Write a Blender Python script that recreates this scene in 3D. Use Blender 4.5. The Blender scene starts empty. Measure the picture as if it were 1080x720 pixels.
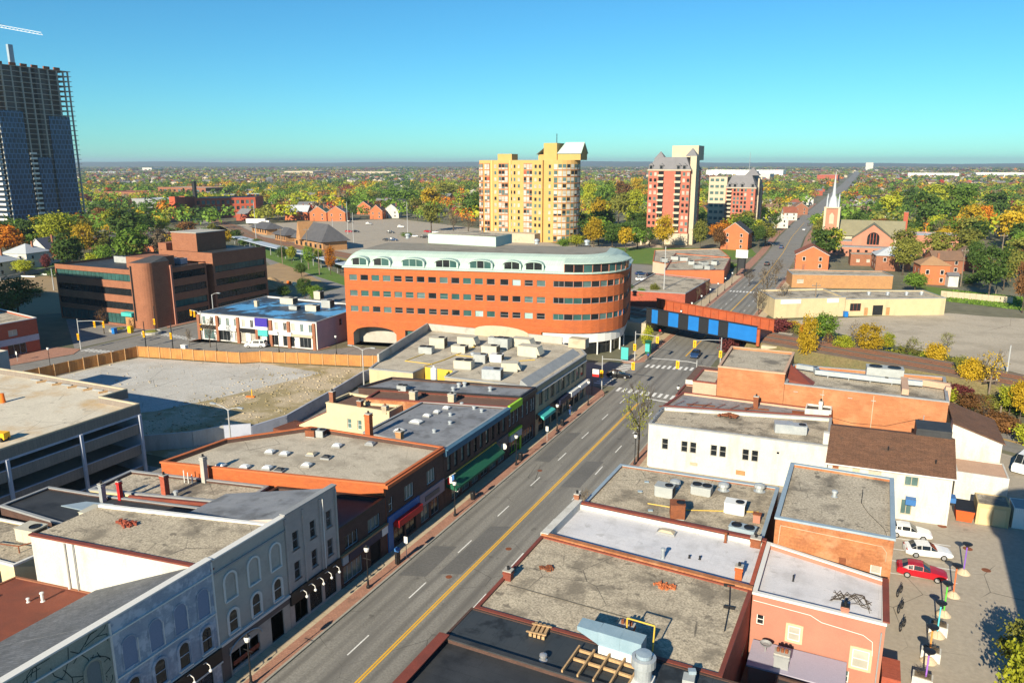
import bpy, math, random
import numpy as np
from math import sin, cos, pi, radians, hypot, atan2
from mathutils import Vector
R = random.Random(7)
SC = bpy.context.scene
COL = SC.collection
# ---------------------------------------------------------------- camera (world: x across the main street, y along it)
F, H, Y0, VX = 800.0, 42.0, 173.0, 927.0
PITCH = math.atan((360 - Y0) / F)
CP, SP = cos(PITCH), sin(PITCH)
YAW = math.atan((VX - 540) / (F / CP))
SA, CA = sin(YAW), cos(YAW)
def G(px, py, z=0.0):
 """photo pixel (1080 x 720) -> the point seen there on the level z"""
 dx = px - 540; v = py - 360
 dy = F * CP - v * SP; dz = -(v * CP + F * SP)
 k = (z - H) / dz
 X, Y = dx * k, dy * k
 return (X * CA - Y * SA, X * SA + Y * CA, z)
def PX(x, y, z):
 X = x * CA + y * SA; Y = -x * SA + y * CA; d = z - H
 zc = Y * CP - d * SP; yc = -(Y * SP + d * CP)
 return 540 + F * X / zc, 360 + F * yc / zc
cam = bpy.data.cameras.new('camera'); cob = bpy.data.objects.new('camera', cam); COL.objects.link(cob)
cob.location = (0, 0, H); cob.rotation_euler = (pi / 2 - PITCH, 0, YAW)
cam.sensor_width = 36; cam.lens = 36 * F / 1080; cam.clip_end = 60000; cam.clip_start = 0.5
SC.camera = cob
# ---------------------------------------------------------------- light
W = bpy.data.worlds.new('World'); SC.world = W; W.use_nodes = True
nt = W.node_tree; bg = nt.nodes['Background']
sky = nt.nodes.new('ShaderNodeTexSky'); sky.sky_type = 'NISHITA'; sky.sun_disc = False
ELEV, SAZ = radians(25), radians(1.8)          # the light travels towards +y, a little +x
sky.sun_elevation = ELEV; sky.sun_rotation = pi + SAZ
sky.air_density = 1.0; sky.dust_density = 0.0; sky.ozone_density = 3.0; sky.altitude = 200
hs_ = nt.nodes.new('ShaderNodeHueSaturation'); hs_.inputs['Saturation'].default_value = 1.08; nt.links.new(sky.outputs[0], hs_.inputs['Color'])
tn = nt.nodes.new('ShaderNodeMix'); tn.data_type = 'RGBA'; tn.blend_type = 'MULTIPLY'; tn.inputs[0].default_value = 1; tn.inputs[7].default_value = (.40, .955, 1.13, 1)
nt.links.new(hs_.outputs[0], tn.inputs[6]); nt.links.new(tn.outputs[2], bg.inputs[0]); bg.inputs[1].default_value = 0.06
sl = bpy.data.lights.new('sun', 'SUN'); sl.energy = 5.0; sl.angle = radians(0.5); sl.color = (1, 0.885, 0.67)
so = bpy.data.objects.new('sun', sl); COL.objects.link(so)
so.rotation_euler = Vector((sin(SAZ) * cos(ELEV), cos(SAZ) * cos(ELEV), -sin(ELEV))).to_track_quat('-Z', 'Y').to_euler()
SC.view_settings.view_transform = 'Standard'; SC.view_settings.look = 'None'; SC.view_settings.gamma = 1
SC.view_settings.exposure = 0.92
# ---------------------------------------------------------------- materials
MATS = {}
def _n(t, k, **kw):
 n = t.nodes.new(k)
 for a, b in kw.items():
  setattr(n, a, b)
 return n
def mix(t, a, b, fac, mode='MIX'):
 m = _n(t, 'ShaderNodeMix', data_type='RGBA', blend_type=mode)
 for s, v in ((0, fac), (6, a), (7, b)):
  if hasattr(v, 'is_output'): t.links.new(v, m.inputs[s])
  elif s == 0: m.inputs[0].default_value = v
  else: m.inputs[s].default_value = (*v[:3], 1)
 return m.outputs[2]
def noise(t, co, sc, det=4, rough=.6, lo=.3, hi=.7, stretch=None):
 if stretch:
  mp = _n(t, 'ShaderNodeMapping'); t.links.new(co, mp.inputs[0]); mp.inputs[3].default_value = stretch; co = mp.outputs[0]
 n = _n(t, 'ShaderNodeTexNoise'); n.inputs['Scale'].default_value = sc; n.inputs['Detail'].default_value = det
 n.inputs['Roughness'].default_value = rough; t.links.new(co, n.inputs['Vector'])
 r = _n(t, 'ShaderNodeMapRange'); r.inputs[1].default_value = lo; r.inputs[2].default_value = hi
 t.links.new(n.outputs[0], r.inputs[0]); return r.outputs[0]
def mat(name, col, col2=None, sc=1.0, rough=.85, stain=None, stsc=.25, stlo=.55, sthi=.7, stamt=.7, fine=.12, fsc=9.0,
  brick=None, metal=0.0, spec=.3, bump=.0, space='pos', stretch=None, ststretch=None, crack=None, spots=None, seam=None, tracks=None):
 if name in MATS: return MATS[name]
 m = bpy.data.materials.new(name); m.use_nodes = True; t = m.node_tree
 b = t.nodes['Principled BSDF']
 if space == 'uv': co = _n(t, 'ShaderNodeTexCoord').outputs['UV']
 elif space == 'obj': co = _n(t, 'ShaderNodeTexCoord').outputs['Object']
 else: co = _n(t, 'ShaderNodeNewGeometry').outputs['Position']
 c = (*col, 1)
 if col2: c = mix(t, col, col2, noise(t, co, sc, stretch=stretch))
 if fine:
  f = noise(t, co, fsc, 2, .7, .25, .75)
  c = mix(t, c, mix(t, (1 - fine * 2,) * 3, (1 + fine * 1.2,) * 3, f), 1.0, 'MULTIPLY')
 if brick:
  uv = _n(t, 'ShaderNodeTexCoord').outputs['UV']
  bt = _n(t, 'ShaderNodeTexBrick'); t.links.new(uv, bt.inputs['Vector'])
  bt.inputs['Scale'].default_value = 1; bt.inputs['Brick Width'].default_value = brick[0]; bt.inputs['Row Height'].default_value = brick[1]
  bt.inputs['Mortar Size'].default_value = brick[2]; bt.inputs['Color1'].default_value = (1, 1, 1, 1); bt.inputs['Color2'].default_value = (brick[3],) * 3 + (1,)
  bt.inputs['Mortar'].default_value = (brick[4],) * 3 + (1,)
  c = mix(t, c, bt.outputs[0], 1.0, 'MULTIPLY')
 if seam:   # membrane seams: dark thin lines every seam[0] metres along the sheet
  uv = _n(t, 'ShaderNodeTexCoord').outputs['UV']
  bt = _n(t, 'ShaderNodeTexBrick'); t.links.new(uv, bt.inputs['Vector'])
  bt.inputs['Scale'].default_value = 1; bt.inputs['Brick Width'].default_value = seam[1]; bt.inputs['Row Height'].default_value = seam[0]
  bt.inputs['Mortar Size'].default_value = seam[2]; bt.inputs['Color1'].default_value = (1, 1, 1, 1); bt.inputs['Color2'].default_value = (.94,) * 3 + (1,)
  bt.inputs['Mortar'].default_value = (seam[3],) * 3 + (1,)
  c = mix(t, c, bt.outputs[0], 1.0, 'MULTIPLY')
 if stain:
  s = noise(t, co, stsc, 5, .62, stlo, sthi, ststretch)
  mm = _n(t, 'ShaderNodeMath', operation='MULTIPLY'); t.links.new(s, mm.inputs[0]); mm.inputs[1].default_value = stamt
  c = mix(t, c, stain, mm.outputs[0])
 if spots:   # (scale, threshold, colour, amount): small dark blots
  s = noise(t, co, spots[0], 3, .55, spots[1], spots[1]+.07); mm = _n(t, 'ShaderNodeMath', operation='MULTIPLY'); t.links.new(s, mm.inputs[0]); mm.inputs[1].default_value = spots[3]
  c = mix(t, c, spots[2], mm.outputs[0])
 if tracks:   # tyre-worn bands along the street: (period across, amount)
  sx = _n(t, 'ShaderNodeSeparateXYZ'); t.links.new(co, sx.inputs[0]); m1 = _n(t, 'ShaderNodeMath', operation='MULTIPLY_ADD'); t.links.new(sx.outputs[0], m1.inputs[0]); m1.inputs[1].default_value = 2*pi/tracks[0]; m1.inputs[2].default_value = 1.1
  m2 = _n(t, 'ShaderNodeMath', operation='SINE'); t.links.new(m1.outputs[0], m2.inputs[0]); m3 = _n(t, 'ShaderNodeMapRange'); m3.inputs[1].default_value = 0; m3.inputs[4].default_value = tracks[1]; t.links.new(m2.outputs[0], m3.inputs[0])
  m4 = _n(t, 'ShaderNodeMath', operation='MULTIPLY'); t.links.new(m3.outputs[0], m4.inputs[0]); t.links.new(noise(t, co, .3, 3, .6, .3, .6, (1, .1, 1)), m4.inputs[1])
  c = mix(t, c, (.095, .09, .085), m4.outputs[0])
 if crack:   # (scale, width, darkness): thin broken lines
  wn = _n(t, 'ShaderNodeTexNoise'); wn.inputs['Scale'].default_value = crack[0]*3; t.links.new(co, wn.inputs['Vector'])
  va = _n(t, 'ShaderNodeMix', data_type='VECTOR'); va.inputs[0].default_value = .22/crack[0]/10 if crack[0] > 1 else .04; t.links.new(co, va.inputs[4]); t.links.new(wn.outputs['Color'], va.inputs[5])
  vo = _n(t, 'ShaderNodeTexVoronoi', feature='DISTANCE_TO_EDGE'); vo.inputs['Scale'].default_value = crack[0]; t.links.new(va.outputs[1], vo.inputs['Vector'])
  lt = _n(t, 'ShaderNodeMath', operation='LESS_THAN'); t.links.new(vo.outputs['Distance'], lt.inputs[0]); lt.inputs[1].default_value = crack[1]*crack[0]*.55
  g2 = _n(t, 'ShaderNodeMath', operation='MULTIPLY'); t.links.new(lt.outputs[0], g2.inputs[0]); t.links.new(noise(t, co, crack[0]*.8, 2, .5, .45, .6), g2.inputs[1])
  g3 = _n(t, 'ShaderNodeMath', operation='MULTIPLY'); t.links.new(g2.outputs[0], g3.inputs[0]); g3.inputs[1].default_value = crack[2]
  c = mix(t, c, (.03, .028, .025), g3.outputs[0])
 if hasattr(c, 'is_output'): t.links.new(c, b.inputs['Base Color'])
 else: b.inputs['Base Color'].default_value = c
 b.inputs['Roughness'].default_value = rough; b.inputs['Metallic'].default_value = metal
 b.inputs['Specular IOR Level'].default_value = spec
 if bump:
  bp = _n(t, 'ShaderNodeBump'); bp.inputs['Strength'].default_value = bump; bp.inputs['Distance'].default_value = .05
  t.links.new(noise(t, co, fsc * .7, 3, .7, 0, 1), bp.inputs['Height']); t.links.new(bp.outputs[0], b.inputs['Normal'])
 MATS[name] = m; return m
def glass(name, col, rough=.06, spec=.5):
 return mat(name, col, tuple(k * .55 for k in col), sc=.35, rough=rough, spec=spec, fine=0)
def leaf(name, col, col2):
 m = bpy.data.materials.new(name); m.use_nodes = True; t = m.node_tree
 b = t.nodes['Principled BSDF']; out = t.nodes['Material Output']
 g = _n(t, 'ShaderNodeNewGeometry'); oi = _n(t, 'ShaderNodeObjectInfo')
 f = noise(t, g.outputs['Position'], .55, 3, .6, .3, .7)
 ri = _n(t, 'ShaderNodeMath', operation='MULTIPLY'); t.links.new(g.outputs['Random Per Island'], ri.inputs[0]); ri.inputs[1].default_value = .4
 ad = _n(t, 'ShaderNodeMath', operation='ADD', use_clamp=True); t.links.new(ri.outputs[0], ad.inputs[0])
 mu = _n(t, 'ShaderNodeMath', operation='MULTIPLY'); t.links.new(f, mu.inputs[0]); mu.inputs[1].default_value = .6; t.links.new(mu.outputs[0], ad.inputs[1])
 c = mix(t, col, col2, ad.outputs[0])
 hv = _n(t, 'ShaderNodeHueSaturation')
 mr = _n(t, 'ShaderNodeMapRange'); mr.inputs[3].default_value = .72; mr.inputs[4].default_value = 1.25; t.links.new(oi.outputs['Random'], mr.inputs[0])
 t.links.new(mr.outputs[0], hv.inputs['Value']); t.links.new(c, hv.inputs['Color'])
 t.links.new(hv.outputs[0], b.inputs['Base Color']); b.inputs['Roughness'].default_value = .65; b.inputs['Specular IOR Level'].default_value = .2
 tr = _n(t, 'ShaderNodeBsdfTranslucent'); t.links.new(hv.outputs[0], tr.inputs[0])
 ms = _n(t, 'ShaderNodeMixShader'); ms.inputs[0].default_value = .28
 t.links.new(b.outputs[0], ms.inputs[1]); t.links.new(tr.outputs[0], ms.inputs[2]); t.links.new(ms.outputs[0], out.inputs[0])
 MATS[name] = m; return m
BK = (.5, .16, .012, .8, .82)
M_roofgravel = mat('roof_gravel', (.40, .345, .265), (.50, .44, .345), .35, stain=(.12, .105, .085), stsc=.22, stlo=.5, sthi=.62, stamt=.8, fine=.3, fsc=5, bump=.3, spots=(.9, .62, (.09, .08, .065), .75), crack=(.28, .05, .6))
M_roofgravel2 = mat('roof_gravel_warm', (.50, .43, .32), (.40, .34, .255), .5, stain=(.17, .145, .11), stsc=.28, stlo=.5, sthi=.62, stamt=.8, fine=.3, fsc=6, bump=.3, spots=(1.1, .62, (.13, .11, .085), .75), crack=(.22, .06, .6))
M_roofpale = mat('roof_gravel_pale', (.54, .48, .385), (.45, .40, .32), .4, stain=(.27, .235, .185), stsc=.25, stlo=.48, sthi=.62, stamt=.7, fine=.24, fsc=7, bump=.2, spots=(1.2, .64, (.2, .17, .13), .6), crack=(.2, .05, .5))
M_roofdark = mat('roof_bitumen', (.028, .03, .034), (.05, .053, .058), .4, rough=.6, stain=(.012, .013, .015), stsc=.35, stamt=.8, fine=.1, seam=(1.0, 9, .012, .5))
M_roofgrey = mat('roof_grey_membrane', (.19, .20, .225), (.25, .26, .28), .3, rough=.7, stain=(.11, .112, .118), stsc=.4, stlo=.48, sthi=.62, stamt=.75, spots=(.9, .63, (.08, .08, .085), .6), fine=.1, seam=(1.2, 12, .014, .65))
M_roofwhite = mat('roof_white_membrane', (.55, .55, .58), (.65, .64, .66), .3, rough=.6, stain=(.36, .355, .36), stsc=.45, stlo=.5, sthi=.7, stamt=.6, spots=(.8, .64, (.3, .29, .28), .5), fine=.06, seam=(1.9, 7, .014, .75))
M_roofbrown = mat('roof_brown', (.13, .075, .055), (.17, .10, .075), .4, stain=(.06, .04, .035), stsc=.4, fine=.12)
M_redroof = mat('roof_red_brown', (.22, .065, .038), (.17, .052, .033), .5, stain=(.09, .04, .03), stsc=.3, stlo=.5, stamt=.6, fine=.1)
M_shingle = mat('shingle_grey', (.13, .14, .155), (.19, .20, .22), .6, stain=(.09, .095, .1), fine=.2, fsc=6, brick=(.9, .3, .03, .75, .6))
M_shinglebrown = mat('shingle_brown', (.22, .11, .065), (.15, .08, .05), .7, stain=(.06, .045, .035), stsc=.4, stlo=.6, stamt=.6, fine=.2, fsc=6, brick=(.9, .25, .03, .75, .65))
M_roofblue = mat('roof_blue_membrane', (.035, .05, .075), (.05, .065, .09), .3, stain=(.10, .33, .62), stsc=.13, stlo=.48, sthi=.56, stamt=.95, rough=.5, fine=.06)
M_concrete = mat('concrete', (.36, .345, .31), (.43, .41, .37), .5, stain=(.23, .21, .18), stsc=.3, fine=.08)
M_concwarm = mat('concrete_warm', (.47, .40, .29), (.40, .34, .25), .4, stain=(.27, .22, .15), stsc=.35, fine=.06)
M_garagedeck = mat('garage_deck', (.64, .58, .47), (.52, .47, .38), .22, crack=(.12, .05, .7), spots=(.7, .62, (.33, .29, .23), .6), stain=(.50, .30, .10), stsc=.11, stlo=.52, sthi=.68, stamt=.65, fine=.08, fsc=3)
M_white = mat('white_paint', (.57, .56, .52), (.50, .49, .455), .5, stain=(.33, .30, .25), stsc=.7, stlo=.5, sthi=.75, stamt=.6, fine=.1, ststretch=(1, 1, .22))
M_whitetrim = mat('white_trim', (.64, .63, .60), rough=.6, fine=.04)
M_cream = mat('cream_render', (.60, .50, .31), (.54, .45, .28), .6, stain=(.45, .36, .22), stsc=.5, stlo=.6, stamt=.4, fine=.04)
M_yellowwall = mat('pale_yellow_wall', (.55, .45, .27), (.48, .39, .24), .5, stain=(.36, .29, .19), stsc=.5, stlo=.52, stamt=.6, fine=.08, ststretch=(1, 1, .25))
M_tanwall = mat('orange_tan_wall', (.46, .25, .11), (.40, .21, .095), .6, stain=(.30, .17, .09), stsc=.4, stlo=.52, stamt=.6, fine=.08, brick=BK)
M_orangebrick = mat('orange_brick', (.50, .13, .038), (.44, .112, .036), .4, stain=(.30, .085, .035), stsc=.25, stlo=.52, stamt=.6, fine=.1, brick=(.5, .16, .012, .8, .82), stretch=(1, 1, 3))
M_orangebrick2 = mat('worn_orange_brick', (.46, .19, .08), (.33, .125, .055), .8, stain=(.50, .30, .17), stsc=.6, stlo=.52, stamt=.5, fine=.14, fsc=5, brick=BK)
M_brownbrick = mat('brown_brick', (.32, .135, .075), (.27, .11, .062), .5, fine=.08, brick=BK)
M_darkbrick = mat('dark_brick', (.11, .06, .047), (.08, .046, .037), .8, fine=.15, brick=BK)
M_redbrick = mat('red_brick', (.42, .10, .055), (.35, .085, .05), .6, fine=.1, brick=BK)
M_pinkbrick = mat('pink_red_brick', (.47, .15, .10), (.42, .125, .085), .4, fine=.06, brick=BK)
M_salmon = mat('salmon_render', (.40, .18, .125), (.35, .155, .11), .5, stain=(.36, .15, .11), stsc=.5, stlo=.58, stamt=.4, fine=.04)
M_peach = mat('peach_block', (.55, .36, .25), (.48, .31, .22), .6, fine=.05, brick=(.8, .4, .02, .92, .85))
M_towerbrick = mat('yellow_brick', (.52, .32, .11), (.47, .29, .10), .3, fine=.05)
M_beige = mat('beige_concrete', (.42, .345, .22), (.36, .30, .2), .5, fine=.08, brick=(1.2, .6, .02, .9, .8))
M_bluepaint = mat('blue_painted_brick', (.37, .42, .49), (.28, .325, .41), .9, stain=(.55, .58, .64), stsc=.8, stlo=.5, sthi=.58, stamt=.75, fine=.06, brick=(.5, .16, .012, .93, .9))
M_greenpaint = mat('green_grey_painted_brick', (.33, .35, .29), (.27, .29, .245), .8, fine=.08, brick=(.5, .16, .012, .93, .9))
M_greypaint = mat('grey_painted_brick', (.47, .44, .39), (.40, .375, .335), .5, stain=(.25, .235, .215), stsc=.5, stlo=.55, stamt=.5, fine=.06, brick=(.5, .16, .012, .93, .9))
M_mauvepaint = mat('mauve_grey_painted_brick', (.47, .41, .375), (.40, .35, .32), .6, fine=.06, brick=(.5, .16, .012, .93, .9))
M_shopdark = mat('dark_shopfront', (.018, .018, .02), rough=.4, fine=.05)
M_brownpaint = mat('brown_grey_render', (.15, .125, .115), (.12, .10, .095), .5, fine=.05)
M_green = mat('copper_green_metal', (.42, .53, .475), (.36, .465, .42), .3, rough=.55, fine=.03, seam=(50, .55, .03, .78))
M_greenplain = mat('copper_green_panel', (.40, .52, .465), (.36, .465, .42), .3, rough=.55, fine=.03)
M_galv = mat('galvanised_metal', (.36, .40, .43), (.47, .50, .52), 1.2, rough=.45, metal=.35, spec=.5, stain=(.25, .2, .17), stsc=.9, stlo=.62, stamt=.5, fine=.06)
M_acbeige = mat('beige_sheet_metal', (.44, .41, .33), (.50, .47, .38), 1.1, rough=.5, stain=(.35, .29, .2), stsc=1.0, stlo=.6, stamt=.4, fine=.04)
M_acgrey = mat('grey_sheet_metal', (.30, .32, .32), (.37, .39, .39), 1.0, rough=.5, fine=.05)
M_black = mat('black_metal', (.015, .015, .017), rough=.45, fine=0)
M_dark = mat('dark_opening', (.008, .008, .009), rough=.9, fine=0)
M_rust = mat('rusty_metal', (.26, .085, .035), (.17, .06, .03), 1.2, rough=.8, fine=.15)
M_flash = mat('blue_grey_flashing', (.27, .35, .42), (.34, .42, .48), .8, rough=.5, metal=.2, fine=.05)
M_flashred = mat('red_brown_flashing', (.22, .055, .035), (.16, .045, .03), .8, rough=.6, fine=.1)
M_flashgrey = mat('grey_flashing', (.30, .31, .32), (.24, .25, .26), .8, rough=.6, fine=.06)
M_pipeyellow = mat('yellow_gas_pipe', (.62, .42, .05), (.5, .34, .06), 1.0, rough=.5, fine=.05)
M_wood = mat('raw_timber', (.50, .33, .17), (.42, .26, .13), 2, fine=.12)
M_fencewood = mat('cedar_fence', (.55, .27, .085), (.45, .2, .065), .5, stain=(.30, .14, .06), stsc=.6, stlo=.55, stamt=.6, fine=.12, brick=(.16, 40, .014, .8, .35))
M_glassdark = glass('dark_glass', (.018, .022, .026))
M_glassteal = glass('teal_glass', (.045, .12, .115))
M_glasspale = glass('pale_blind_glass', (.36, .52, .50), .25, .4)
M_glassmid = glass('grey_green_glass', (.10, .17, .17), .12)
M_glassblind = glass('window_with_blind', (.46, .44, .38), .3, .4)
M_glassblue = glass('blue_tower_glass', (.022, .05, .10), .1)
M_asphalt = mat('asphalt', (.19, .183, .168), (.26, .25, .228), .45, rough=.85, stain=(.145, .14, .132), stsc=.5, stlo=.5, sthi=.62, stamt=.7, fine=.16, fsc=5, spots=(.6, .66, (.06, .058, .056), .6), crack=(.16, .035, .8), tracks=(1.72, .55), stretch=(1, .12, 1), ststretch=(1, .06, 1))
M_asphalt2 = mat('worn_asphalt', (.20, .19, .178), (.24, .228, .21), .15, rough=.9, crack=(.16, .05, .7), spots=(.5, .64, (.1, .096, .09), .6), stain=(.13, .126, .12), stsc=.2, stlo=.55, stamt=.6, fine=.1, fsc=3)
M_lotconc = mat('lot_tan_asphalt', (.34, .295, .235), (.40, .35, .285), .12, rough=.9, crack=(.13, .06, .75), spots=(.5, .66, (.2, .175, .14), .6), stain=(.26, .225, .18), stsc=.12, stlo=.5, stamt=.6, fine=.08, fsc=2)
M_emptylot = mat('empty_lot_concrete', (.54, .53, .50), (.45, .435, .40), .14, stain=(.38, .36, .32), stsc=.12, stlo=.52, sthi=.6, stamt=.6, fine=.2, fsc=4, crack=(.18, .07, .7), spots=(.45, .6, (.62, .6, .56), .3))
M_emptydirt = mat('empty_lot_dirt', (.54, .445, .31), (.44, .37, .26), .16, stain=(.27, .22, .11), stsc=.12, stlo=.44, sthi=.56, stamt=.9, fine=.24, fsc=4, spots=(.5, .6, (.62, .54, .4), .45))
M_paving = mat('sidewalk_concrete', (.46, .37, .25), (.53, .435, .31), .5, stain=(.22, .17, .12), stsc=.5, stlo=.58, stamt=.5, fine=.08, seam=(1.5, 1.5, .03, .65))
M_pavered = mat('sidewalk_red_pavers', (.45, .235, .165), (.39, .205, .145), .9, stain=(.18, .11, .085), stsc=.6, fine=.12, brick=(.4, .2, .02, .85, .7))
M_kerb = mat('kerb_concrete', (.38, .36, .31), (.30, .28, .24), .7, fine=.1)
M_linewhite = mat('road_paint_white', (.80, .80, .78), (.62, .62, .60), 1.4, fine=.1)
M_patch = mat('asphalt_patch', (.118, .116, .113), (.15, .147, .142), .2, rough=.85, fine=.12, fsc=4)
M_longbrick = mat('tan_orange_brick', (.47, .19, .085), (.40, .155, .068), .35, stain=(.52, .27, .14), stsc=.3, stlo=.5, sthi=.75, stamt=.6, fine=.12, brick=(.5, .16, .012, .82, .85), stretch=(1, 1, 3))
M_lineyellow = mat('road_paint_yellow', (.78, .44, .03), (.7, .38, .03), 1.0, fine=.1)
M_grass = mat('grass', (.085, .17, .025), (.13, .20, .035), .3, stain=(.2, .17, .07), stsc=.2, stlo=.58, stamt=.5, fine=.2, fsc=3)
M_scrub = mat('dry_scrub', (.20, .15, .07), (.13, .12, .05), .3, stain=(.10, .13, .03), stsc=.25, fine=.2, fsc=3)
M_ballast = mat('railway_ballast', (.24, .165, .11), (.18, .13, .095), .5, fine=.2, fsc=4)
M_farground = mat('far_ground', (.15, .145, .085), (.22, .195, .14), .02, stain=(.06, .075, .035), stsc=.008, stlo=.42, sthi=.6, stamt=.8, fine=.15, fsc=.3)
M_hill = mat('far_hill', (.06, .075, .045), (.08, .085, .05), .002, fine=.1, fsc=.01)
M_bark = mat('bark', (.10, .075, .055), (.07, .055, .04), 2, fine=.2)
M_barkpale = mat('pale_bark', (.20, .16, .11), (.15, .12, .08), 2, fine=.2)
M_blue = mat('bright_blue_steel', (.012, .16, .50), (.010, .135, .43), .6, rough=.55, fine=.05)
M_blacksteel = mat('black_steel_panel', (.018, .02, .024), rough=.6, fine=.1)
M_rustred = mat('rust_red_steel', (.42, .095, .035), (.33, .075, .03), .5, stain=(.2, .06, .03), stsc=.6, fine=.1)
M_signalyellow = mat('signal_yellow', (.80, .42, .01), rough=.5, fine=.02)
M_teal = mat('teal_awning', (.06, .40, .38), rough=.7, fine=.05)
M_awngreen = mat('dark_green_awning', (.012, .10, .055), rough=.7, fine=.08)
M_red = mat('red_sign', (.50, .02, .02), rough=.5, fine=.05)
M_bluesign = mat('blue_sign', (.04, .14, .36), rough=.5, fine=.05)
M_navysign = mat('navy_sign', (.02, .025, .06), rough=.5, fine=.05)
M_purplesign = mat('deep_blue_sign', (.045, .03, .30), rough=.5, fine=.02)
M_lime = mat('lime_green_paint', (.30, .55, .03), rough=.6, fine=.06)
M_cornblue = mat('blue_painted_cornice', (.06, .14, .22), (.045, .11, .18), 1, fine=.08)
M_cornorange = mat('orange_cornice', (.50, .14, .05), (.42, .12, .045), 1, fine=.08)
M_orange = mat('safety_orange', (.75, .16, .02), fine=.03)
M_globe = mat('white_globe', (.68, .68, .66), rough=.3, fine=0)
M_tyre = mat('tyre_rubber', (.012, .012, .012), rough=.9, fine=0)
M_rim = mat('alloy_rim', (.45, .45, .46), metal=.6, rough=.35, fine=0)
M_lampw = mat('headlamp_lens', (.7, .72, .75), rough=.15, fine=0)
M_lampr = mat('tail_lamp_lens', (.35, .01, .01), rough=.2, fine=0)
M_carglass = mat('car_glass', (.012, .016, .02), rough=.12, spec=.4, fine=0)
M_steelpole = mat('galvanised_pole', (.40, .41, .42), rough=.5, metal=.2, fine=.05)
M_woodpole = mat('weathered_wood_pole', (.22, .17, .13), (.16, .13, .1), 2, fine=.1)
M_mauveconc = mat('blue_grey_painted_wall', (.40, .43, .52), (.34, .37, .46), .5, stain=(.25, .27, .33), stsc=.5, fine=.06)
M_lilacwall = mat('lilac_painted_brick', (.33, .30, .37), (.29, .265, .33), .5, fine=.06)
M_slate = mat('dark_slate_roof', (.055, .058, .066), (.075, .078, .085), .5, fine=.12, brick=(.6, .25, .02, .8, .7))
M_greymansard = mat('grey_mansard_slate', (.19, .185, .20), (.16, .158, .17), .4, fine=.08)
M_tanconc = mat('tan_concrete', (.50, .42, .31), (.45, .38, .28), .3, fine=.06)
M_skinA = mat('skin', (.45, .26, .18), fine=0)
M_cloth1 = mat('blue_cloth', (.03, .08, .25), fine=.05); M_cloth2 = mat('black_cloth', (.02, .02, .022), fine=.05)
LEAF = {
 'dark green': leaf('leaf_dark_green', (.042, .082, .016), (.09, .15, .026)),
 'green': leaf('leaf_green', (.09, .18, .022), (.19, .29, .035)),
 'olive': leaf('leaf_olive', (.14, .16, .03), (.25, .24, .042)),
 'yellow green': leaf('leaf_yellow_green', (.23, .28, .022), (.44, .43, .028)),
 'yellow': leaf('leaf_yellow', (.38, .26, .018), (.56, .38, .02)),
 'orange': leaf('leaf_orange', (.46, .15, .012), (.60, .24, .02)),
 'red': leaf('leaf_red', (.28, .022, .016), (.40, .06, .02)),
 'russet brown': leaf('leaf_russet', (.17, .08, .03), (.24, .12, .04)),
 'maroon': leaf('leaf_maroon', (.10, .025, .03), (.16, .04, .035)),
 'grey brown': leaf('leaf_grey_brown', (.16, .125, .085), (.21, .16, .10)),
}
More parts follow.
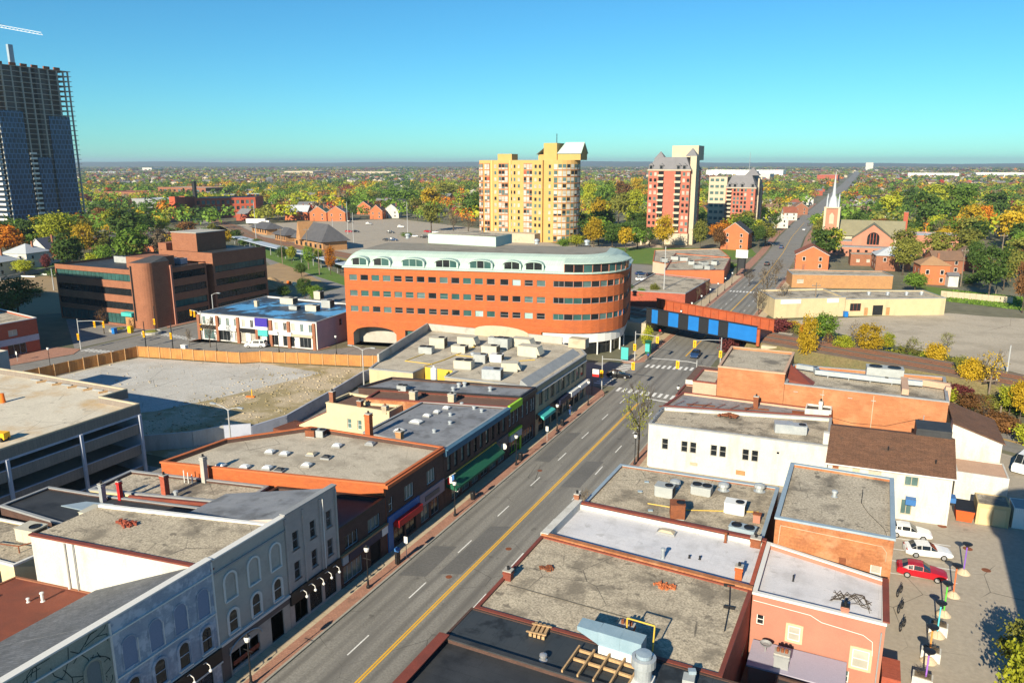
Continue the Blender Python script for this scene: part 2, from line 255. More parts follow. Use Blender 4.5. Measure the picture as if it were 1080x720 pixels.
# ---------------------------------------------------------------- mesh helpers
class MB:
 def __init__(s): s.v = []; s.f = []; s.m = []
 def face(s, pts, mi=0):
  b = len(s.v); s.v += [tuple(p) for p in pts]; s.f.append(tuple(range(b, b + len(pts)))); s.m.append(mi); return s
 def raw(s, vs, fs, mi=0):
  b = len(s.v); s.v += [tuple(p) for p in vs]
  for f in fs: s.f.append(tuple(i + b for i in f)); s.m.append(mi)
  return s
 def prism(s, poly, z0, z1, mi=0, top=None, bottom=True):
  n = len(poly); top = mi if top is None else top
  vs = [(x, y, z0) for x, y in poly] + [(x, y, z1) for x, y in poly]
  s.raw(vs, [(i, (i + 1) % n, n + (i + 1) % n, n + i) for i in range(n)], mi)
  b = len(s.v) - 2 * n
  s.f.append(tuple(b + n + i for i in range(n))); s.m.append(top)
  if bottom: s.f.append(tuple(b + i for i in reversed(range(n)))); s.m.append(mi)
  return s
 def box(s, x0, x1, y0, y1, z0, z1, mi=0, top=None):
  return s.prism([(x0, y0), (x1, y0), (x1, y1), (x0, y1)], z0, z1, mi, top)
 def obox(s, cx, cy, z0, z1, lx, ly, a=0, mi=0, top=None):
  c, n = cos(a), sin(a)
  return s.prism([(cx + x * c - y * n, cy + x * n + y * c) for x, y in ((-lx/2, -ly/2), (lx/2, -ly/2), (lx/2, ly/2), (-lx/2, ly/2))], z0, z1, mi, top)
 def tube(s, p0, p1, r0, r1=None, n=8, mi=0, caps=True):
  r1 = r0 if r1 is None else r1
  a = Vector(p0); b = Vector(p1); d = (b - a)
  if d.length < 1e-6: return s
  d.normalize(); u = d.orthogonal().normalized(); w = d.cross(u)
  vs = [tuple(a + (u * cos(2*pi*i/n) + w * sin(2*pi*i/n)) * r0) for i in range(n)] + [tuple(b + (u * cos(2*pi*i/n) + w * sin(2*pi*i/n)) * r1) for i in range(n)]
  fs = [(i, (i+1) % n, n + (i+1) % n, n + i) for i in range(n)]
  if caps: fs += [tuple(reversed(range(n))), tuple(range(n, 2*n))]
  return s.raw(vs, fs, mi)
 def path(s, pts, r, n=6, mi=0):
  for a, b in zip(pts, pts[1:]): s.tube(a, b, r, r, n, mi)
  return s
 def lathe(s, prof, c=(0, 0, 0), n=12, mi=0):
  vs = []; fs = []; k = len(prof)
  for r, z in prof:
   for i in range(n): vs.append((c[0] + r * cos(2*pi*i/n), c[1] + r * sin(2*pi*i/n), c[2] + z))
  for j in range(k - 1):
   for i in range(n): fs.append((j*n+i, j*n+(i+1) % n, (j+1)*n+(i+1) % n, (j+1)*n+i))
  fs.append(tuple(reversed(range(n)))); fs.append(tuple(range((k-1)*n, k*n)))
  return s.raw(vs, fs, mi)
 def ball(s, c, r, n=10, k=6, mi=0, sz=1):
  return s.lathe([(max(.02*r, r*sin(pi*j/k)), -r*sz*cos(pi*j/k)) for j in range(k+1)], c, n, mi)
 def build(s, name, mats, parent=None, smooth=False, loc=None, rz=0, world=True):
  """one mesh object; world=True: the vertices are in world metres (moved into the parent's space)"""
  if not isinstance(mats, (list, tuple)): mats = [mats]
  off = np.zeros(3)
  if world and parent is not None: off = np.array(origin(parent))
  me = bpy.data.meshes.new(name)
  v = np.array(s.v, dtype=np.float64).reshape(-1, 3) - off
  me.from_pydata(v.tolist(), [], s.f)
  for m in mats: me.materials.append(m)
  n = len(me.polygons)
  me.polygons.foreach_set('material_index', np.array(s.m, dtype=np.int32))
  nor = np.empty(n * 3); me.polygons.foreach_get('normal', nor); nor = nor.reshape(-1, 3)
  lt = np.empty(n, dtype=np.int32); me.polygons.foreach_get('loop_total', lt)
  li = np.empty(len(me.loops), dtype=np.int32); me.loops.foreach_get('vertex_index', li)
  nl = np.repeat(nor, lt, axis=0); p = v[li] + off
  flat = np.abs(nl[:, 2]) > .7
  h = np.hypot(nl[:, 0], nl[:, 1]) + 1e-9
  u = np.where(flat, p[:, 0], (-nl[:, 1] * p[:, 0] + nl[:, 0] * p[:, 1]) / h)
  w = np.where(flat, p[:, 1], p[:, 2])
  uv = me.uv_layers.new(name='UVMap'); uv.data.foreach_set('uv', np.stack([u, w], 1).astype(np.float32).ravel())
  if smooth: me.polygons.foreach_set('use_smooth', np.ones(n, dtype=bool))
  me.update()
  o = bpy.data.objects.new(name, me); COL.objects.link(o)
  if parent is not None: o.parent = parent
  if loc is not None: o.location = loc
  elif parent is not None: ORG[o.name] = origin(parent)
  if rz: o.rotation_euler = (0, 0, rz)
  return o
ORG = {}
def origin(o): return ORG.get(o.name, (0, 0, 0))
def tag(o, label, cat, group=None, kind=None):
 if label: o['label'] = label
 if cat: o['category'] = cat
 if group: o['group'] = group
 if kind: o['kind'] = kind
 return o
def thing(name, label, cat, loc=(0, 0, 0), rz=0, group=None):
 o = bpy.data.objects.new(name, None); COL.objects.link(o); o.empty_display_size = .3
 o.location = loc; o.rotation_euler = (0, 0, rz); ORG[o.name] = tuple(loc)
 return tag(o, label, cat, group)
def struct(o): o['kind'] = 'structure'; return o
def dup(src, label, loc=None, rz=None, group=None, scale=None):
 c = src.copy(); COL.objects.link(c)
 if loc is not None: c.location = loc
 if rz is not None: c.rotation_euler = (0, 0, rz)
 if scale: c.scale = (scale,) * 3
 if label: c['label'] = label
 if group: c['group'] = group
 def rec(a, b):
  for ch in list(a.children):
   d = ch.copy(); COL.objects.link(d); d.parent = b; rec(ch, d)
 rec(src, c)
 return c
# ---------------------------------------------------------------- walls with real openings
def wall_quad(mb, P, Q, z0, z1, holes, depth=.2, mi=0, mrev=None, nrm=None):
 """a wall face from P to Q (outside seen with P at the left) with recessed openings (u0, u1, za, zb)"""
 L = hypot(Q[0]-P[0], Q[1]-P[1]); ux, uy = (Q[0]-P[0])/L, (Q[1]-P[1])/L; nx, ny = uy, -ux
 mrev = mi if mrev is None else mrev
 pt = lambda u, z, d=0: (P[0]+ux*u-nx*d, P[1]+uy*u-ny*d, z)
 us = sorted({0, L} | {round(h[i], 4) for h in holes for i in (0, 1)}); zs = sorted({z0, z1} | {round(h[i], 4) for h in holes for i in (2, 3)})
 us = [u for u in us if -1e-6 <= u <= L+1e-6]; zs = [z for z in zs if z0-1e-6 <= z <= z1+1e-6]
 for j in range(len(zs)-1):
  run = None
  for i in range(len(us)-1):
   uc, zc = (us[i]+us[i+1])/2, (zs[j]+zs[j+1])/2
   solid = not any(h[0] < uc < h[1] and h[2] < zc < h[3] for h in holes)
   if solid and run is None: run = us[i]
   if run is not None and (not solid or i == len(us)-2):
    e = us[i+1] if solid else us[i]
    mb.face([pt(run, zs[j]), pt(e, zs[j]), pt(e, zs[j+1]), pt(run, zs[j+1])], mi); run = None
 for a, b, c, d in holes:
  mb.face([pt(a, c), pt(b, c), pt(b, c, depth), pt(a, c, depth)], mrev)
  mb.face([pt(a, d, depth), pt(b, d, depth), pt(b, d), pt(a, d)], mrev)
  mb.face([pt(a, c, depth), pt(a, d, depth), pt(a, d), pt(a, c)], mrev)
  mb.face([pt(b, c), pt(b, d), pt(b, d, depth), pt(b, c, depth)], mrev)
  mb.face([pt(a, c, depth), pt(b, c, depth), pt(b, d, depth), pt(a, d, depth)], mrev)
def inset(poly, d):
 n = len(poly); out = []
 for i in range(n):
  p0, p1, p2 = Vector(poly[i-1]), Vector(poly[i]), Vector(poly[(i+1) % n])
  e1 = (p1-p0).normalized(); e2 = (p2-p1).normalized()
  n1 = Vector((-e1.y, e1.x)); n2 = Vector((-e2.y, e2.x)); b = (n1+n2); k = d / max(.3, (b.dot(n1)))
  out.append((p1.x+b.x*k, p1.y+b.y*k))
 return out
WCACHE = {}
def window(parent, x, y, z, rz, w, h, gl, fr=None, style='cross', name='window', arch=False, hood=None, sill=None):
 """pane (with its frame as a sub-part); local x along the wall, -y outwards"""
 fr = fr or M_whitetrim
 key = (round(w, 2), round(h, 2), gl.name, fr.name, style, arch, hood and hood.name, sill and sill.name)
 if key not in WCACHE:
  g = MB(); f = MB(); t = .07
  if arch:
   A = [(-w/2, 0), (w/2, 0)] + [(w/2*cos(pi*i/8), h-w/2+w/2*sin(pi*i/8)) for i in range(9)]
  else: A = [(-w/2, 0), (w/2, 0), (w/2, h), (-w/2, h)]
  g.face([(a, 0, b) for a, b in A])
  def ring(m, poly, d, y0, y1, mi=0):
   n = len(poly); I = inset(poly, d)
   for i in range(n):
    j = (i+1) % n
    m.face([(poly[i][0], y1, poly[i][1]), (poly[j][0], y1, poly[j][1]), (I[j][0], y1, I[j][1]), (I[i][0], y1, I[i][1])], mi)
    m.face([(I[i][0], y1, I[i][1]), (I[j][0], y1, I[j][1]), (I[j][0], y0, I[j][1]), (I[i][0], y0, I[i][1])], mi)
    m.face([(poly[j][0], y1, poly[j][1]), (poly[i][0], y1, poly[i][1]), (poly[i][0], y0, poly[i][1]), (poly[j][0], y0, poly[j][1])], mi)
  ring(f, A, t, 0, -.05)
  if style == 'cross': f.box(-w/2+t, w/2-t, -.04, -.005, h*.5-.03, h*.5+.03)
  if style == 'tri':
   for k in (-1, 1): f.box(k*w/6-.03, k*w/6+.03, -.04, -.005, t, h-t)
  if style == 'mid': f.box(-.03, .03, -.04, -.005, t, h-t)
  if style[0] == 'n' and style[1:].isdigit():
   k = int(style[1:])
   for i in range(1, k): f.box(-w/2+i*w/k-.03, -w/2+i*w/k+.03, -.04, -.005, t, h-t)
  if hood:
   O = [(-w/2-.16, h-w/2), (-w/2, h-w/2)] if arch else None
   if arch:
    r0, r1 = w/2+.01, w/2+.17
    prev = None
    for i in range(9):
     a = pi*i/8; q = (cos(a), sin(a))
     if prev:
      P0 = (r0*prev[0], h-w/2+r0*prev[1]); P1 = (r1*prev[0], h-w/2+r1*prev[1]); Q0 = (r0*q[0], h-w/2+r0*q[1]); Q1 = (r1*q[0], h-w/2+r1*q[1])
      for z_a, z_b in ((P0, P1),):
       f.face([(P0[0], -.12, P0[1]), (P1[0], -.12, P1[1]), (Q1[0], -.12, Q1[1]), (Q0[0], -.12, Q0[1])][::-1], 1)
       f.face([(P1[0], -.12, P1[1]), (P1[0], 0, P1[1]), (Q1[0], 0, Q1[1]), (Q1[0], -.12, Q1[1])][::-1], 1)
       f.face([(P0[0], 0, P0[1]), (P0[0], -.12, P0[1]), (Q0[0], -.12, Q0[1]), (Q0[0], 0, Q0[1])][::-1], 1)
     prev = q
    for s_ in (-1, 1): f.box(s_*(w/2+.09)-.08, s_*(w/2+.09)+.08, -.10, 0, 0, h-w/2, 1)
   else: f.box(-w/2-.15, w/2+.15, -.14, 0, h+.02, h+.24, 1)
  if sill: f.box(-w/2-.12, w/2+.12, -.16, 0, -.14, -.01, 2)
  WCACHE[key] = (g, f, None, None)
 g, f, go, fo = WCACHE[key]
 o = origin(parent); loc = (x-o[0], y-o[1], z-o[2])
 if go is None:
  go = g.build(name, gl, parent, loc=loc, rz=rz, world=False)
  fo = f.build('frame', [fr, hood or fr, sill or fr], go, world=False)
  WCACHE[key] = (g, f, go.data, fo.data)
 else:
  a = bpy.data.objects.new(name, go); COL.objects.link(a); a.parent = parent; a.location = loc; a.rotation_euler = (0, 0, rz)
  b = bpy.data.objects.new('frame', fo); COL.objects.link(b); b.parent = a
  go = a
 return go
def edge_frame(P, Q):
 L = hypot(Q[0]-P[0], Q[1]-P[1]); ux, uy = (Q[0]-P[0])/L, (Q[1]-P[1])/L
 return L, ux, uy, atan2(uy, ux)
def put_window(parent, P, Q, u, z, w, h, gl, fr=None, depth=.18, **kw):
 L, ux, uy, a = edge_frame(P, Q); nx, ny = uy, -ux
 return window(parent, P[0]+ux*u-nx*depth, P[1]+uy*u-ny*depth, z, a, w, h, gl, fr, **kw)
def building(name, label, poly, h, mwall, mroof, parapet=.4, pt=.25, coping=None, edges=None, cat='building', z0=0.0, group=None, cope_over=.06, mats=None, tilt=None):
 """poly counter-clockwise; edges {i: [(u, z, w, h, glass, frame, kw)]}: windows in real openings"""
 cx = sum(p[0] for p in poly)/len(poly); cy = sum(p[1] for p in poly)/len(poly)
 t = thing(name, label, cat, (cx, cy, z0), group=group)
 edges = edges or {}; wl = MB(); n = len(poly); top = h + parapet
 mats = mats or {}
 ml = [mwall] + [m for m in mats.values()]
 mi = {k: 1+i for i, k in enumerate(mats)}
 for i in range(n):
  P, Q = poly[i], poly[(i+1) % n]
  ws = edges.get(i, []); L = hypot(Q[0]-P[0], Q[1]-P[1])
  holes = [(w[0]-w[2]/2, w[0]+w[2]/2, w[1], w[1]+w[3]) for w in ws if not w[6].get('arch') and not w[6].get('flush')]
  wall_quad(wl, P, Q, z0, top, holes, mi=mi.get(i, 0))
 if parapet > .02:
  I = inset(poly, pt)
  for i in range(n):
   j = (i+1) % n
   wl.face([(*poly[i], top), (*poly[j], top), (*I[j], top), (*I[i], top)], 0)
   wl.face([(*I[j], h-.05), (*I[i], h-.05), (*I[i], top), (*I[j], top)], 0)
 else: I = inset(poly, .01)
 W_ = wl.build('wall', ml, t)
 rf = MB(); rf.face([(*p, h) for p in I]); rf.build('roof', mroof, t)
 if coping:
  A = inset(poly, -cope_over); B = inset(poly, pt+.03); cp = MB()
  for i in range(n):
   j = (i+1) % n
   cp.face([(*A[i], top+.06), (*A[j], top+.06), (*B[j], top+.06), (*B[i], top+.06)])
   cp.face([(*A[i], top-.14), (*A[j], top-.14), (*A[j], top+.06), (*A[i], top+.06)])
   cp.face([(*B[j], top-.05), (*B[i], top-.05), (*B[i], top+.06), (*B[j], top+.06)])
  cp.build('coping', coping, t)
 for i, ws in edges.items():
  P, Q = poly[i], poly[(i+1) % n]
  for w in ws:
   kw = dict(w[6]); fl = kw.pop('flush', False)
   put_window(t, P, Q, w[0], w[1], w[2], w[3], w[4], w[5], depth=-.015 if (kw.get('arch') or fl) else .18, **kw)
 return t
def row(us, z, w, h, gl, fr=None, **kw):
 return [(u, z, w, h, R.choice(gl) if isinstance(gl, list) else gl, fr, kw) for u in us]
def spread(a, b, n): return [a + (b-a)*(i+.5)/n for i in range(n)]
# ---------------------------------------------------------------- roof furniture
def ac_unit(label, x, y, z, lx, ly, lz, rz=0, m=None, kind='side', group='rooftop air conditioning units'):
 m = m or M_acbeige; lz *= .82
 t = thing('air_conditioner', label, 'air conditioner', (x, y, z), rz, group)
 c = MB(); c.box(-lx/2*.9, lx/2*.9, -ly/2*.85, -ly/2*.6, 0, .14); c.box(-lx/2*.9, lx/2*.9, ly/2*.6, ly/2*.85, 0, .14); c.build('base_rail', M_acgrey, t, world=False)
 b = MB(); e = .05
 b.prism([(-lx/2+e, -ly/2), (lx/2-e, -ly/2), (lx/2, -ly/2+e), (lx/2, ly/2-e), (lx/2-e, ly/2), (-lx/2+e, ly/2), (-lx/2, ly/2-e), (-lx/2, -ly/2+e)], .14, lz)
 b.box(-lx/2-.03, lx/2+.03, -ly/2-.03, ly/2+.03, lz+.001, lz+.05)
 b.box(-lx*.08, -lx*.065, -ly/2-.012, -ly/2, .2, lz-.04); b.box(lx*.2, lx*.215, -ly/2-.012, -ly/2, .2, lz-.04)
 b.build('housing', m, t, world=False)
 g = MB()
 if kind == 'side':
  g.box(lx/2+.004, lx/2+.02, -ly*.42, ly*.42, .25, lz-.1)
  for k in range(7): g.box(lx/2+.02, lx/2+.035, -ly*.42, ly*.42, .28+k*(lz-.42)/7, .31+k*(lz-.42)/7)
  g.build('louvre', M_black, t, world=False)
  f = MB(); r = min(lx, ly)*.3; f.lathe([(r, 0), (r, .09), (r*.93, .09), (r*.93, .03)], (lx*.22, 0, lz+.05), 16); f.build('fan_ring', M_black, t, world=False)
 elif kind == 'wedge':
  g.raw([(lx/2, -ly/2, lz*.35), (lx/2, ly/2, lz*.35), (lx/2, ly/2, lz), (lx/2, -ly/2, lz), (lx/2+.55, -ly/2, lz*.3), (lx/2+.55, ly/2, lz*.3)],
              [(0, 4, 5, 1), (3, 2, 5, 4), (0, 3, 4), (1, 5, 2)]); g.build('intake_hood', m, t, world=False)
 else:
  for k in (-1, 1):
   f = MB(); r = min(lx*.24, ly*.4); f.lathe([(r, 0), (r, .1), (r*.92, .1), (r*.92, .02)], (k*lx*.25, 0, lz+.05), 16); f.build('fan_ring', M_black, t, world=False)
 return t
def chimney(label, x, y, z, lx, ly, h, m=None, pots=0, rz=0, cap=None):
 t = thing('chimney', label, 'chimney', (x, y, z), rz, 'chimneys on the flat roofs')
 b = MB(); b.box(-lx/2, lx/2, -ly/2, ly/2, -.1, h); b.box(-lx/2-.06, lx/2+.06, -ly/2-.06, ly/2+.06, h-.3, h-.12); b.build('stack', m or M_orangebrick2, t, world=False)
 c = MB(); c.box(-lx/2-.05, lx/2+.05, -ly/2-.05, ly/2+.05, h+.002, h+.1); c.build('cap', cap or M_concrete, t, world=False)
 for k in range(max(1, pots)):
  p = MB(); p.lathe([(.13, 0), (.12, .3), (.09, .3), (.09, .1)], ((k-(max(1, pots)-1)/2)*.32, 0, h+.1), 10); p.build('flue', M_rust if pots else M_black, t, world=False)
 return t
def roof_vent(label, x, y, z, r=.12, h=.5, m=None, hat=True):
 t = thing('roof_vent', label, 'roof vent', (x, y, z), 0, 'roof vents')
 p = MB(); p.lathe([(r*1.6, 0), (r, .06), (r, h)], (0, 0, 0), 10); p.build('pipe', m or M_galv, t, world=False)
 if hat:
  c = MB(); c.lathe([(r*1.5, 0), (r*1.4, r*.7), (r*.5, r*1.1)], (0, 0, h+.002), 10); c.build('cap', m or M_galv, t, world=False)
 return t
def skylight(label, x, y, z, lx, ly, rz=0, m=None):
 t = thing('skylight', label, 'skylight', (x, y, z), rz, 'roof skylights')
 c = MB(); c.box(-lx/2, lx/2, -ly/2, ly/2, 0, .22); c.build('curb', M_flashgrey, t, world=False)
 d = MB(); a = lx*.44; b = ly*.44
 d.raw([(-a, -b, .222), (a, -b, .222), (a, b, .222), (-a, b, .222), (-a*.6, -b*.6, .42), (a*.6, -b*.6, .42), (a*.6, b*.6, .42), (-a*.6, b*.6, .42)],
          [(0, 1, 5, 4), (1, 2, 6, 5), (2, 3, 7, 6), (3, 0, 4, 7), (4, 5, 6, 7)]); d.build('dome', m or M_globe, t, world=False)
 return t
def debris(label, name, cat, x, y, z, r, n, m, s=(.1, .3)):
 b = MB()
 for i in range(n):
  a = R.random()*2*pi; q = r*R.random()**.7; l = R.uniform(*s)
  b.obox(x+q*cos(a), y+q*sin(a)*.6, z-.02, z+R.uniform(.05, .22), l, l*.5, R.random()*3)
 return tag(b.build(name, m), label, cat)
# ---------------------------------------------------------------- the setting
def sheet(name, poly, z, m):
 b = MB(); poly = [(p[0], p[1]) for p in poly]
 if sum((poly[i][0]*poly[(i+1) % len(poly)][1]-poly[(i+1) % len(poly)][0]*poly[i][1]) for i in range(len(poly))) < 0: poly.reverse()
 b.face([(*p, z) for p in poly]); return struct(b.build(name, m))
def strip(name, pts, wd, z, m):
 b = MB(); L = []; Rr = []
 for i, p in enumerate(pts):
  a = Vector(pts[max(0, i-1)]); c = Vector(pts[min(len(pts)-1, i+1)]); d = (c-a).normalized(); n = Vector((d.y, -d.x))
  wv = wd[i] if isinstance(wd, (list, tuple)) else wd
  L.append((p[0]-n.x*wv/2, p[1]-n.y*wv/2, z)); Rr.append((p[0]+n.x*wv/2, p[1]+n.y*wv/2, z))
 for i in range(len(pts)-1): b.face([L[i], Rr[i], Rr[i+1], L[i+1]])
 return struct(b.build(name, m))
gb = MB()
N = 96; rr = [0, 300, 900, 2500, 6000, 15500]
for j in range(len(rr)-1):
 for i in range(N):
  a0, a1 = 2*pi*i/N, 2*pi*(i+1)/N
  q = [(rr[j]*cos(a0), rr[j]*sin(a0), 0), (rr[j+1]*cos(a0), rr[j+1]*sin(a0), 0), (rr[j+1]*cos(a1), rr[j+1]*sin(a1), 0), (rr[j]*cos(a1), rr[j]*sin(a1), 0)]
  gb.face(q[1:] if j == 0 else q)
struct(gb.build('ground', M_farground))
hb = MB(); n = 160                                   # the low ridge that closes the view
rng = random.Random(3); ph = [rng.random()*6 for _ in range(8)]
def ridge(a): return 62 + 13*sin(3*a+ph[0]) + 9*sin(9*a+ph[1]) + 5*sin(23*a+ph[2]) + 3*sin(51*a+ph[3])
for i in range(n):
 a0 = -0.2 + 3.0*i/n; a1 = -0.2 + 3.0*(i+1)/n
 P = []
 for a in (a0, a1):
  P.append([(r*cos(a), r*sin(a), z*ridge(a)) for r, z in ((10500, 0), (11600, .6), (12800, 1), (14500, 0))])
 for k in range(3): hb.face([P[0][k], P[0][k+1], P[1][k+1], P[1][k]][::-1])
struct(hb.build('hills', M_hill, smooth=True))
# main street
RC = [(-35.1, -40), (-35.1, 160), (-35.2, 300), (-38, 390), (-42.4, 478), (-45.5, 600), (-48.5, 900), (-58, 1743), (-95, 4300), (-150, 7600)]
strip('main_road', RC[:3], 13.7, .012, M_asphalt); strip('far_road', RC[2:], [13.7]*3 + [14, 15, 18, 24, 30], .014, M_asphalt2)
cl = (-45, 131)
sheet('side_street', [(-41.9, 136.5), (-47, 134.5), (-95, 129.3), (-118, 122.8), (-147, 115.5), (-147, 70), (-164, 70), (-165, 212), (-150, 205), (-147.5, 131), (-128, 132.3), (-113, 135), (-108, 141.5), (-60, 148.5), (-46, 154.5), (-41.9, 157)], .008, M_asphalt2)
sheet('east_street', [(-28.4, 135), (-20, 133.2), (16, 132.2), (30, 124), (90, 86), (95, 95), (34, 133), (22, 140), (-10, 146.5), (-20, 152), (-28.4, 156)], .008, M_asphalt2)
strip('railway_street', [(-70, 182), (-112, 196), (-170, 217), (-214, 240), (-254, 273), (-330, 335), (-430, 405), (-600, 520)], 9, .006, M_asphalt2)
sheet('back_lot', [(-120, 160), (-60, 160), (-60, 178), (-112, 192), (-150, 205), (-147, 150), (-112, 146)], .004, M_asphalt2)
sheet('rear_yard', [(-88, 70), (-45.2, 70), (-45.2, 134), (-86, 128)], .004, M_asphalt2)
sheet('front_yard', [(-150, -10), (-45.2, -10), (-45.2, 70), (-88, 70), (-150, 66)], .004, M_asphalt2)
sheet('alley_lot', [(-25.6, 30), (75, 30), (75, 92), (30, 122), (16, 130.5), (-25.6, 130.5)], .006, M_lotconc)
sheet('gravel_lot', [G(*p)[:2] for p in ((826, 338), (893, 335), (1000, 330), (1045, 334), (1200, 342), (1200, 440), (1080, 395), (1000, 375), (930, 362))], .006, mat('gravel_lot_beige', (.46, .40, .315), (.40, .345, .27), .1, rough=.9, stain=(.33, .285, .22), stsc=.1, stlo=.5, sthi=.6, stamt=.7, crack=(.08, .1, .6), fine=.12, fsc=2))
sheet('station_car_park', [G(*p)[:2] for p in ((150, 243), (268, 236), (420, 231), (505, 241), (640, 268), (640, 300), (500, 292), (380, 276), (262, 252))], .006, M_lotconc)
sheet('left_dirt_lot', [G(*p)[:2] for p in ((-20, 335), (70, 330), (118, 292), (60, 290), (-20, 297))], .006, mat('lot_brown_dirt', (.33, .235, .13), (.28, .2, .115), .1, fine=.1))
sheet('construction_plot', [G(*p)[:2] for p in ((275, 282), (300, 276), (345, 300), (330, 312), (282, 308))], .01, mat('dug_earth', (.40, .27, .14), (.3, .2, .11), .15, fine=.15))
sheet('lawn', [G(*p)[:2] for p in ((585, 268), (640, 261), (792, 262), (800, 270), (735, 279), (600, 277))], .004, M_grass)
sheet('verge', [G(*p)[:2] for p in ((280, 260), (330, 275), (372, 297), (372, 304), (330, 290), (275, 270))], .015, M_grass)
sheet('church_lawn', [G(*p)[:2] for p in ((985, 316), (1000, 318), (1075, 327), (1120, 331), (1120, 318), (1005, 305), (960, 300), (965, 305))], .016, M_grass)
sheet('house_lawn', [G(*p)[:2] for p in ((-20, 291), (50, 282), (80, 280), (60, 272), (-20, 278))], .012, M_grass)
sheet('far_plaza', [G(*p)[:2] for p in ((560, 262), (690, 254), (700, 262), (610, 270))], .003, M_paving)
sheet('plaza_car_park', [G(*p)[:2] for p in ((580, 290), (620, 275), (690, 280), (775, 290), (765, 310), (730, 320), (640, 318))], .007, M_asphalt2)
# empty lot west of the shops
sheet('empty_lot_slab', [(-147, 92), (-145, 112.8), (-120.5, 118), (-117.5, 120.8), (-100, 120), (-106, 98), (-110, 88), (-120, 76), (-147, 72)], .010, M_emptylot)
sheet('empty_lot_dirt', [(-147, 72), (-88.5, 73), (-85, 90), (-87, 113), (-93, 127.2), (-117.3, 120.9), (-117.3, 119.5), (-147, 110)], .005, M_emptydirt)
# pavements: slab, paver band, kerb
def pavement(label, x0, x1, y0, y1, kerb_right=True):
 k = 1 if kerb_right else -1; xe = x1 if kerb_right else x0
 b = MB(); a, c = sorted((x0 if kerb_right else x1, xe-k*1.55)); b.box(a, c, y0, y1, 0, .125, 0); struct(b.build('sidewalk', M_paving))
 b = MB(); a, c = sorted((xe-k*1.55, xe-k*.22)); b.box(a, c, y0, y1, 0, .128, 0); struct(b.build('paver_band', M_pavered))
 b = MB(); a, c = sorted((xe-k*.22, xe)); b.box(a, c, y0, y1, 0, .14, 0); struct(b.build('kerb', M_kerb))
pavement('west', -45.3, -42, -30, 128.5)
b = MB(); arc = [(-42-5.5*(1-cos(t)) , 128.5+6.0*sin(t)) for t in [pi/2*i/8 for i in range(9)]]
b.prism([(-45.3, 128.5)] + [(-42, 128.5)] + arc[1:] + [(-70, 131.5), (-70, 129.3)], 0, .125); struct(b.build('corner_sidewalk', M_pavered))
pavement('east', -28.3, -25.6, -30, 134, False)
pavement('west2', -46.5, -42, 157.5, 300)
pavement('east2', -28.3, -24.5, 190, 330, False)
b = MB(); b.prism([(-46.5, 154), (-43.5, 155.5), (-42, 157.5), (-46.5, 157.5)], 0, .125); struct(b.build('corner_sidewalk', M_pavered))
for pts in ([(-44.8, 300), (-47.6, 390), (-52, 478), (-55.2, 600), (-58.5, 900)], [(-26, 330), (-28.6, 390), (-33, 478), (-36, 600), (-38.8, 900)]):
 strip('far_sidewalk', pts, 3.4, .03, M_pavered)
sheet('shop_forecourt', [(-147, 128.4), (-147.5, 131.8), (-113, 134.8), (-112.5, 139), (-128, 136.5), (-147, 136)], .12, M_pavered)
sheet('corner_plaza', [(-165.5, 112), (-165.5, 140), (-200, 140), (-200, 134)], .02, M_asphalt2)
sheet('traffic_island', [(-166.5, 92), (-164.5, 93), (-161, 108.5), (-164, 112.5), (-172, 111), (-171, 100)], .1, M_pavered)
sheet('brown_office_forecourt', [(-166.5, 139), (-164.8, 137.4), (-165, 178), (-166.8, 178), (-171, 135.8), (-186, 134.5), (-186, 133.2), (-171, 133.6)], .11, M_pavered)
# road markings: each mark a flat sheet
lb = MB(); yb = MB()
for x in (-35.25, -35.0): yb.face([(x-.08, -30, .016), (x+.08, -30, .016), (x+.08, 128, .016), (x-.08, 128, .016)])
for i in range(14):
 for x in (-38.1, -31.5):
  y0 = 54.0 - 27.0 + 9.95*i if x < -35 else 94 - 63.7 + 9.1*i
  if y0 < 128: lb.face([(x-.07, y0, .016), (x+.07, y0, .016), (x+.07, y0+3.2, .016), (x-.07, y0+3.2, .016)])
yb.face([(-35.2, 166, .016), (-34.95, 166, .016), (-35.1, 300, .016), (-35.35, 300, .016)])
for i in range(len(RC)-1):
 if 290 < RC[i][1] < 500:
  (a, c), (d, e) = RC[i], RC[i+1]; yb.face([(a-.1, c, .03), (a+.1, c, .03), (d+.1, e, .03), (d-.1, e, .03)])
for k in range(12):
 y0 = 190+k*9
 for x in (-38.4, -31.6): lb.face([(x-.07, y0, .016), (x+.07, y0, .016), (x+.07, y0+3, .016), (x-.07, y0+3, .016)])
def zebra(a, c, n, l, wd, ang):
 for i in range(n):
  t = (i+.5)/n; x = a[0]+(c[0]-a[0])*t; y = a[1]+(c[1]-a[1])*t
  dx, dy = sin(ang)*l/2, cos(ang)*l/2; px_, py_ = cos(ang)*wd/2, -sin(ang)*wd/2
  lb.face([(x-dx-px_, y-dy-py_, .018), (x-dx+px_, y-dy+py_, .018), (x+dx+px_, y+dy+py_, .018), (x+dx-px_, y+dy-py_, .018)])
zebra((-41.5, 134.9), (-28.6, 133.9), 11, 2.6, .55, 0)
zebra((-41.2, 154), (-28.6, 156), 11, 2.6, .55, 0)
zebra((-45.5, 136.5), (-44.3, 153.5), 13, 2.4, .55, pi/2)
lb.face([(-34.8, 131.2, .016), (-28.6, 130.4, .016), (-28.6, 130.9, .016), (-34.8, 131.7, .016)])
lb.face([(-41.6, 160.6, .016), (-35.4, 161.6, .016), (-35.4, 162.1, .016), (-41.6, 161.1, .016)])
zebra((-41.9, 262), (-29, 263), 12, 2.6, .55, 0)
for a in ((-164, 113.6), (-147.6, 114.2)): pass
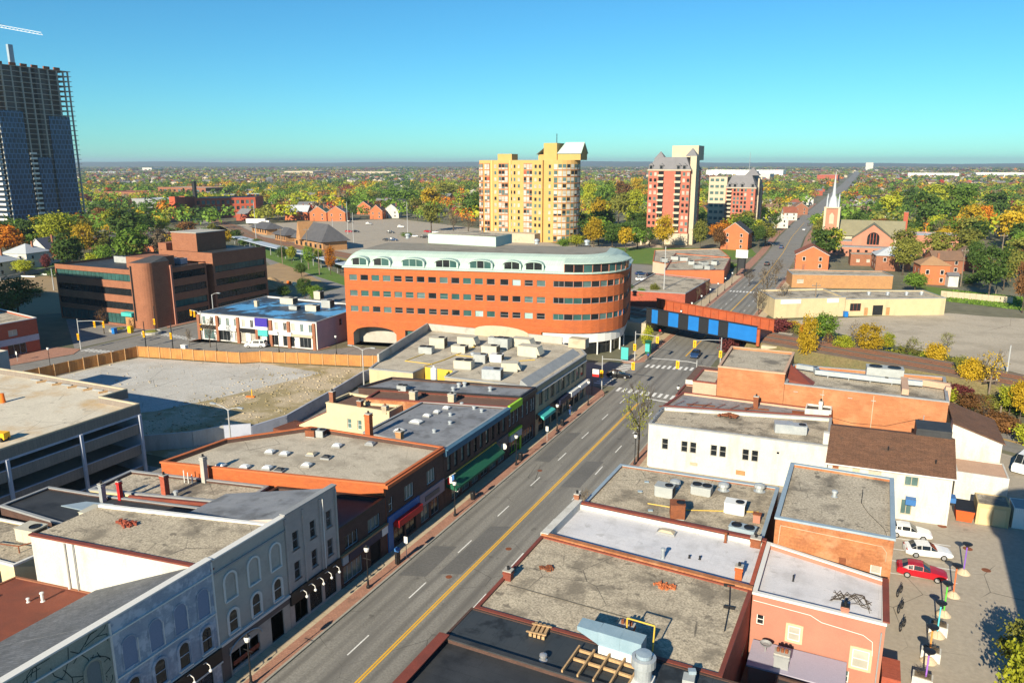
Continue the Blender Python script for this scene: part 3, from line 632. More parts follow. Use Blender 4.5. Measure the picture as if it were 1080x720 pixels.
zebra((-163, 112.4), (-148, 114.4), 13, 2.2, .5, 0)
zebra((-163.8, 132.6), (-148.2, 131), 13, 2.2, .5, 0)
for x in (8, 11, 14): lb.face([(x-.06, 64, .013), (x+.06, 64, .013), (x+.06, 64.01, .013), (x-.06, 64.01, .013)])
for k in range(4):
 y = 82.5+k*2.9; lb.face([(5.2, y, .012), (11.5, y+.6, .012), (11.5, y+.75, .012), (5.2, y+.15, .012)])
struct(lb.build('white_road_markings', M_linewhite)); struct(yb.build('yellow_road_markings', M_lineyellow))
b = MB(); P = [(-10, 143.2), (18, 136.2), (27, 131.5), (90, 91)]
for (a, c), (d, e) in zip(P, P[1:]):
 for o in (0, .5): b.face([(a, c+o, .014), (d, e+o, .014), (d, e+o+.2, .014), (a, c+o+.2, .014)])
struct(b.build('yellow_road_markings', M_lineyellow))
b = MB()
for x, y, r in ((-36.5, 62, .35), (-33.4, 70, .35), (-39, 92, .35), (-37, 128, .35), (-31, 128, .35), (14.2, 63, .5), (13.2, 92, .5), (14.5, 87.5, .45), (11, 97, .5)):
 b.lathe([(r, 0), (r, .012)], (x, y, .008), 14)
struct(b.build('manhole_covers', M_rust))
for poly in ([(-41.5, 60), (-38.7, 61), (-38.9, 68), (-41.4, 67)], [(-37.9, 62), (-35.6, 63), (-35.5, 75), (-37.7, 74)], [(-34.4, 88), (-31.9, 89), (-31.9, 99), (-34.2, 98)], [(-41.2, 95), (-39, 95.4), (-39.1, 109), (-41.2, 108)]):
 sheet('road_patch', poly, .0145, M_patch)
# railway embankment with two tracks
def embank(pts, w_top, slope, m, z=3.4):
 b = MB(); rows = []
 for i, p in enumerate(pts):
  a = Vector(pts[max(0, i-1)][:2]); c = Vector(pts[min(len(pts)-1, i+1)][:2]); d = (c-a).normalized(); nn = Vector((d.y, -d.x)); zz = p[2]
  rows.append([(p[0]+nn.x*k, p[1]+nn.y*k, h) for k, h in ((-w_top/2-slope*zz, -.05), (-w_top/2, zz), (w_top/2, zz), (w_top/2+slope*zz, -.05))])
 for r0, r1 in zip(rows, rows[1:]):
  for k in range(3): b.face([r0[k], r0[k+1], r1[k+1], r1[k]], 0 if k == 1 else 1)
 for r in (rows[0], rows[-1]): b.face(r if r is rows[-1] else r[::-1], 1)
 return struct(b.build('railway_embankment', m))
EE = [(-20.5, 177.5, 3.6), (17, 163.5, 3.6), (60, 147, 3.0), (150, 110, 2.0), (260, 60, 1)]
EW = [(-700, 590, .1), (-400, 395, .3), (-326, 338, .4), (-199, 275, .8), (-110, 225, 2), (-49.5, 191, 3.6)]
embank(EE, 12, 1.3, [M_ballast, M_scrub]); embank(EW, 11, 1.3, [M_ballast, M_scrub])
rb = MB()
for E in (EE, EW):
 for p, q in zip(E, E[1:]):
  d = Vector((q[0]-p[0], q[1]-p[1])).normalized(); nn = Vector((d.y, -d.x))
  for k in (-3.1, -1.6, 1.6, 3.1):
   a = (p[0]+nn.x*k, p[1]+nn.y*k, p[2]+.12); c = (q[0]+nn.x*k, q[1]+nn.y*k, q[2]+.12); rb.tube(a, c, .08, .08, 4)
struct(rb.build('railway_tracks', M_rust))
# rail bridge
t = thing('railway_bridge', 'steel girder railway bridge over the main street with blue and black panels', 'bridge', (-35, 180, 0))
NA, NB = Vector((-48.5, 181.2)), Vector((-20.6, 169.4)); FA, FB = Vector((-51, 200.6)), Vector((-18.6, 183.8)); zb, zt = 3.9, 7.35
def girder(A, B, zb, zt, name, mats, stripes):
 b = MB(); d = (B-A); L = d.length; d.normalize(); nn = Vector((d.y, -d.x)); ang = atan2(d.y, d.x)
 at = lambda s, o: (A.x+d.x*s+nn.x*o, A.y+d.y*s+nn.y*o)
 for s0, s1, mi in stripes:
  p = at((s0+s1)/2*L, 0); b.obox(p[0], p[1], zb, zt, (s1-s0)*L, .12, ang, mi)
 p = at(L/2, 0); b.obox(p[0], p[1], zt+.002, zt+.16, L+.2, .6, ang, len(mats)-1); b.obox(p[0], p[1], zb-.16, zb-.002, L+.2, .6, ang, len(mats)-1)
 return b.build(name, mats, t), at, L, ang
st = [(0, .09, 0), (.09, .17, 1)]
cuts = [0, .06, .155, .245, .335, .425, .515, .605, .695, 1.0]; st = [(a, c, (i+1) % 2 if i < 8 else 0) for i, (a, c) in enumerate(zip(cuts, cuts[1:]))]
st = [(0, .055, 1), (.055, .115, 0), (.115, .22, 1), (.22, .315, 0), (.315, .41, 1), (.41, .505, 0), (.505, .595, 1), (.595, .68, 0), (.68, .765, 1), (.765, 1, 0)]
girder(NA, NB, zb, zt, 'near_girder', [M_blue, M_blacksteel, M_blacksteel], st)
g, at, L, ang = girder(FA, FB, 3.6, 6.4, 'far_girder', [M_rustred, M_rustred], [(0, 1, 0)])
for k in range(15):
 b = MB(); p = at((k+.5)/15*L, .2); b.obox(p[0], p[1], 3.7, 6.35, .12, .3, ang); b.build('stiffener', M_rustred, t)
b = MB(); b.prism([(-48.4, 181.6), (-20.6, 169.9), (-18.8, 183.3), (-50.8, 200.0)], 3.5, 3.85); b.build('deck', M_blacksteel, t)
for (x, y, x2, y2) in ((-51.5, 181, -51.5, 201), (-19.2, 169, -17.2, 185)):
 b = MB(); s = -1 if x < -35 else 1
 b.prism([(x-.2, y), (x2-.2, y2), (x2+3*s, y2), (x+3*s, y)] if s > 0 else [(x+3, y), (x2+3, y2), (x2-3, y2), (x-3, y)], 0, 3.45); b.build('abutment', M_concwarm, t)
b = MB(); b.tube((-20.2, 169.2, 3.2), (-20.2, 169.2, 6.9), .38, .38, 10); b.build('end_post', M_rustred, t)
# ---------------------------------------------------------------- west side of the main street: the shop row
FX = -45.0
def add(t, name, m, fn):
 b = MB(); fn(b); return b.build(name, m, t)
def sloped(name, label, y0, y1, xb, yb0, yb1, top, zf, zbk, mwall, mroof, front, mside=None, coping=None, depth=.16):
 t = thing(name, label, 'building', (FX-5, (y0+y1)/2, 0))
 w = MB(); holes = [(k[0]-k[2]/2, k[0]+k[2]/2, k[1], k[1]+k[3]) for k in front if not k[6].get('arch')]
 wall_quad(w, (FX, y0), (FX, y1), 0, top, holes, depth)
 for (ya, yb, s) in ((y0, yb0, 1), (y1, yb1, 0)):
  q = [(FX, ya, 0), (FX, ya, top), (FX-.4, ya, top), (FX-.4, ya, zf), (xb, yb, zbk), (xb, yb, 0)]
  w.face(q if s else q[::-1], 1)
 w.face([(xb, yb1, 0), (xb, yb0, 0), (xb, yb0, zbk), (xb, yb1, zbk)][::-1], 1)
 w.face([(FX, y0, top), (FX, y1, top), (FX-.4, y1, top), (FX-.4, y0, top)], 0)
 w.face([(FX-.4, y0, zf), (FX-.4, y1, zf), (FX-.4, y1, top), (FX-.4, y0, top)][::-1], 0)
 w.build('wall', [mwall, mside or mwall], t)
 r = MB(); r.face([(FX-.4, y0, zf), (FX-.4, y1, zf), (xb, yb1, zbk), (xb, yb0, zbk)]); r.build('roof', mroof, t)
 if coping: add(t, 'coping', coping, lambda b: b.box(FX-.48, FX+.14, y0+.01, y1-.01, top+.003, top+.13))
 for k in front:
  kw = dict(k[6]); put_window(t, (FX, y0), (FX, y1), k[0], k[1], k[2], k[3], k[4], k[5], depth=-.015 if kw.get('arch') else depth, **kw)
 return t
def band(t, name, m, y0, y1, z0, z1, d=.12, x=FX, e=.015):
 return add(t, name, m, lambda b: b.box(x+.003, x+d, y0+e, y1-e, z0, z1))
def gooseneck(t, y, z, lean=1):
 a = add(t, 'gooseneck_lamp', M_whitetrim, lambda b: b.path([(FX+.12, y, z), (FX+.55, y, z+.35), (FX+.95, y, z+.2), (FX+1.0, y, z-.1)], .035, 5))
 g = MB(); g.ball((FX+1.0, y, z-.22), .14, 10, 6); g.build('globe', M_globe, a)
GD = M_glassdark
# mural building
w0 = row(spread(.5, 16, 6), 6.95, 1.15, 2.3, mat('painted_blind_window', (.17, .20, .205), fine=.05), M_greenpaint, arch=True, style='none', hood=M_greenpaint, sill=M_greenpaint)
w0 += row(spread(.5, 16, 6), 3.9, 1.1, 2.2, GD, M_greenpaint, arch=True, hood=M_greenpaint, sill=M_greenpaint)
t = sloped('corner_shop', 'green-grey painted shop block with bare branches painted across its arched windows, nearest on the left', 14, 30.19, -57.5, 13, 28.94, 11.4, 11.0, 6.3, M_greenpaint, M_shingle, w0, coping=M_whitetrim)
band(t, 'string_course', M_whitetrim, 14, 30.15, 10.2, 10.32); band(t, 'string_course', M_whitetrim, 14, 30.15, 3.45, 3.6)
mb_ = MB(); q = random.Random(5)
for k in range(120):
 y, z = q.uniform(15, 29.5), q.uniform(3.8, 11); a = q.uniform(.2, 1.4)*q.choice((1, -1)); l = q.uniform(.8, 2.6)
 for i in range(3):
  y2, z2 = min(30, max(14.1, y+l*.4*cos(a))), min(11.2, max(3.7, z+l*.4*sin(a)))
  d = (z2-z, y-y2); n_ = hypot(*d)+1e-6; d = (d[0]/n_*.03, d[1]/n_*.03)
  mb_.face([(FX+.012, y-d[0], z-d[1]), (FX+.012, y2-d[0], z2-d[1]), (FX+.012, y2+d[0], z2+d[1]), (FX+.012, y+d[0], z+d[1])]); y, z = y2, z2; a += q.uniform(-.6, .6)
mb_.build('mural_branches', mat('mural_dark_paint', (.035, .045, .04), fine=0), t)
band(t, 'fascia', M_shopdark, 14, 30.15, 2.5, 3.4, .2)
# blue building
bl = mat('blue_blind_arch', (.20, .25, .36), fine=.05)
w1 = row(spread(.2, 9.1, 4), 6.95, 1.25, 2.5, bl, M_bluepaint, arch=True, style='none', hood=None)
w1 += row(spread(.2, 9.1, 4), 3.95, 1.05, 2.15, GD, M_bluepaint, arch=True, hood=M_bluepaint, sill=M_whitetrim)
w1 += row([2.2, 6.6], .5, 3.4, 1.7, GD, M_shopdark, style='n3')
t = sloped('blue_shop', 'blue painted brick shop with two rows of arches and white lamps over black fascia', 30.2, 39.35, -57.5, 28.95, 38.0, 11.4, 11.0, 6.3, M_bluepaint, M_shingle, w1, coping=M_whitetrim)
for z in (10.15, 6.65, 3.55): band(t, 'string_course', M_whitetrim, 30.2, 39.35, z, z+.12)
band(t, 'corner_pilaster', M_whitetrim, 30.16, 30.3, 3.5, 11.2, .1, e=0); band(t, 'corner_pilaster', M_whitetrim, 39.24, 39.36, 3.5, 11.2, .1, e=0)
for y, c in zip(spread(30.4, 39.2, 4), range(4)):
 add(t, 'lit_arch_edge', M_whitetrim, lambda b: b.box(FX+.003, FX+.09, y+.66, y+.72, 6.95, 8.9))  # white strip at each arch's far side, painted stand-in for its sunlit reveal
band(t, 'fascia', M_shopdark, 30.2, 39.35, 2.35, 3.5, .25); band(t, 'fascia_trim', M_whitetrim, 30.2, 39.35, 2.22, 2.34, .3)
for y in (31, 32.6, 34.2, 35.8, 37.4): gooseneck(t, y, 3.2)
# grey arched building
w2 = row(spread(.3, 8.2, 3), 7.1, 1.15, 2.3, M_greypaint, M_greypaint, arch=True, style='none', hood=M_whitetrim, sill=M_whitetrim)
w2 += row(spread(.3, 8.2, 3), 4.05, 1.0, 2.0, GD, M_whitetrim, arch=True, hood=M_whitetrim, sill=M_whitetrim)
w2 += [(2.7, .45, 3.3, 1.75, M_glassmid, M_flashgrey, dict(style='n3')), (6.6, .15, 1.6, 2.6, M_dark, M_shopdark, dict(style='none'))]
t = sloped('grey_arched_shop', 'grey painted shop with white arch surrounds and gravel roof above a white side wall', 39.4, 47.65, -64, 37.0, 43.6, 11.3, 10.5, 10.3, M_greypaint, M_roofgravel2, w2, mside=M_white, coping=M_whitetrim)
band(t, 'cornice', M_whitetrim, 39.4, 47.65, 3.5, 3.72, .22); band(t, 'string_course', M_flashgrey, 39.4, 47.65, 10.0, 10.15)
band(t, 'ground_floor_panel', M_brownpaint, 39.4, 40.3, .1, 3.48, .06); band(t, 'ground_floor_panel', M_brownpaint, 39.4, 47.65, 2.85, 3.48, .05)
ar = MB(); prev = None
for i in range(13):
 a = pi*i/12; p = (40.3+1.8+1.85*cos(a+0), 2.2+.95*sin(a))
 if prev: ar.tube((FX+.12, *prev), (FX+.12, *p), .06, .06, 5)
 prev = p
ar.build('shop_arch_trim', M_flash, t)
add(t, 'sign_band', M_flashred, lambda b: b.box(FX+.02, FX+.06, 40.6, 43.6, .95, 1.35))
add(t, 'coping', M_flashred, lambda b: [b.obox(-54.5, 38.22, 10.45, 10.6, 19.2, .4, atan2(2.4, 19), 0)])
add(t, 'coping', M_whitetrim, lambda b: [b.obox(-54.6, 45.5, 10.35, 10.62, 18.8, .35, atan2(4.05, 19), 0)])
add(t, 'downpipe', M_whitetrim, lambda b: b.tube((-60.2, 37.38, 6), (-60.2, 37.38, 10.3), .12, .12, 8))
add(t, 'downpipe', M_flashgrey, lambda b: b.tube((-59.2, 37.5, 6), (-59.2, 37.5, 10.4), .05, .05, 6))
debris('heap of broken red brick on the gravel roof of the grey arched shop', 'brick_rubble', 'rubble', -58.3, 42.1, 10.4, 1.1, 46, M_redbrick)
# red-brown rear roof, cream rear extension
building('rear_extension', 'low rear block with red-brown flat roof behind the blue shop', [(-68, 21), (-57.55, 20), (-57.55, 37.9), (-66.5, 36.7)], 5.9, M_brownbrick, M_redroof, .12, .2)
roof_vent('small white vent pipe on the red-brown roof, longest shadow', -60.6, 35.2, 5.9, .12, .75, M_globe)
roof_vent('short white vent stub on the red-brown roof beside a taller pipe', -61.6, 34.6, 5.9, .1, .3, M_globe)
roof_vent('short white vent stub near the far left corner of the red-brown roof', -64.8, 33.6, 5.9, .1, .25, M_globe)
roof_vent('short white vent stub low on the red-brown roof near the shingles', -60.8, 30.2, 5.9, .11, .35, M_globe)
chimney('dark slim chimney at the left edge of the red-brown roof', -62.6, 26.6, 5.9, .6, .6, 2.2, M_darkbrick)
t = building('cream_rear_block', 'cream rear extension with two tall windows at the left edge of the picture', [(-80, 36), (-67.2, 37.0), (-66.8, 43.5), (-80, 42)], 6.6, M_cream, M_roofgravel2, .15, .2, M_whitetrim,
         {0: row([7.5, 10.6], 4.1, .75, 1.7, [GD], M_shopdark)})
ac_unit('beige rooftop air conditioner at left edge beside a rusty rail', -70.6, 41.0, 6.6, 2.3, 1.7, 1.7, .12, kind='side')
ac_unit('beige rooftop air conditioner against the corner of the grey arched shop', -66.9, 45.2, 7.0, 2.4, 1.9, 2.0, .12, kind='side')
t = thing('roof_rail', 'rusty pipe guard rail across the cream rear block roof', 'guard rail', (-69, 39.5, 6.6))
add(t, 'rail', M_rust, lambda b: b.path([(-73, 38, 7.3), (-69.2, 38.8, 7.3), (-66.3, 43.4, 7.6)], .06, 6))
for p in ((-73, 38), (-69.2, 38.8)): add(t, 'post', M_rust, lambda b: b.tube((*p, 6.6), (*p, 7.3), .06, .06, 6))
building('dark_rear_block', 'dark flat-roofed rear block between the parking garage and the grey arched shop', [(-80, 43.7), (-64.3, 43.7), (-57.6, 45.5), (-57.6, 52.9), (-74, 49.8), (-80, 49)], 6.9, M_darkbrick, M_roofdark, .2, .25, M_flashgrey)
tag(add(None, 'roof_patch_panel', M_flash, lambda b: b.prism([(-74.5, 46.6), (-70.6, 46.9), (-69.8, 49.2), (-73, 48.4)], 6.92, 7.0)), 'pale green sheet panel lying on the dark rear roof', 'roof panel')
# mauve-grey building
w3 = row([1.35, 3.75, 6.1], 7.6, .85, 1.75, [M_glassdark, M_glassmid], M_flashgrey, hood=M_mauvepaint, sill=M_mauvepaint) + row([1.35, 3.75, 6.1], 4.6, .85, 1.75, [GD, M_glassmid], M_flashgrey, hood=M_mauvepaint, sill=M_mauvepaint)
w3 += row([1.5, 3.6, 5.8], .35, 1.8, 2.0, [M_glassmid, GD], M_shopdark, style='mid')
t = sloped('mauve_grey_shop', 'narrow mauve-grey painted brick shop with hooded windows and a dark lamp-lit fascia', 47.7, 55.05, -57.5, 45.6, 53.0, 11.45, 11.1, 9.0, M_mauvepaint, M_roofgrey, w3, coping=M_flashgrey)
for y in (47.8, 50.1, 52.5, 54.85): band(t, 'pilaster', M_mauvepaint if y < 54 else M_greypaint, y-.1, y+.1, 3.8, 11.1, .14, e=0)
add(t, 'downpipe', M_whitetrim, lambda b: b.tube((FX+.2, 52.75, 3.8), (FX+.2, 52.75, 11), .05, .05, 6))
band(t, 'fascia', M_shopdark, 47.7, 55.05, 2.5, 3.75, .22)
for y in (48.9, 50.1, 51.3, 52.5, 53.7): gooseneck(t, y, 3.3)
building('gravel_rear_block', 'low dark gravel roof block behind the mauve-grey shop', [(-75.5, 50.6), (-57.6, 55.0), (-58.2, 59.7), (-76, 56.3)], 6.7, M_darkbrick, M_roofgravel, .3, .3, M_flashgrey, mats={0: M_cream})
chimney('slim grey chimney stack beside the orange parapet wall', -66, 58.0, 6.8, .55, .55, 2.9, M_concrete)
chimney('red brick chimney on the low dark gravel roof', -66.8, 53.3, 6.8, .65, .6, 2.4, M_redbrick)
chimney('round-topped grey flue stack on the dark rear roof', -71.5, 49.3, 7.0, .5, .5, 1.9, M_flashgrey)
chimney('slim red chimney on the dark rear roof beside a grey flue', -70.2, 50.4, 7.0, .4, .4, 2.0, M_red)
roof_vent('grey cowl vent beside the red chimney on the low gravel roof', -65.6, 53.6, 6.75, .2, .6)
tag(add(None, 'roof_coping_strip', M_flashred, lambda b: b.obox(-64.5, 52.2, 6.95, 7.3, 10.5, .3, atan2(4.4, 18))), 'red flashed upstand along the near edge of the low gravel roof', 'roof upstand')
t = thing('conduit_rack', 'white conduit pipes standing beside the slim grey chimney', 'pipes', (-67.5, 57.0, 6.7))
for k in range(3): add(t, 'conduit', M_whitetrim, lambda b: b.tube((-68+k*.5, 56.9+k*.1, 6.7), (-68+k*.5, 56.9+k*.1, 8.2-.2*k), .06, .06, 6))
roof_vent('white mushroom vent on the dark rear roof near the mauve-grey shop', -63.2, 48.6, 7.0, .25, .5)
# low dark shop
w4 = row([2.0, 5.9], 4.0, 2.2, 1.5, [M_glassmid, GD], M_flash, style='tri') + row([2.0], .4, 3.2, 1.9, [M_glassmid], M_flash, style='n4') + row([6.0], .2, 1.9, 2.3, [M_dark], M_shopdark, style='none')
t = building('low_brick_shop', 'low dark brick shop with navy fascia between the mauve-grey shop and the orange corniced one', [(-57.5, 53.2), (FX, 55.1), (FX, 63.2), (-57.5, 60.4)], 6.4, M_darkbrick, M_roofdark, .4, .3, M_shopdark, {1: w4})
band(t, 'fascia', M_navysign, 56.2, 61.9, 2.75, 3.6, .3); band(t, 'fascia_end_panel', M_globe, 62.0, 63.1, 2.75, 3.6, .3); band(t, 'fascia_end_panel', M_flash, 55.2, 56.1, 2.75, 3.6, .3)
band(t, 'wood_cornice', mat('weathered_tan_board', (.32, .2, .1), fine=.1), 55.1, 63.2, 3.65, 3.85, .35)
# orange corniced brick
w5 = row([.9], 4.7, .8, 1.7, [GD], M_whitetrim) + row([4.6, 9.4], 4.7, 1.9, 1.75, [M_glassmid], M_whitetrim, style='tri', sill=M_whitetrim)
w5 += row([2.4, 4.8], .4, 2.2, 1.9, [GD], M_shopdark, style='mid') + row([7.9, 10.2], .4, 1.9, 2.0, [GD, M_glassmid], M_flashgrey, style='mid')
t = building('orange_cornice_shop', 'dark brick shop with an orange cornice, a pale gravel roof and a red awning sign', [(-72.3, 57.5), (FX, 63.3), (FX, 75.65), (-64.5, 74.6), (-71.2, 66.5)], 7.7, M_darkbrick, M_roofpale, .55, .25, M_cornorange, {1: w5}, cope_over=.08, mats={0: M_orangebrick})
band(t, 'cornice', M_cornorange, 63.3, 75.65, 7.7, 8.1, .3)
band(t, 'blue_fascia', M_bluesign, 63.4, 69.8, 3.4, 4.3, .18); band(t, 'red_awning_sign', M_red, 64.6, 69.6, 2.7, 3.5, .75); band(t, 'mauve_fascia', mat('mauve_panel', (.27, .22, .25), fine=.05), 69.9, 75.6, 2.6, 4.2, .15); band(t, 'dark_sign', M_brownpaint, 71.0, 74.3, 3.0, 3.6, .22)
add(t, 'blue_pilaster', M_bluesign, lambda b: b.box(FX+.003, FX+.15, 63.35, 64.3, .12, 3.4))
# blue-grey roofed shop
w6 = []
for c in spread(.5, 18, 5): w6 += row([c-.85, c+.85], 4.6, .9, 2.0, [M_glassmid, GD], M_shopdark, hood=M_darkbrick, sill=M_flashgrey)
w6 += row(spread(1.6, 17.6, 6), .35, 2.1, 2.0, [M_glassmid, GD], M_flashgrey, style='mid')
t = building('blue_cornice_shop', 'long dark brick shop with blue cornice, grey membrane roof and dark green awning', [(-57.6, 76.6), (FX, 75.7), (FX, 94), (-57.6, 91.1)], 7.7, M_darkbrick, M_roofgrey, .18, .25, M_flashgrey, {1: w6})
band(t, 'cornice', M_cornblue, 75.7, 94, 7.0, 7.8, .45); band(t, 'cornice_shelf', M_cornblue, 75.7, 94, 7.81, 7.95, .7)
add(t, 'awning', M_awngreen, lambda b: b.raw([(FX+.02, 76.2, 3.9), (FX+.02, 90, 3.9), (FX+1.5, 90, 2.75), (FX+1.5, 76.2, 2.75), (FX+1.5, 90, 2.45), (FX+1.5, 76.2, 2.45), (FX+.02, 76.2, 2.75), (FX+.02, 90, 2.75)], [(0, 3, 2, 1), (3, 5, 4, 2), (0, 6, 3), (1, 2, 7), (6, 0, 1, 7), (6, 5, 3), (7, 2, 4), (6, 7, 4, 5)]))
band(t, 'fascia', M_brownpaint, 90.1, 93.9, 2.6, 4.0, .2); add(t, 'awning_trim', M_pipeyellow, lambda b: b.box(FX+.03, FX+.2, 76.2, 90, 3.92, 4.02))
for y in (76.9, 90.6):
 s_ = add(t, 'projecting_sign', M_globe, lambda b: b.tube((FX+1.1, y-.06, 2.5 if y < 80 else 3.3), (FX+1.1, y+.06, 2.5 if y < 80 else 3.3), .42, .42, 16))
 add(t, 'sign_bracket', M_black, lambda b: b.tube((FX, y, 3.0 if y < 80 else 3.8), (FX+1.5, y, 3.0 if y < 80 else 3.8), .04, .04, 5))
t = thing('flag', 'small red white and blue flag on a slanted pole at the green awning', 'flag', (FX+.9, 76.0, 4))
add(t, 'flagpole', M_whitetrim, lambda b: b.tube((FX, 76, 3.9), (FX+1.5, 76, 5.0), .03, .03, 5))
fb = MB()
for k, mi in enumerate((0, 1, 2)): fb.box(FX+.35+.32*k, FX+.66+.32*k, 75.98, 76.0+.03, 3.3+.2*k, 4.15+.25*k, mi)
fb.build('cloth', [M_red, M_globe, M_bluesign], t)
chimney('tall slim orange brick chimney between the pale gravel roof and the grey membrane roof', -56.2, 76.0, 7.7, .75, .75, 3.1, M_orangebrick)
chimney('squat cream brick chimney on the near edge of the grey membrane roof', -52.2, 77.0, 7.7, .8, .7, 1.0, M_tanwall)
for i, (a, b_) in enumerate(((1, 0),)): pass
for lab, x, y, lx, ly in (('largest white skylight in the middle of the grey membrane roof', -53.6, 83.2, 1.7, 1.2), ('small pale skylight toward the back of the grey membrane roof', -53.6, 86.0, 1.1, .7), ('reddish low skylight near the back of the grey membrane roof', -53.2, 88.0, .9, .8), ('pale skylight at the far back edge of the grey membrane roof', -52.9, 90.2, 1.0, .8), ('white skylight low on the near side of the grey membrane roof', -53.7, 79.2, 1.4, .9)):
 skylight(lab, x, y, 7.72, lx, ly)
for lab, px_, py_ in (('grey vent box on the grey membrane roof nearest the cornice end', 475, 438), ('grey vent box on the grey membrane roof below the large skylight', 474.7, 446.7), ('grey vent box between the large skylight and the cornice', 487, 427), ('grey vent box near the far end of the grey membrane roof', 508, 434), ('grey vent box on the far right of the grey membrane roof', 500, 431), ('grey vent box near the orange chimney on the grey membrane roof', 458, 455.5)):
 p = G(px_, py_, 7.75); roof_vent(lab, p[0], p[1], 7.7, .2, .3)
# lime shop and its dark neighbour
w7 = row([.8, 2.1, 3.4], 4.7, .75, 2.0, [M_glassdark], M_whitetrim, sill=M_whitetrim) + row([2.2], .3, 3.2, 2.1, [GD], M_lime, style='n3')
t = building('lime_shop', 'narrow shop with lime green cornice, white windows and a brown flat roof', [(-66, 88.9), (FX, 94.05), (FX, 98.4), (-66.6, 93.0)], 7.7, M_darkbrick, M_roofbrown, .25, .25, M_flashred, {1: w7}, mats={0: M_orangebrick2})
band(t, 'lime_cornice', M_lime, 94.05, 98.4, 7.1, 8.1, .4); band(t, 'lime_fascia', M_lime, 94.05, 98.4, 3.5, 3.9, .35); band(t, 'shop_sign', M_flash, 94.3, 98.2, 2.5, 3.5, .4); band(t, 'lime_pilaster', M_lime, 98.0, 98.38, .15, 3.4, .2, e=0)
w8 = row([.9, 2.6, 4.1, 5.0], 4.7, .75, 2.1, [M_glassmid], M_whitetrim) + row([2.8], .3, 4.2, 2.2, [GD], M_flashgrey, style='n4')
t = building('dark_brick_shop', 'dark brick shop with tall white windows between the lime shop and the beige one', [(-70, 92.4), (-66.7, 93.3), (FX, 98.45), (FX, 104.1), (-68.4, 99.3)], 7.9, M_darkbrick, M_roofgrey, .3, .25, M_shopdark, {2: w8})
band(t, 'cornice', M_shopdark, 98.45, 104.1, 7.5, 8.1, .35)
chimney('pale square chimney on the brown roof nearest the lime cornice', -53.8, 93.4, 7.8, 1.0, .8, 1.1, M_concwarm)
chimney('cream square chimney on the brown roof, left of its twin', -59.3, 91.5, 7.8, 1.0, .8, 1.3, M_concwarm)
for lab, px_, py_ in (('small black pipe vent on the far grey roof by the beige shop', 484, 408), ('grey cowl vent on the far grey roof', 490, 407), ('dark domed vent toward the street end of the far grey roof', 517, 412), ('silver vent cluster in the middle of the far grey roof', 478, 412)):
 p = G(px_, py_, 7.95); roof_vent(lab, p[0], p[1], 7.9, .25, .5)
ac_unit('dark grey condenser on the brown roof above the cream rear house', *G(425, 411, 8)[:2], 7.75, 1.6, 1.2, 1.2, .1, M_acgrey, 'twin')
# cream rear house
p0, p1, p2 = G(381, 426, 6.5), G(428, 427, 6.5), G(433, 420, 6.5)
t = building('cream_rear_house', 'cream rendered rear house with two white windows behind the shop row', [(-71.5, 86.4), (-60.5, 86.8), (-60.5, 90.2), (-66.3, 88.9), (-67, 92), (-71.5, 92)], 6.9, M_cream, M_roofbrown, .3, .25, M_cream, {0: row([4.0, 5.8], 3.7, .75, 1.5, [M_glassmid], M_whitetrim)})
chimney('dark brown chimney at the left end of the cream rear house', -70.9, 87.2, 6.9, .7, .7, 1.9, M_brownbrick)
chimney('red-brown chimney on the front wall of the cream rear house', -65.7, 87.0, 6.9, .7, .7, 1.2, M_brownbrick)
chimney('cream chimney with a metal cowl at the right end of the cream rear house', -61.3, 87.0, 6.9, .8, .7, 1.0, M_concwarm, 1)
t = thing('lean_to', 'cream lean-to with a sloping red roof against the cream rear house', 'lean-to', (-74, 88, 0))
add(t, 'wall', M_cream, lambda b: b.raw([(-77.5, 87, 0), (-71.6, 87, 0), (-71.6, 87, 5.6), (-77.5, 87, 2.6), (-77.5, 91, 0), (-71.6, 91, 0), (-71.6, 91, 5.6), (-77.5, 91, 2.6)], [(0, 1, 2, 3), (4, 0, 3, 7), (5, 4, 7, 6), (1, 5, 6, 2)]))
add(t, 'roof', M_flashred, lambda b: b.raw([(-77.8, 86.8, 2.55), (-71.62, 86.8, 5.7), (-71.62, 91.2, 5.7), (-77.8, 91.2, 2.55), (-77.8, 86.8, 2.65), (-71.62, 86.8, 5.8), (-71.62, 91.2, 5.8), (-77.8, 91.2, 2.65)], [(3, 2, 1, 0), (4, 5, 6, 7), (0, 1, 5, 4), (2, 3, 7, 6), (3, 0, 4, 7)]))
tag(add(None, 'yard_shed', mat('reddish_board', (.17, .06, .035), fine=.15, brick=(.2, 30, .015, .85, .5)), lambda b: b.prism([(-80.5, 84.5), (-76, 84.0), (-75.5, 88.5), (-80, 89)], 0, 2.4, 0)), 'reddish board enclosure in the yard beside the cream rear house', 'enclosure')
# beige corner shop
PB = [(-75.2, 102.5), (-67, 103.4), (-67, 107.2), (-61, 107.2), (-61, 103.6), (FX, 104.2), (FX, 127.5), (-47.5, 131.6), (-52, 133.4), (-82.5, 133.4), (-76.3, 106.2)]
w9 = []
for c in spread(1, 22.5, 9): w9.append((c, 4.6, 1.7, 2.2, R.choice([GD, M_glassmid]), M_beige, dict(style='mid')))
w9 += row(spread(1, 22.5, 8), .3, 2.3, 2.4, [GD, M_glassmid], M_shopdark, style='mid')
t = building('beige_corner_shop', 'large beige concrete shop on the corner with a flat roof crowded with air conditioners', PB, 8.0, M_beige, M_roofpale, .12, .3, M_flashgrey, {5: w9, 0: [(3.6, 3.0, 1.7, 1.2, M_dark, M_beige, dict(style='none'))]}, mats={0: M_yellowwall, 1: M_yellowwall, 2: M_yellowwall, 3: M_yellowwall, 10: M_yellowwall})
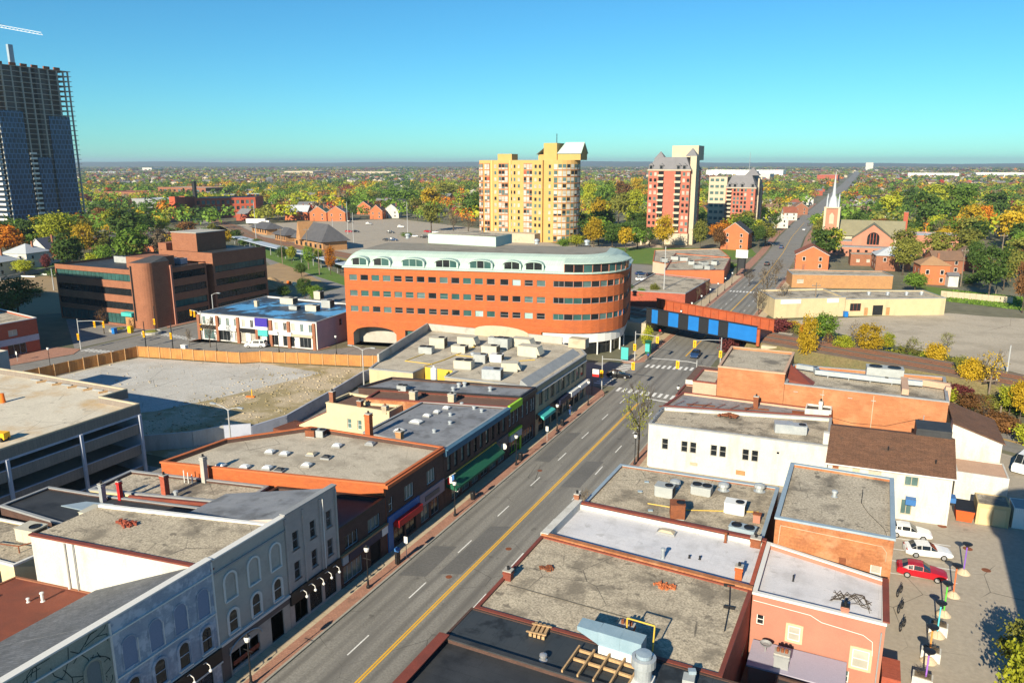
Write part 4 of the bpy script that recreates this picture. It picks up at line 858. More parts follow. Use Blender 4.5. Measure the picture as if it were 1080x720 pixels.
add(t, 'sloping_parapet', M_flashgrey, lambda b: b.raw([(FX+.25, 104.3, 7.0), (FX+.25, 127.4, 7.0), (-47.6, 127.4, 9.0), (-47.6, 104.3, 9.0), (-47.9, 127.4, 8.0), (-47.9, 104.3, 8.0)], [(0, 1, 2, 3), (3, 2, 4, 5), (0, 3, 5), (1, 4, 2), (0, 5, 4, 1)]))
add(t, 'rear_parapet', M_concrete, lambda b: [b.obox(-67, 133.15, 8.13, 9.5, 30, .35, 0), b.obox(-79.2, 119.8, 8.13, 9.6, 27, .35, atan2(27.2, -6.2))])
add(t, 'curved_parapet_panel', M_concwarm, lambda b: b.raw([(-65+6*cos(a), 132.9, 8.13 if k == 0 else 9.35+1.2*sin(a)) for k in (1,) for a in [pi*i/10 for i in range(11)]] + [(-59, 132.9, 8.13), (-71, 132.9, 8.13)], [(12, 11) + tuple(range(11))]))
add(t, 'corner_parapet', M_concwarm, lambda b: b.box(-50, -46.6, 131.2, 133.3, 8.13, 9.9))
band(t, 'dark_shopfront', M_shopdark, 104.3, 127.4, 2.85, 3.7, .12)
add(t, 'teal_awning', M_teal, lambda b: b.raw([(FX+.1, 104.6, 3.7), (FX+.1, 109.4, 3.7), (FX+1.3, 109.4, 3.3), (FX+1.3, 104.6, 3.3), (FX+1.3, 109.4, 2.8), (FX+1.3, 104.6, 2.8)], [(0, 3, 2, 1), (3, 5, 4, 2), (0, 5, 3), (1, 2, 4), (0, 1, 4, 5)]))
for a, c in ((117.5, 121.5), (122, 126.8)): band(t, 'white_awning', M_globe, a, c, 2.9, 3.7, 1.0)
band(t, 'navy_awning', M_navysign, 112.5, 117.2, 2.9, 3.7, .9)
add(t, 'blue_sign', M_bluesign, lambda b: b.box(FX+.02, FX+.1, 120, 122.5, 2.0, 2.7))
add(t, 'yellow_gas_pipe', M_pipeyellow, lambda b: [b.path([(-67.5, 107.6, 8.1), (-66.6, 113, 8.1), (-66.2, 124, 8.1), (-71, 124.5, 8.1)], .09, 5), b.path([(-66.5, 117, 8.1), (-55, 117.5, 8.1), (-52, 120, 8.1)], .07, 5), b.path([(-72.5, 109.5, 8.1), (-67, 109.6, 8.1)], .07, 5), b.path([(-72.5, 109.5, 8.1), (-72, 119, 8.1)], .07, 5)])
add(t, 'yellow_screen', M_pipeyellow, lambda b: b.obox(-64.2, 107.05, 5.6, 8.25, 5.4, .08, 0))
tag(add(None, 'white_flue_tank', M_globe, lambda b: b.lathe([(.55, 0), (.55, 3.6), (.4, 3.75), (.15, 3.8), (.15, 4.1)], (-62.3, 102.4, 6.0), 14)), 'white cylindrical flue standing in the notch of the beige shop wall', 'flue')
k = 0
for lab, px_, py_, lx, ly, lz, rz, m_, kd in (
 ('grey two-fan condenser nearest the left parapet of the beige shop roof', 450, 372, 2.6, 1.8, 1.5, .2, M_acgrey, 'twin'),
 ('tall beige rooftop unit behind the left two-fan condenser', 462.5, 366, 3.0, 2.0, 2.4, .2, M_acbeige, 'side'),
 ('long beige rooftop unit at the back of the beige shop roof', 493, 364, 3.4, 2.2, 2.2, .1, M_acbeige, 'wedge'),
 ('low beige rooftop unit left of the yellow pipe', 485, 371, 2.8, 1.8, 1.6, .1, M_acbeige, 'side'),
 ('beige louvred unit near the notch with a pale curb', 489.5, 388, 3.2, 1.9, 1.8, .15, M_acbeige, 'twin'),
 ('small white rooftop unit in the middle of the beige shop roof', 507, 382, 2.2, 1.7, 1.9, .15, M_acgrey, 'side'),
 ('white rooftop unit right of the small middle one', 524, 381, 2.2, 1.7, 1.7, .15, M_globe, 'side'),
 ('beige flat-topped unit behind the two small middle ones', 517.5, 372.5, 3.0, 2.0, 1.9, .1, M_acbeige, 'side'),
 ('grey louvred tower unit at the back centre of the beige shop roof', 531, 367, 2.6, 2.2, 2.5, .05, M_acgrey, 'twin'),
 ('grey slim unit beside the louvred tower unit', 521, 363.5, 2.0, 1.4, 1.9, .05, M_acgrey, 'side'),
 ('beige unit with a sloping hood at the back right of the roof', 551, 365, 3.8, 2.2, 2.0, .0, M_acbeige, 'wedge'),
 ('largest beige unit on the right with a wedge hood', 558.5, 375, 3.9, 2.3, 2.4, .0, M_acbeige, 'wedge'),
 ('beige unit with slanted sides near the street end of the beige shop roof', 538, 390.5, 2.8, 2.0, 1.8, .3, M_acbeige, 'wedge'),
 ('silver ribbed unit nearest the camera on the beige shop roof', 519.5, 399, 3.2, 1.9, 2.1, .2, M_galv, 'side')):
 p = G(px_, py_, 8.05); ac_unit(lab, p[0], p[1], 8.0, lx, ly, lz, rz, m_, kd)
roof_vent('small turbine vent left of the white middle unit', *G(499, 376, 8)[:2], 8.0, .35, .5)
# skylights on the pale gravel roof
for lab, px_, py_, mm in (('pale dome skylight near the left end of the pale gravel roof', 285, 477, None), ('pale dome skylight second along the left of the gravel roof', 300.5, 479, None), ('tan topped skylight at the middle of the pale gravel roof', 328.5, 479.5, M_concwarm), ('open hatch skylight with raised lid on the pale gravel roof', 344, 483, M_roofdark), ('pale dome skylight toward the back of the pale gravel roof', 355.5, 470.5, None), ('dark hatch skylight at the street end of the pale gravel roof', 390.5, 468.5, M_flashgrey), ('pale dome skylight at the far left near the orange parapet', 233, 491.5, None), ('pale dome skylight beside the orange parapet left of the slim chimney', 258.5, 493, None), ('pale dome skylight just behind the slim grey chimney', 282, 494, None), ('flat dark skylight right of the slim grey chimney', 295, 496.5, M_roofdark), ('pale dome skylight in front of the open hatch', 323.5, 491, None)):
 p = G(px_, py_, 7.75); skylight(lab, p[0], p[1], 7.72, 1.15, .95, .2, mm)
for lab, px_ in (('brown vent box at the back corner of the pale gravel roof', 329), ('grey vent box beside the brown one at the back corner of the pale gravel roof', 338)):
 p = G(px_, 459.5, 7.75); ac_unit(lab, p[0], p[1], 7.7, 1.3, 1.2, 1.1, .2, M_rust if px_ < 335 else M_acgrey, 'side')
# ---------------------------------------------------------------- east side of the main street
EX = -25.8
t = building('black_roof_shop', 'nearest shop on the right with wet black bitumen roof and red-brown street coping', [(-26.6, 14), (-3.5, 14), (-3.5, 43.6), (-26.6, 44)], 6.9, M_darkbrick, M_roofdark, .35, .35, M_roofdark)
add(t, 'street_coping', M_flashred, lambda b: b.box(-26.75, -25.9, 14, 43.9, 7.32, 7.42))
building('slate_black_shop', 'shop with smooth slate-black roof between the gravel roof and the black bitumen one', [(-26.5, 44.1), (-3.5, 43.7), (-3.5, 48.1), (-26.4, 48.35)], 7.0, M_darkbrick, mat('black_membrane', (.035, .042, .048), (.05, .056, .062), .3, rough=.55, stain=(.018, .02, .022), stsc=.5, stlo=.52, sthi=.6, stamt=.9, fine=.06, seam=(5, 1.0, .015, .6)), .06, .2)
t = building('gravel_roof_shop', 'shop with wide tan gravel roof and red-brown edge on the right of the street', [(-26.1, 48.4), (-6.5, 48.2), (-6.2, 60.6), (-26, 62.0)], 6.95, M_redbrick, M_roofgravel2, .1, .25, M_flashred)
chimney('stubby brick chimney on the street edge of the tan gravel roof', -25.6, 53.6, 7.0, .7, .6, .8, M_flashred)
chimney('orange chimney with four pots on the tan gravel roof', *G(660.5, 672, 7)[:2], 6.95, 1.1, .75, 1.1, M_orangebrick, 3)
debris('heap of orange brick rubble on the tan gravel roof', 'brick_rubble', 'rubble', *G(701, 617.5, 7)[:2], 6.96, .95, 60, M_orange if False else mat('loose_orange_brick', (.55, .17, .06), (.4, .12, .05), 4))
debris('small pile of dead twigs near the street edge of the tan gravel roof', 'twig_pile', 'debris', *G(577, 598.5, 7)[:2], 6.95, .8, 26, M_rust, (.1, .4))
tag(add(None, 'roof_seam', mat('cracked_tar', (.09, .08, .065), fine=.2), lambda b: b.path([(*G(535, 616, 6.96)[:2], 6.96), (*G(600, 634, 6.96)[:2], 6.96), (*G(690, 659, 6.96)[:2], 6.96)], .05, 5)), 'tar seam ridge running across the tan gravel roof', 'roof seam')
t = thing('conduit', 'thin black conduit with brackets crossing the right end of the tan gravel roof', 'conduit', (-8, 53, 6.95))
add(t, 'pipe', M_black, lambda b: b.path([(*G(770, 615, 7.1)[:2], 7.1), (*G(769, 640, 7.1)[:2], 7.1), (*G(764, 665, 7.1)[:2], 7.1)], .04, 5))
for yy in (618, 641): add(t, 'bracket', M_black, lambda b: b.obox(*G(769, yy, 7)[:2], 6.95, 7.2, .9, .08, .1))
# duct unit on its timber frame
ox, oy, _ = G(630, 673, 8); ox2 = ox
t = thing('duct_unit', 'pale blue-grey ventilation duct with a slanted snout beside an open timber frame', 'ventilation duct', (-13.8, 46.5, 7.0))
P = [G(x, y, 8.2) for x, y in ((602, 659), (636, 665))]
add(t, 'duct', mat('pale_blue_sheet_metal', (.20, .30, .37), (.26, .36, .43), .9, rough=.45, fine=.04), lambda b: [b.obox(-13.6, 47.7, 7.7, 8.75, 3.3, 1.3, -.04), b.box(-13.66, -13.58, 47.02, 48.38, 7.69, 8.77), b.raw([(-15.26, 47.1, 7.75), (-15.26, 48.4, 7.75), (-15.26, 48.4, 8.73), (-15.26, 47.1, 8.73), (-16.9, 47.2, 8.4), (-16.9, 48.4, 8.4), (-16.9, 48.4, 8.73), (-16.9, 47.2, 8.73)], [(0, 4, 5, 1), (1, 5, 6, 2), (2, 6, 7, 3), (0, 3, 7, 4), (4, 7, 6, 5)])])
add(t, 'white_plinth', M_globe, lambda b: b.obox(-13.6, 47.4, 7.02, 7.7, 3.1, .9, -.04))
t = thing('timber_frame', 'open raw timber frame lying on the black roof beside the duct', 'timber frame', (-14.5, 45, 7.05))
add(t, 'joist', M_wood, lambda b: [b.obox(-16.6+1.15*k, 45.2, 7.25, 7.5, .12, 3.2, -.04) for k in range(5)])
add(t, 'cross_beam', M_wood, lambda b: [b.obox(-14.3, y, 7.05, 7.24, 4.8, .16, -.04) for y in (43.75, 45.5, 46.6)])
t = thing('exhaust_fan', 'silver upblast exhaust fan on a square white base beside the timber frame', 'exhaust fan', (-11.3, 45.2, 7))
add(t, 'base', M_globe, lambda b: b.box(-12.0, -10.6, 44.5, 45.9, 7.02, 7.4)); add(t, 'body', M_galv, lambda b: b.lathe([(.6, .4), (.62, 1.5), (.85, 1.55), (.85, 2.15), (.6, 2.2), (.55, 1.9)], (-11.3, 45.2, 7), 18)); add(t, 'cap', M_flash, lambda b: b.lathe([(.55, 2.0), (.55, 2.45), (.1, 2.5)], (-11.3, 45.2, 7), 18))
t = thing('pipe_frame', 'yellow pipe frame standing behind the ventilation duct', 'pipe frame', (-12, 48.9, 7)); add(t, 'pipe', M_pipeyellow, lambda b: b.path([(-13.6, 48.9, 7), (-13.6, 48.9, 9.3), (-11.5, 48.8, 9.3), (-11.5, 48.4, 7.0)], .06, 6))
tag(add(None, 'bench_skid', M_wood, lambda b: [b.obox(-20.6+.35*k, 47.6, 7.05, 7.3, .22, 1.6, .1) for k in range(4)] + [b.obox(-20.1, 47.0+1.1*k, 7.31, 7.36, 1.6, .15, .1) for k in (0, 1)]), 'short stack of pale boards on the black roof near the gravel edge', 'board stack')
roof_vent('shiny small dome vent on the slate-black roof', *G(573, 694, 7.1)[:2], 7.0, .2, .3, M_rim)
t = thing('vent_box', 'small grey vent box right of the exhaust fan on the black roof', 'vent box', (-8.4, 46.4, 7.05)); add(t, 'box', M_acgrey, lambda b: b.obox(-8.4, 46.4, 7.02, 7.7, .8, .9, .1)); add(t, 'lid', M_flash, lambda b: b.obox(-8.3, 46.9, 7.705, 7.95, .5, .4, .4))
tag(add(None, 'roof_pipe', M_globe, lambda b: b.path([(-5.6, 44.3, 7.1), (-5.9, 45, 7.1), (-3.8, 44.9, 7.1)], .05, 5)), 'thin white pipe along the black roof at the bottom right', 'roof pipe')
# white roof
t = building('white_roof_shop', 'shop with long white membrane roof edged by orange brick on the right of the street', [(-26, 62.1), (-6.2, 60.7), (-6.2, 70.1), (-25.6, 70.5)], 6.5, M_redbrick, M_roofwhite, .5, .35, None, mats={2: M_white, 0: M_orangebrick})
add(t, 'near_coping', M_orangebrick2, lambda b: b.obox(-16.1, 61.45, 7.0, 7.28, 19.9, .5, atan2(-1.4, 19.8)))
add(t, 'far_upstand', M_white, lambda b: b.obox(-15.9, 69.98, 6.52, 7.0, 19.2, .12, atan2(-.4, 19.4)))
add(t, 'far_coping', M_flashred, lambda b: b.obox(-15.9, 70.35, 7.003, 7.16, 19.4, .5, atan2(-.4, 19.4)))
add(t, 'street_parapet', M_white, lambda b: b.prism([(-26.15, 62.0), (-25.35, 62.0), (-25.0, 70.6), (-25.8, 70.6)], 6.4, 7.35))
chimney('small corner pier at the street end of the white roof', -25.6, 70.6, 7.2, .5, .5, .7, M_brownbrick)
skylight('low skylight with an orange-tinted top in the middle of the white roof', *G(703, 561.5, 6.6)[:2], 6.52, 1.8, .85, -.03, M_concwarm)
for lab, px_, py_, r, h in (('slim grey pipe vent by the near edge of the white roof', 699, 588, .16, .9), ('black stub vent near the middle of the white roof', 727, 587.5, .09, .3), ('black stub vent right of another on the white roof', 738, 589, .09, .35), ('rusty pipe standing by the far edge of the white roof', 765, 571, .12, .9)):
 p = G(px_, py_, 6.55); roof_vent(lab, p[0], p[1], 6.5, r, h, M_black if 'black' in lab else (M_rust if 'rusty' in lab else M_galv), 'black' not in lab)
chimney('orange brick chimney with a plant on it at the right end of the white roof', *G(779, 609, 6.6)[:2], 6.5, .6, .6, 1.2, M_orangebrick)
chimney('rust coloured chimney at the far corner of the white roof', *G(797, 573, 6.8)[:2], 6.4, .9, .7, 1.0, M_rust)
# salmon building with white roof
t = building('salmon_building', 'salmon rendered building with white flat roof and peach window surrounds beside the alley', [(-6.1, 60.5), (4.0, 60.2), (4.1, 67.4), (-6.1, 70.1)], 6.5, M_salmon, M_roofwhite, .45, .3, M_whitetrim,
     {0: [(.75, 4.1, .6, .95, M_glassdark, M_whitetrim, dict()), (3.5, 3.5, .95, 1.3, M_glassblind, M_whitetrim, dict(flush=True)), (8.6, 2.6, 1.25, 1.6, M_glassblind, M_whitetrim, dict(flush=True)), (7.6, .9, .6, 1.1, M_glassmid, M_whitetrim, dict())]}, mats={2: M_white})
sp = mat('peach_stone', (.62, .40, .26), fine=.05)
for u, z, w_, h_ in ((3.5, 3.5, .95, 1.3), (8.6, 2.6, 1.25, 1.6)):
 add(t, 'window_surround', sp, lambda b: [b.box(-6.1+u-w_/2-.2, -6.1+u-w_/2-.01, 60.2-.06+.27*(1-(u/10)), 60.46, z-.2, z+h_+.2), b.box(-6.1+u+w_/2+.01, -6.1+u+w_/2+.2, 60.14+.27*(1-(u/10)), 60.46, z-.2, z+h_+.2), b.box(-6.1+u-w_/2-.009, -6.1+u+w_/2+.009, 60.14+.27*(1-(u/10)), 60.46, z+h_+.01, z+h_+.22), b.box(-6.1+u-w_/2-.009, -6.1+u+w_/2+.009, 60.14+.27*(1-(u/10)), 60.46, z-.22, z-.01)])
add(t, 'east_coping', M_flashred, lambda b: b.box(3.75, 4.25, 60.3, 67.4, 7.02, 7.12))
add(t, 'cable', M_whitetrim, lambda b: b.path([(-6, 60.42, 6.3), (-1.5, 60.28, 6.2), (-.6, 60.25, 5.8), (2.5, 60.15, 5.6), (3.2, 60.12, 5.2), (3.3, 60.12, 4.0)], .03, 5))
add(t, 'downpipe', M_flashgrey, lambda b: b.tube((3.75, 60.1, .5), (3.75, 60.1, 6.2), .06, .06, 6))
chimney('dark capped brick chimney on the front wall of the salmon building', 1.0, 60.7, 6.5, .55, .5, 1.0, M_salmon, cap=M_black)
roof_vent('slim pipe vent in the middle of the salmon building roof', *G(836.5, 612, 6.55)[:2], 6.5, .07, .6, M_black, False)
tag(add(None, 'dead_vine', M_bark, lambda b: [b.path([(2.8+.2*R.random(), 62+2*R.random(), 6.56)]+[(2.8-.6*k+.3*R.random(), 62.5+R.random()*2.2, 6.58) for k in range(1, 6)], .025, 4) for _ in range(9)]), 'dead vine sprawling over the corner of the salmon building roof', 'vine')
t = thing('lean_to', 'low lilac-roofed lean-to against the salmon wall', 'lean-to', (-2, 58.3, 0)); add(t, 'wall', M_salmon, lambda b: b.box(-5.6, 1.4, 56.6, 60.15, 0, 2.7)); add(t, 'roof', mat('lilac_membrane', (.36, .34, .43), fine=.05), lambda b: b.box(-5.75, 1.55, 56.45, 60.14, 2.703, 2.85))
add(t, 'door', M_globe, lambda b: b.box(1.403, 1.45, 57.2, 58.3, .1, 2.2))
tag(add(None, 'wood_deck', M_wood, lambda b: [b.obox(-7.4, 57.2+.32*k, 3.0, 3.1, 2.4, .2, 0) for k in range(8)]), 'small slatted timber deck by the lilac-roofed lean-to', 'deck')
tag(add(None, 'satellite_dish', M_flashgrey, lambda b: [b.lathe([(.05, 0), (.35, .12), (.5, .3), (.46, .31), (.3, .16)], (-4.6, 58.8, 3.35), 14), b.tube((-4.6, 58.8, 2.86), (-4.6, 58.8, 3.4), .05, .05, 6)]), 'grey satellite dish standing on the lilac-roofed lean-to', 'satellite dish')
chimney('squat grey chimney with three pots on the lilac-roofed lean-to', -3.2, 57.4, 2.85, 1.1, .8, 1.2, M_flashgrey, 3)
building('black_rear_block', 'low black roofed rear block below the lilac-roofed lean-to', [(-3.4, 38), (4.2, 38), (4.2, 55.4), (-3.4, 55.8)], 2.9, M_darkbrick, M_roofdark, .2, .2)
tag(add(None, 'red_door_shed', M_redbrick, lambda b: b.prism([(4.15, 60), (5.5, 60), (5.5, 62.8), (4.15, 62.8)], 0, 2.5)), 'small red-brown shed against the alley wall of the salmon building', 'shed')
tag(add(None, 'orange_door_panel', mat('red_orange_door', (.58, .09, .03), fine=.06), lambda b: b.box(4.6, 5.4, 59.84, 59.95, .1, 2.1)), 'bright red-orange door leaf leaning on the small red-brown shed', 'door')
# gravel roof with air conditioners
t = building('unit_roof_shop', 'shop with blue-flashed gravel roof carrying vents and air conditioners right of the street', [(-25.4, 70.7), (-6.7, 70.5), (-6.7, 85.2), (-25.0, 84.2)], 6.1, M_brownbrick, M_roofgravel2, .2, .3, M_flash)
def at6(px_, py_, z=6.15): return G(px_, py_, z)[:2]
ac_unit('pale grey condenser with a slatted face on the blue-flashed gravel roof', *at6(701, 522), 6.12, 2.0, 1.5, 1.5, 0, M_acgrey, 'side')
ac_unit('flat silver condenser with sloping top left of the two round vents', *at6(740, 520), 6.12, 2.2, 1.6, 1.2, 0, M_acgrey, 'twin')
ac_unit('rusty topped tall unit beside the slatted condenser', *at6(714, 545), 6.12, 1.5, 1.5, 2.0, .3, M_rust, 'side')
ac_unit('white condenser at the right of the blue-flashed gravel roof', *at6(775, 540), 6.12, 2.1, 1.5, 1.5, 0, M_globe, 'side')
ac_unit('low blue-grey condenser near the orange brick wall corner', *at6(783, 562), 6.12, 2.5, 1.3, .9, -.1, M_flash, 'twin')
for lab, x, y in (('round silver dome vent left on the blue-flashed gravel roof', 712, 513), ('round silver dome vent in the middle of the blue-flashed gravel roof', 763, 516), ('round silver dome vent at the far right of the blue-flashed gravel roof', 801, 517)): roof_vent(lab, *at6(x, y), 6.1, .42, .5)
t = thing('roof_box', 'small rusty capped pedestal vent at the right of the blue-flashed gravel roof', 'vent box', (*at6(798, 550), 6.1)); add(t, 'box', M_salmon, lambda b: b.obox(*at6(798, 550), 6.12, 7.0, .7, .6)); add(t, 'cap', M_rust, lambda b: b.obox(*at6(798, 550), 7.003, 7.1, .85, .75))
for lab, q in (('yellow gas pipe running across the blue-flashed gravel roof', ((683, 531), (725, 538), (800, 540))), ('yellow gas pipe climbing the right edge of the blue-flashed gravel roof', ((821, 513), (811, 545), (806, 563)))):
 tag(add(None, 'gas_pipe', M_pipeyellow, lambda b: b.path([(*at6(*p), 6.2) for p in q], .06, 5)), lab, 'gas pipe')
for lab, p in (('pale stone block left on the blue-flashed gravel roof', (675, 518)), ('flat grey block near the slatted condenser', (686, 538)), ('pale block by the far edge of the blue-flashed gravel roof', (682, 508))):
 tag(add(None, 'paving_block', M_flash, lambda b: b.obox(*at6(*p), 6.12, 6.22, .5, .35, .3)), lab, 'block')
# brick block
t = building('worn_brick_block', 'worn orange brick block with blue-grey coping and a gravel roof beside the alley', [(-5.6, 70.4), (4.5, 70.4), (4.6, 85.2), (-5.6, 85.2)], 9.2, M_orangebrick2, M_roofgravel, .3, .3, M_flash,
   {0: [(6.1, 5.9, .75, .85, M_rust, M_orangebrick2, dict(style='none')), (8.9, 5.0, .9, 1.6, M_glassblind, M_whitetrim, dict())]}, cope_over=.1)
add(t, 'sill', M_flashred, lambda b: b.box(2.7, 3.9, 70.2, 70.39, 4.4, 4.85)); add(t, 'window_stone', M_concwarm, lambda b: [b.box(-.05, 1.05, 70.3, 70.395, 5.55, 5.88)])
add(t, 'conduit', M_concwarm, lambda b: b.path([(-5.2, 70.34, 6.6), (-5.1, 70.34, 8.8), (3.6, 70.34, 8.6), (4.0, 70.34, 8.1), (4.0, 70.34, 7.2)], .035, 5))
roof_vent('small grey box vent in the middle of the worn brick block roof', *G(880, 523, 9.25)[:2], 9.2, .2, .5)
t = thing('antenna_mast', 'thin dark antenna mast with a trailing cable on the worn brick block roof', 'antenna', (*G(908.5, 530, 9.25)[:2], 9.2)); o = origin(t); add(t, 'mast', M_black, lambda b: b.tube(o, (o[0], o[1], 10.7), .04, .03, 5)); add(t, 'cable', M_black, lambda b: b.path([(o[0], o[1], 9.25), (o[0]+.6, o[1]-2, 9.23), (o[0]+2, o[1]-5, 9.23), (o[0]+2.4, o[1]-7.6, 9.25)], .02, 4))
# white building and brown shingle wing
wb = []
for u, n_ in ((2.4, 1), (5.1, 2), (9.1, 2), (13.3, 2)):
 for k in range(n_): wb.append((u+k*1.2, 2.9, .88, 1.6, M_glassdark, mat('grey_frame', (.3, .29, .27), fine=0), {}))
t = building('white_wall_building', 'white painted building with a row of dark sash windows right of the street', [(-25.8, 100), (-2.3, 101.3), (-2.6, 113.5), (-25.9, 108.2)], 6.0, M_white, M_roofgravel, .45, .3, M_flashgrey, {0: wb + [(17.4, 4.3, .5, .45, M_glassdark, M_whitetrim, dict(style='none'))]})
add(t, 'boarded_panel', M_tanwall, lambda b: b.box(-13.6, -12.4, 100.5, 100.62, .8, 1.4)); add(t, 'boarded_panel', M_concwarm, lambda b: b.box(-19.8, -18.8, 100.15, 100.28, 1.2, 1.6))
add(t, 'chimney_stub', M_white, lambda b: b.box(-3.1, -2.4, 101.7, 102.5, 6.46, 8.0))
ac_unit('silver kitchen exhaust unit on the white wall building roof', *G(826, 455, 6.1)[:2], 6.05, 2.4, 1.8, 1.6, .2, M_galv, 'wedge'); ac_unit('silver twin exhaust unit with rust patch beside the kitchen one', *G(842, 456.5, 6.1)[:2], 6.05, 2.0, 1.6, 1.5, .2, M_galv, 'side')
debris('rusty sheet scrap on the back of the white wall building roof', 'sheet_scrap', 'scrap', *G(769, 439, 6.2)[:2], 6.3, 1.6, 14, M_rust, (.4, 1.2))
t = thing('brown_shingle_building', 'white walled building under a broad brown shingle roof by the alley', 'building', (5, 103, 0))
w_ = MB(); A, Bq, Cq, Dq = (-2.1, 96.3), (11.5, 97.3), (11.9, 112.5), (-2.1, 111.5)
hs = [(5.6, 3.2+.05, 1.3, 1.3), (1.0, 5.2, .8, .6)]
wall_quad(w_, A, Bq, 0, 6.2, [(8.6, 10.1, 4.4, 5.6), (.5, 1.3, 5.3, 5.9), (2.8, 3.6, 5.3, 5.9), (4.6, 6.0, 5.3, 5.9), (8.5, 9.7, .7, 2.6)])
w_.face([(*Bq, 0), (*Cq, 0), (*Cq, 6.2), (11.7, 105, 8.3), (*Bq, 6.2)]); w_.face([(*Dq, 0), (*A, 0), (*A, 6.2), (-2.1, 104, 8.3), (*Dq, 6.2)]); w_.face([(*Cq, 0), (*Dq, 0), (*Dq, 6.2), (*Cq, 6.2)])
w_.build('wall', M_white, t)
add(t, 'roof', M_shinglebrown, lambda b: b.raw([(-2.4, 95.9, 6.12), (11.8, 96.9, 6.12), (12, 105, 8.45), (-2.4, 104, 8.45), (12.2, 113, 6.12), (-2.4, 112, 6.12)], [(0, 1, 2, 3), (3, 2, 4, 5)]))
add(t, 'gutter', M_whitetrim, lambda b: b.tube((-2.4, 95.85, 6.05), (11.8, 96.85, 6.05), .09, .09, 6)); add(t, 'gutter', M_whitetrim, lambda b: b.tube((11.3, 97.15, 0.1), (11.3, 97.15, 6.0), .06, .06, 6))
for u, z, ww, hh, gl in ((9.35, 4.4, 1.5, 1.2, M_glassmid), (.9, 5.3, .8, .6, M_rust), (3.2, 5.3, .8, .6, M_concwarm), (5.3, 5.3, 1.4, .6, M_glassblind), (9.1, .7, 1.2, 1.9, M_glassmid)): put_window(t, A, Bq, u, z, ww, hh, gl, M_concwarm, style='mid' if ww > 1 else 'none')
add(t, 'roof_dormer', M_roofdark, lambda b: b.prism([(7.6, 104.6), (11.6, 104.8), (11.6, 108.8), (7.6, 108.6)], 6.5, 9.3)); add(t, 'blue_awning', M_bluesign, lambda b: b.box(6.8, 7.9, 95.9, 96.9, 2.4, 3.1)); add(t, 'blue_awning', M_bluesign, lambda b: b.box(11.65, 12.3, 99, 100.4, 2.3, 2.9))
add(t, 'soffit', M_whitetrim, lambda b: b.raw([(-2.3, 96.0, 6.1), (11.7, 97.0, 6.1), (11.7, 97.4, 6.1), (-2.3, 96.4, 6.1)], [(3, 2, 1, 0)]))
for p in ((4.5, 100.5, 7.3), (9.7, 99.3, 6.85)): add(t, 'roof_pipe', M_black, lambda b: b.tube((p[0], p[1], p[2]-.1), (p[0], p[1], p[2]+.5), .09, .09, 6))
# ruinous low roof
t = building('patched_roof_shop', 'low shop with patched rusty roof between white building and long orange brick wall', [(-25.9, 108.4), (-2.7, 113.7), (-2.7, 116.8), (-24.8, 116.8)], 6.2, M_peach, M_roofgrey, .35, .3, M_flashred)
add(t, 'rusty_sheet', M_rust, lambda b: [b.obox(-6, 114.8, 6.24, 6.32, 4.2, 1.2, .1), b.obox(-21, 112, 6.24, 6.3, 4.2, .5, .2), b.obox(-13, 113.5, 6.3, 6.4, 3.5, .4, .2)])
add(t, 'roof_rib', M_flashred, lambda b: [b.tube((-24.5+2*k, 109.6+.45*k, 6.5), (-23.6+2*k, 112.6+.3*k, 6.5), .05, .05, 4) for k in range(6)])
t = building('white_rear_block', 'small white block with a smoke-blackened top against the orange brick wall', [(-6.3, 113.9), (-2.75, 114.6), (-2.75, 116.9), (-6.3, 116.9)], 6.9, M_white, M_roofdark, .3, .2); chimney('white flue on the smoke-blackened white block', -4.3, 115.6, 6.9, .5, .5, 1.2, M_white)
chimney('rust-red brick chimney on the patched rusty roof', -13.3, 114.7, 6.3, .7, .7, 1.6, M_rust)
# long orange brick building
t = building('tall_orange_brick_block', 'tall orange brick block with a grey roof beside the railway bridge', [(-19.6, 117), (-9.7, 117), (-9.7, 131.5), (-20, 131.5)], 11.0, M_longbrick, M_roofgravel, .35, .3, M_peach)
t = building('long_orange_brick_building', 'long blank orange brick building with rusting ducts on its roof', [(-9.65, 117), (12, 117), (12.5, 131.2), (-9.65, 129.2)], 9.4, M_longbrick, M_roofgravel, .45, .35, M_flashgrey)
for x in (-4.2, 2.6, 9.2): add(t, 'downpipe', M_concwarm if x < 5 else M_flashgrey, lambda b: b.tube((x, 116.93, 5 if x > 5 else .5), (x, 116.93, 9.5 if x < 5 else 7.5), .06, .06, 6))
add(t, 'wall_cable', M_black, lambda b: b.path([(-6.2, 116.94, 4.9), (-3, 116.94, 5.5), (0, 116.94, 5.0), (4.5, 116.94, 5.2), (9, 116.94, 7.0)], .03, 4))
add(t, 'pipe_bracket', M_concrete, lambda b: [b.box(x-.3, x+.3, 116.85, 116.95, 8.7, 8.8) for x in (-8, -4.3, -.5, 2.6)])
t = thing('roof_duct', 'long rusting galvanised duct along the roof of the long orange brick building', 'duct', (0, 122, 9.4))
DZ = 9.45
def dg(x, y): return G(x, y, 10.2)[:2]
q = [(-8.6, 127.2), (-6.0, 126.6), (-5.6, 124.8), (4.2, 124.4), (8.8, 124.6)]
def ductrun(b, pts, w_, z0, z1):
 for a, c in zip(pts, pts[1:]): b.obox((a[0]+c[0])/2, (a[1]+c[1])/2, z0, z1, hypot(c[0]-a[0], c[1]-a[1])+w_*.6, w_, atan2(c[1]-a[1], c[0]-a[0]))
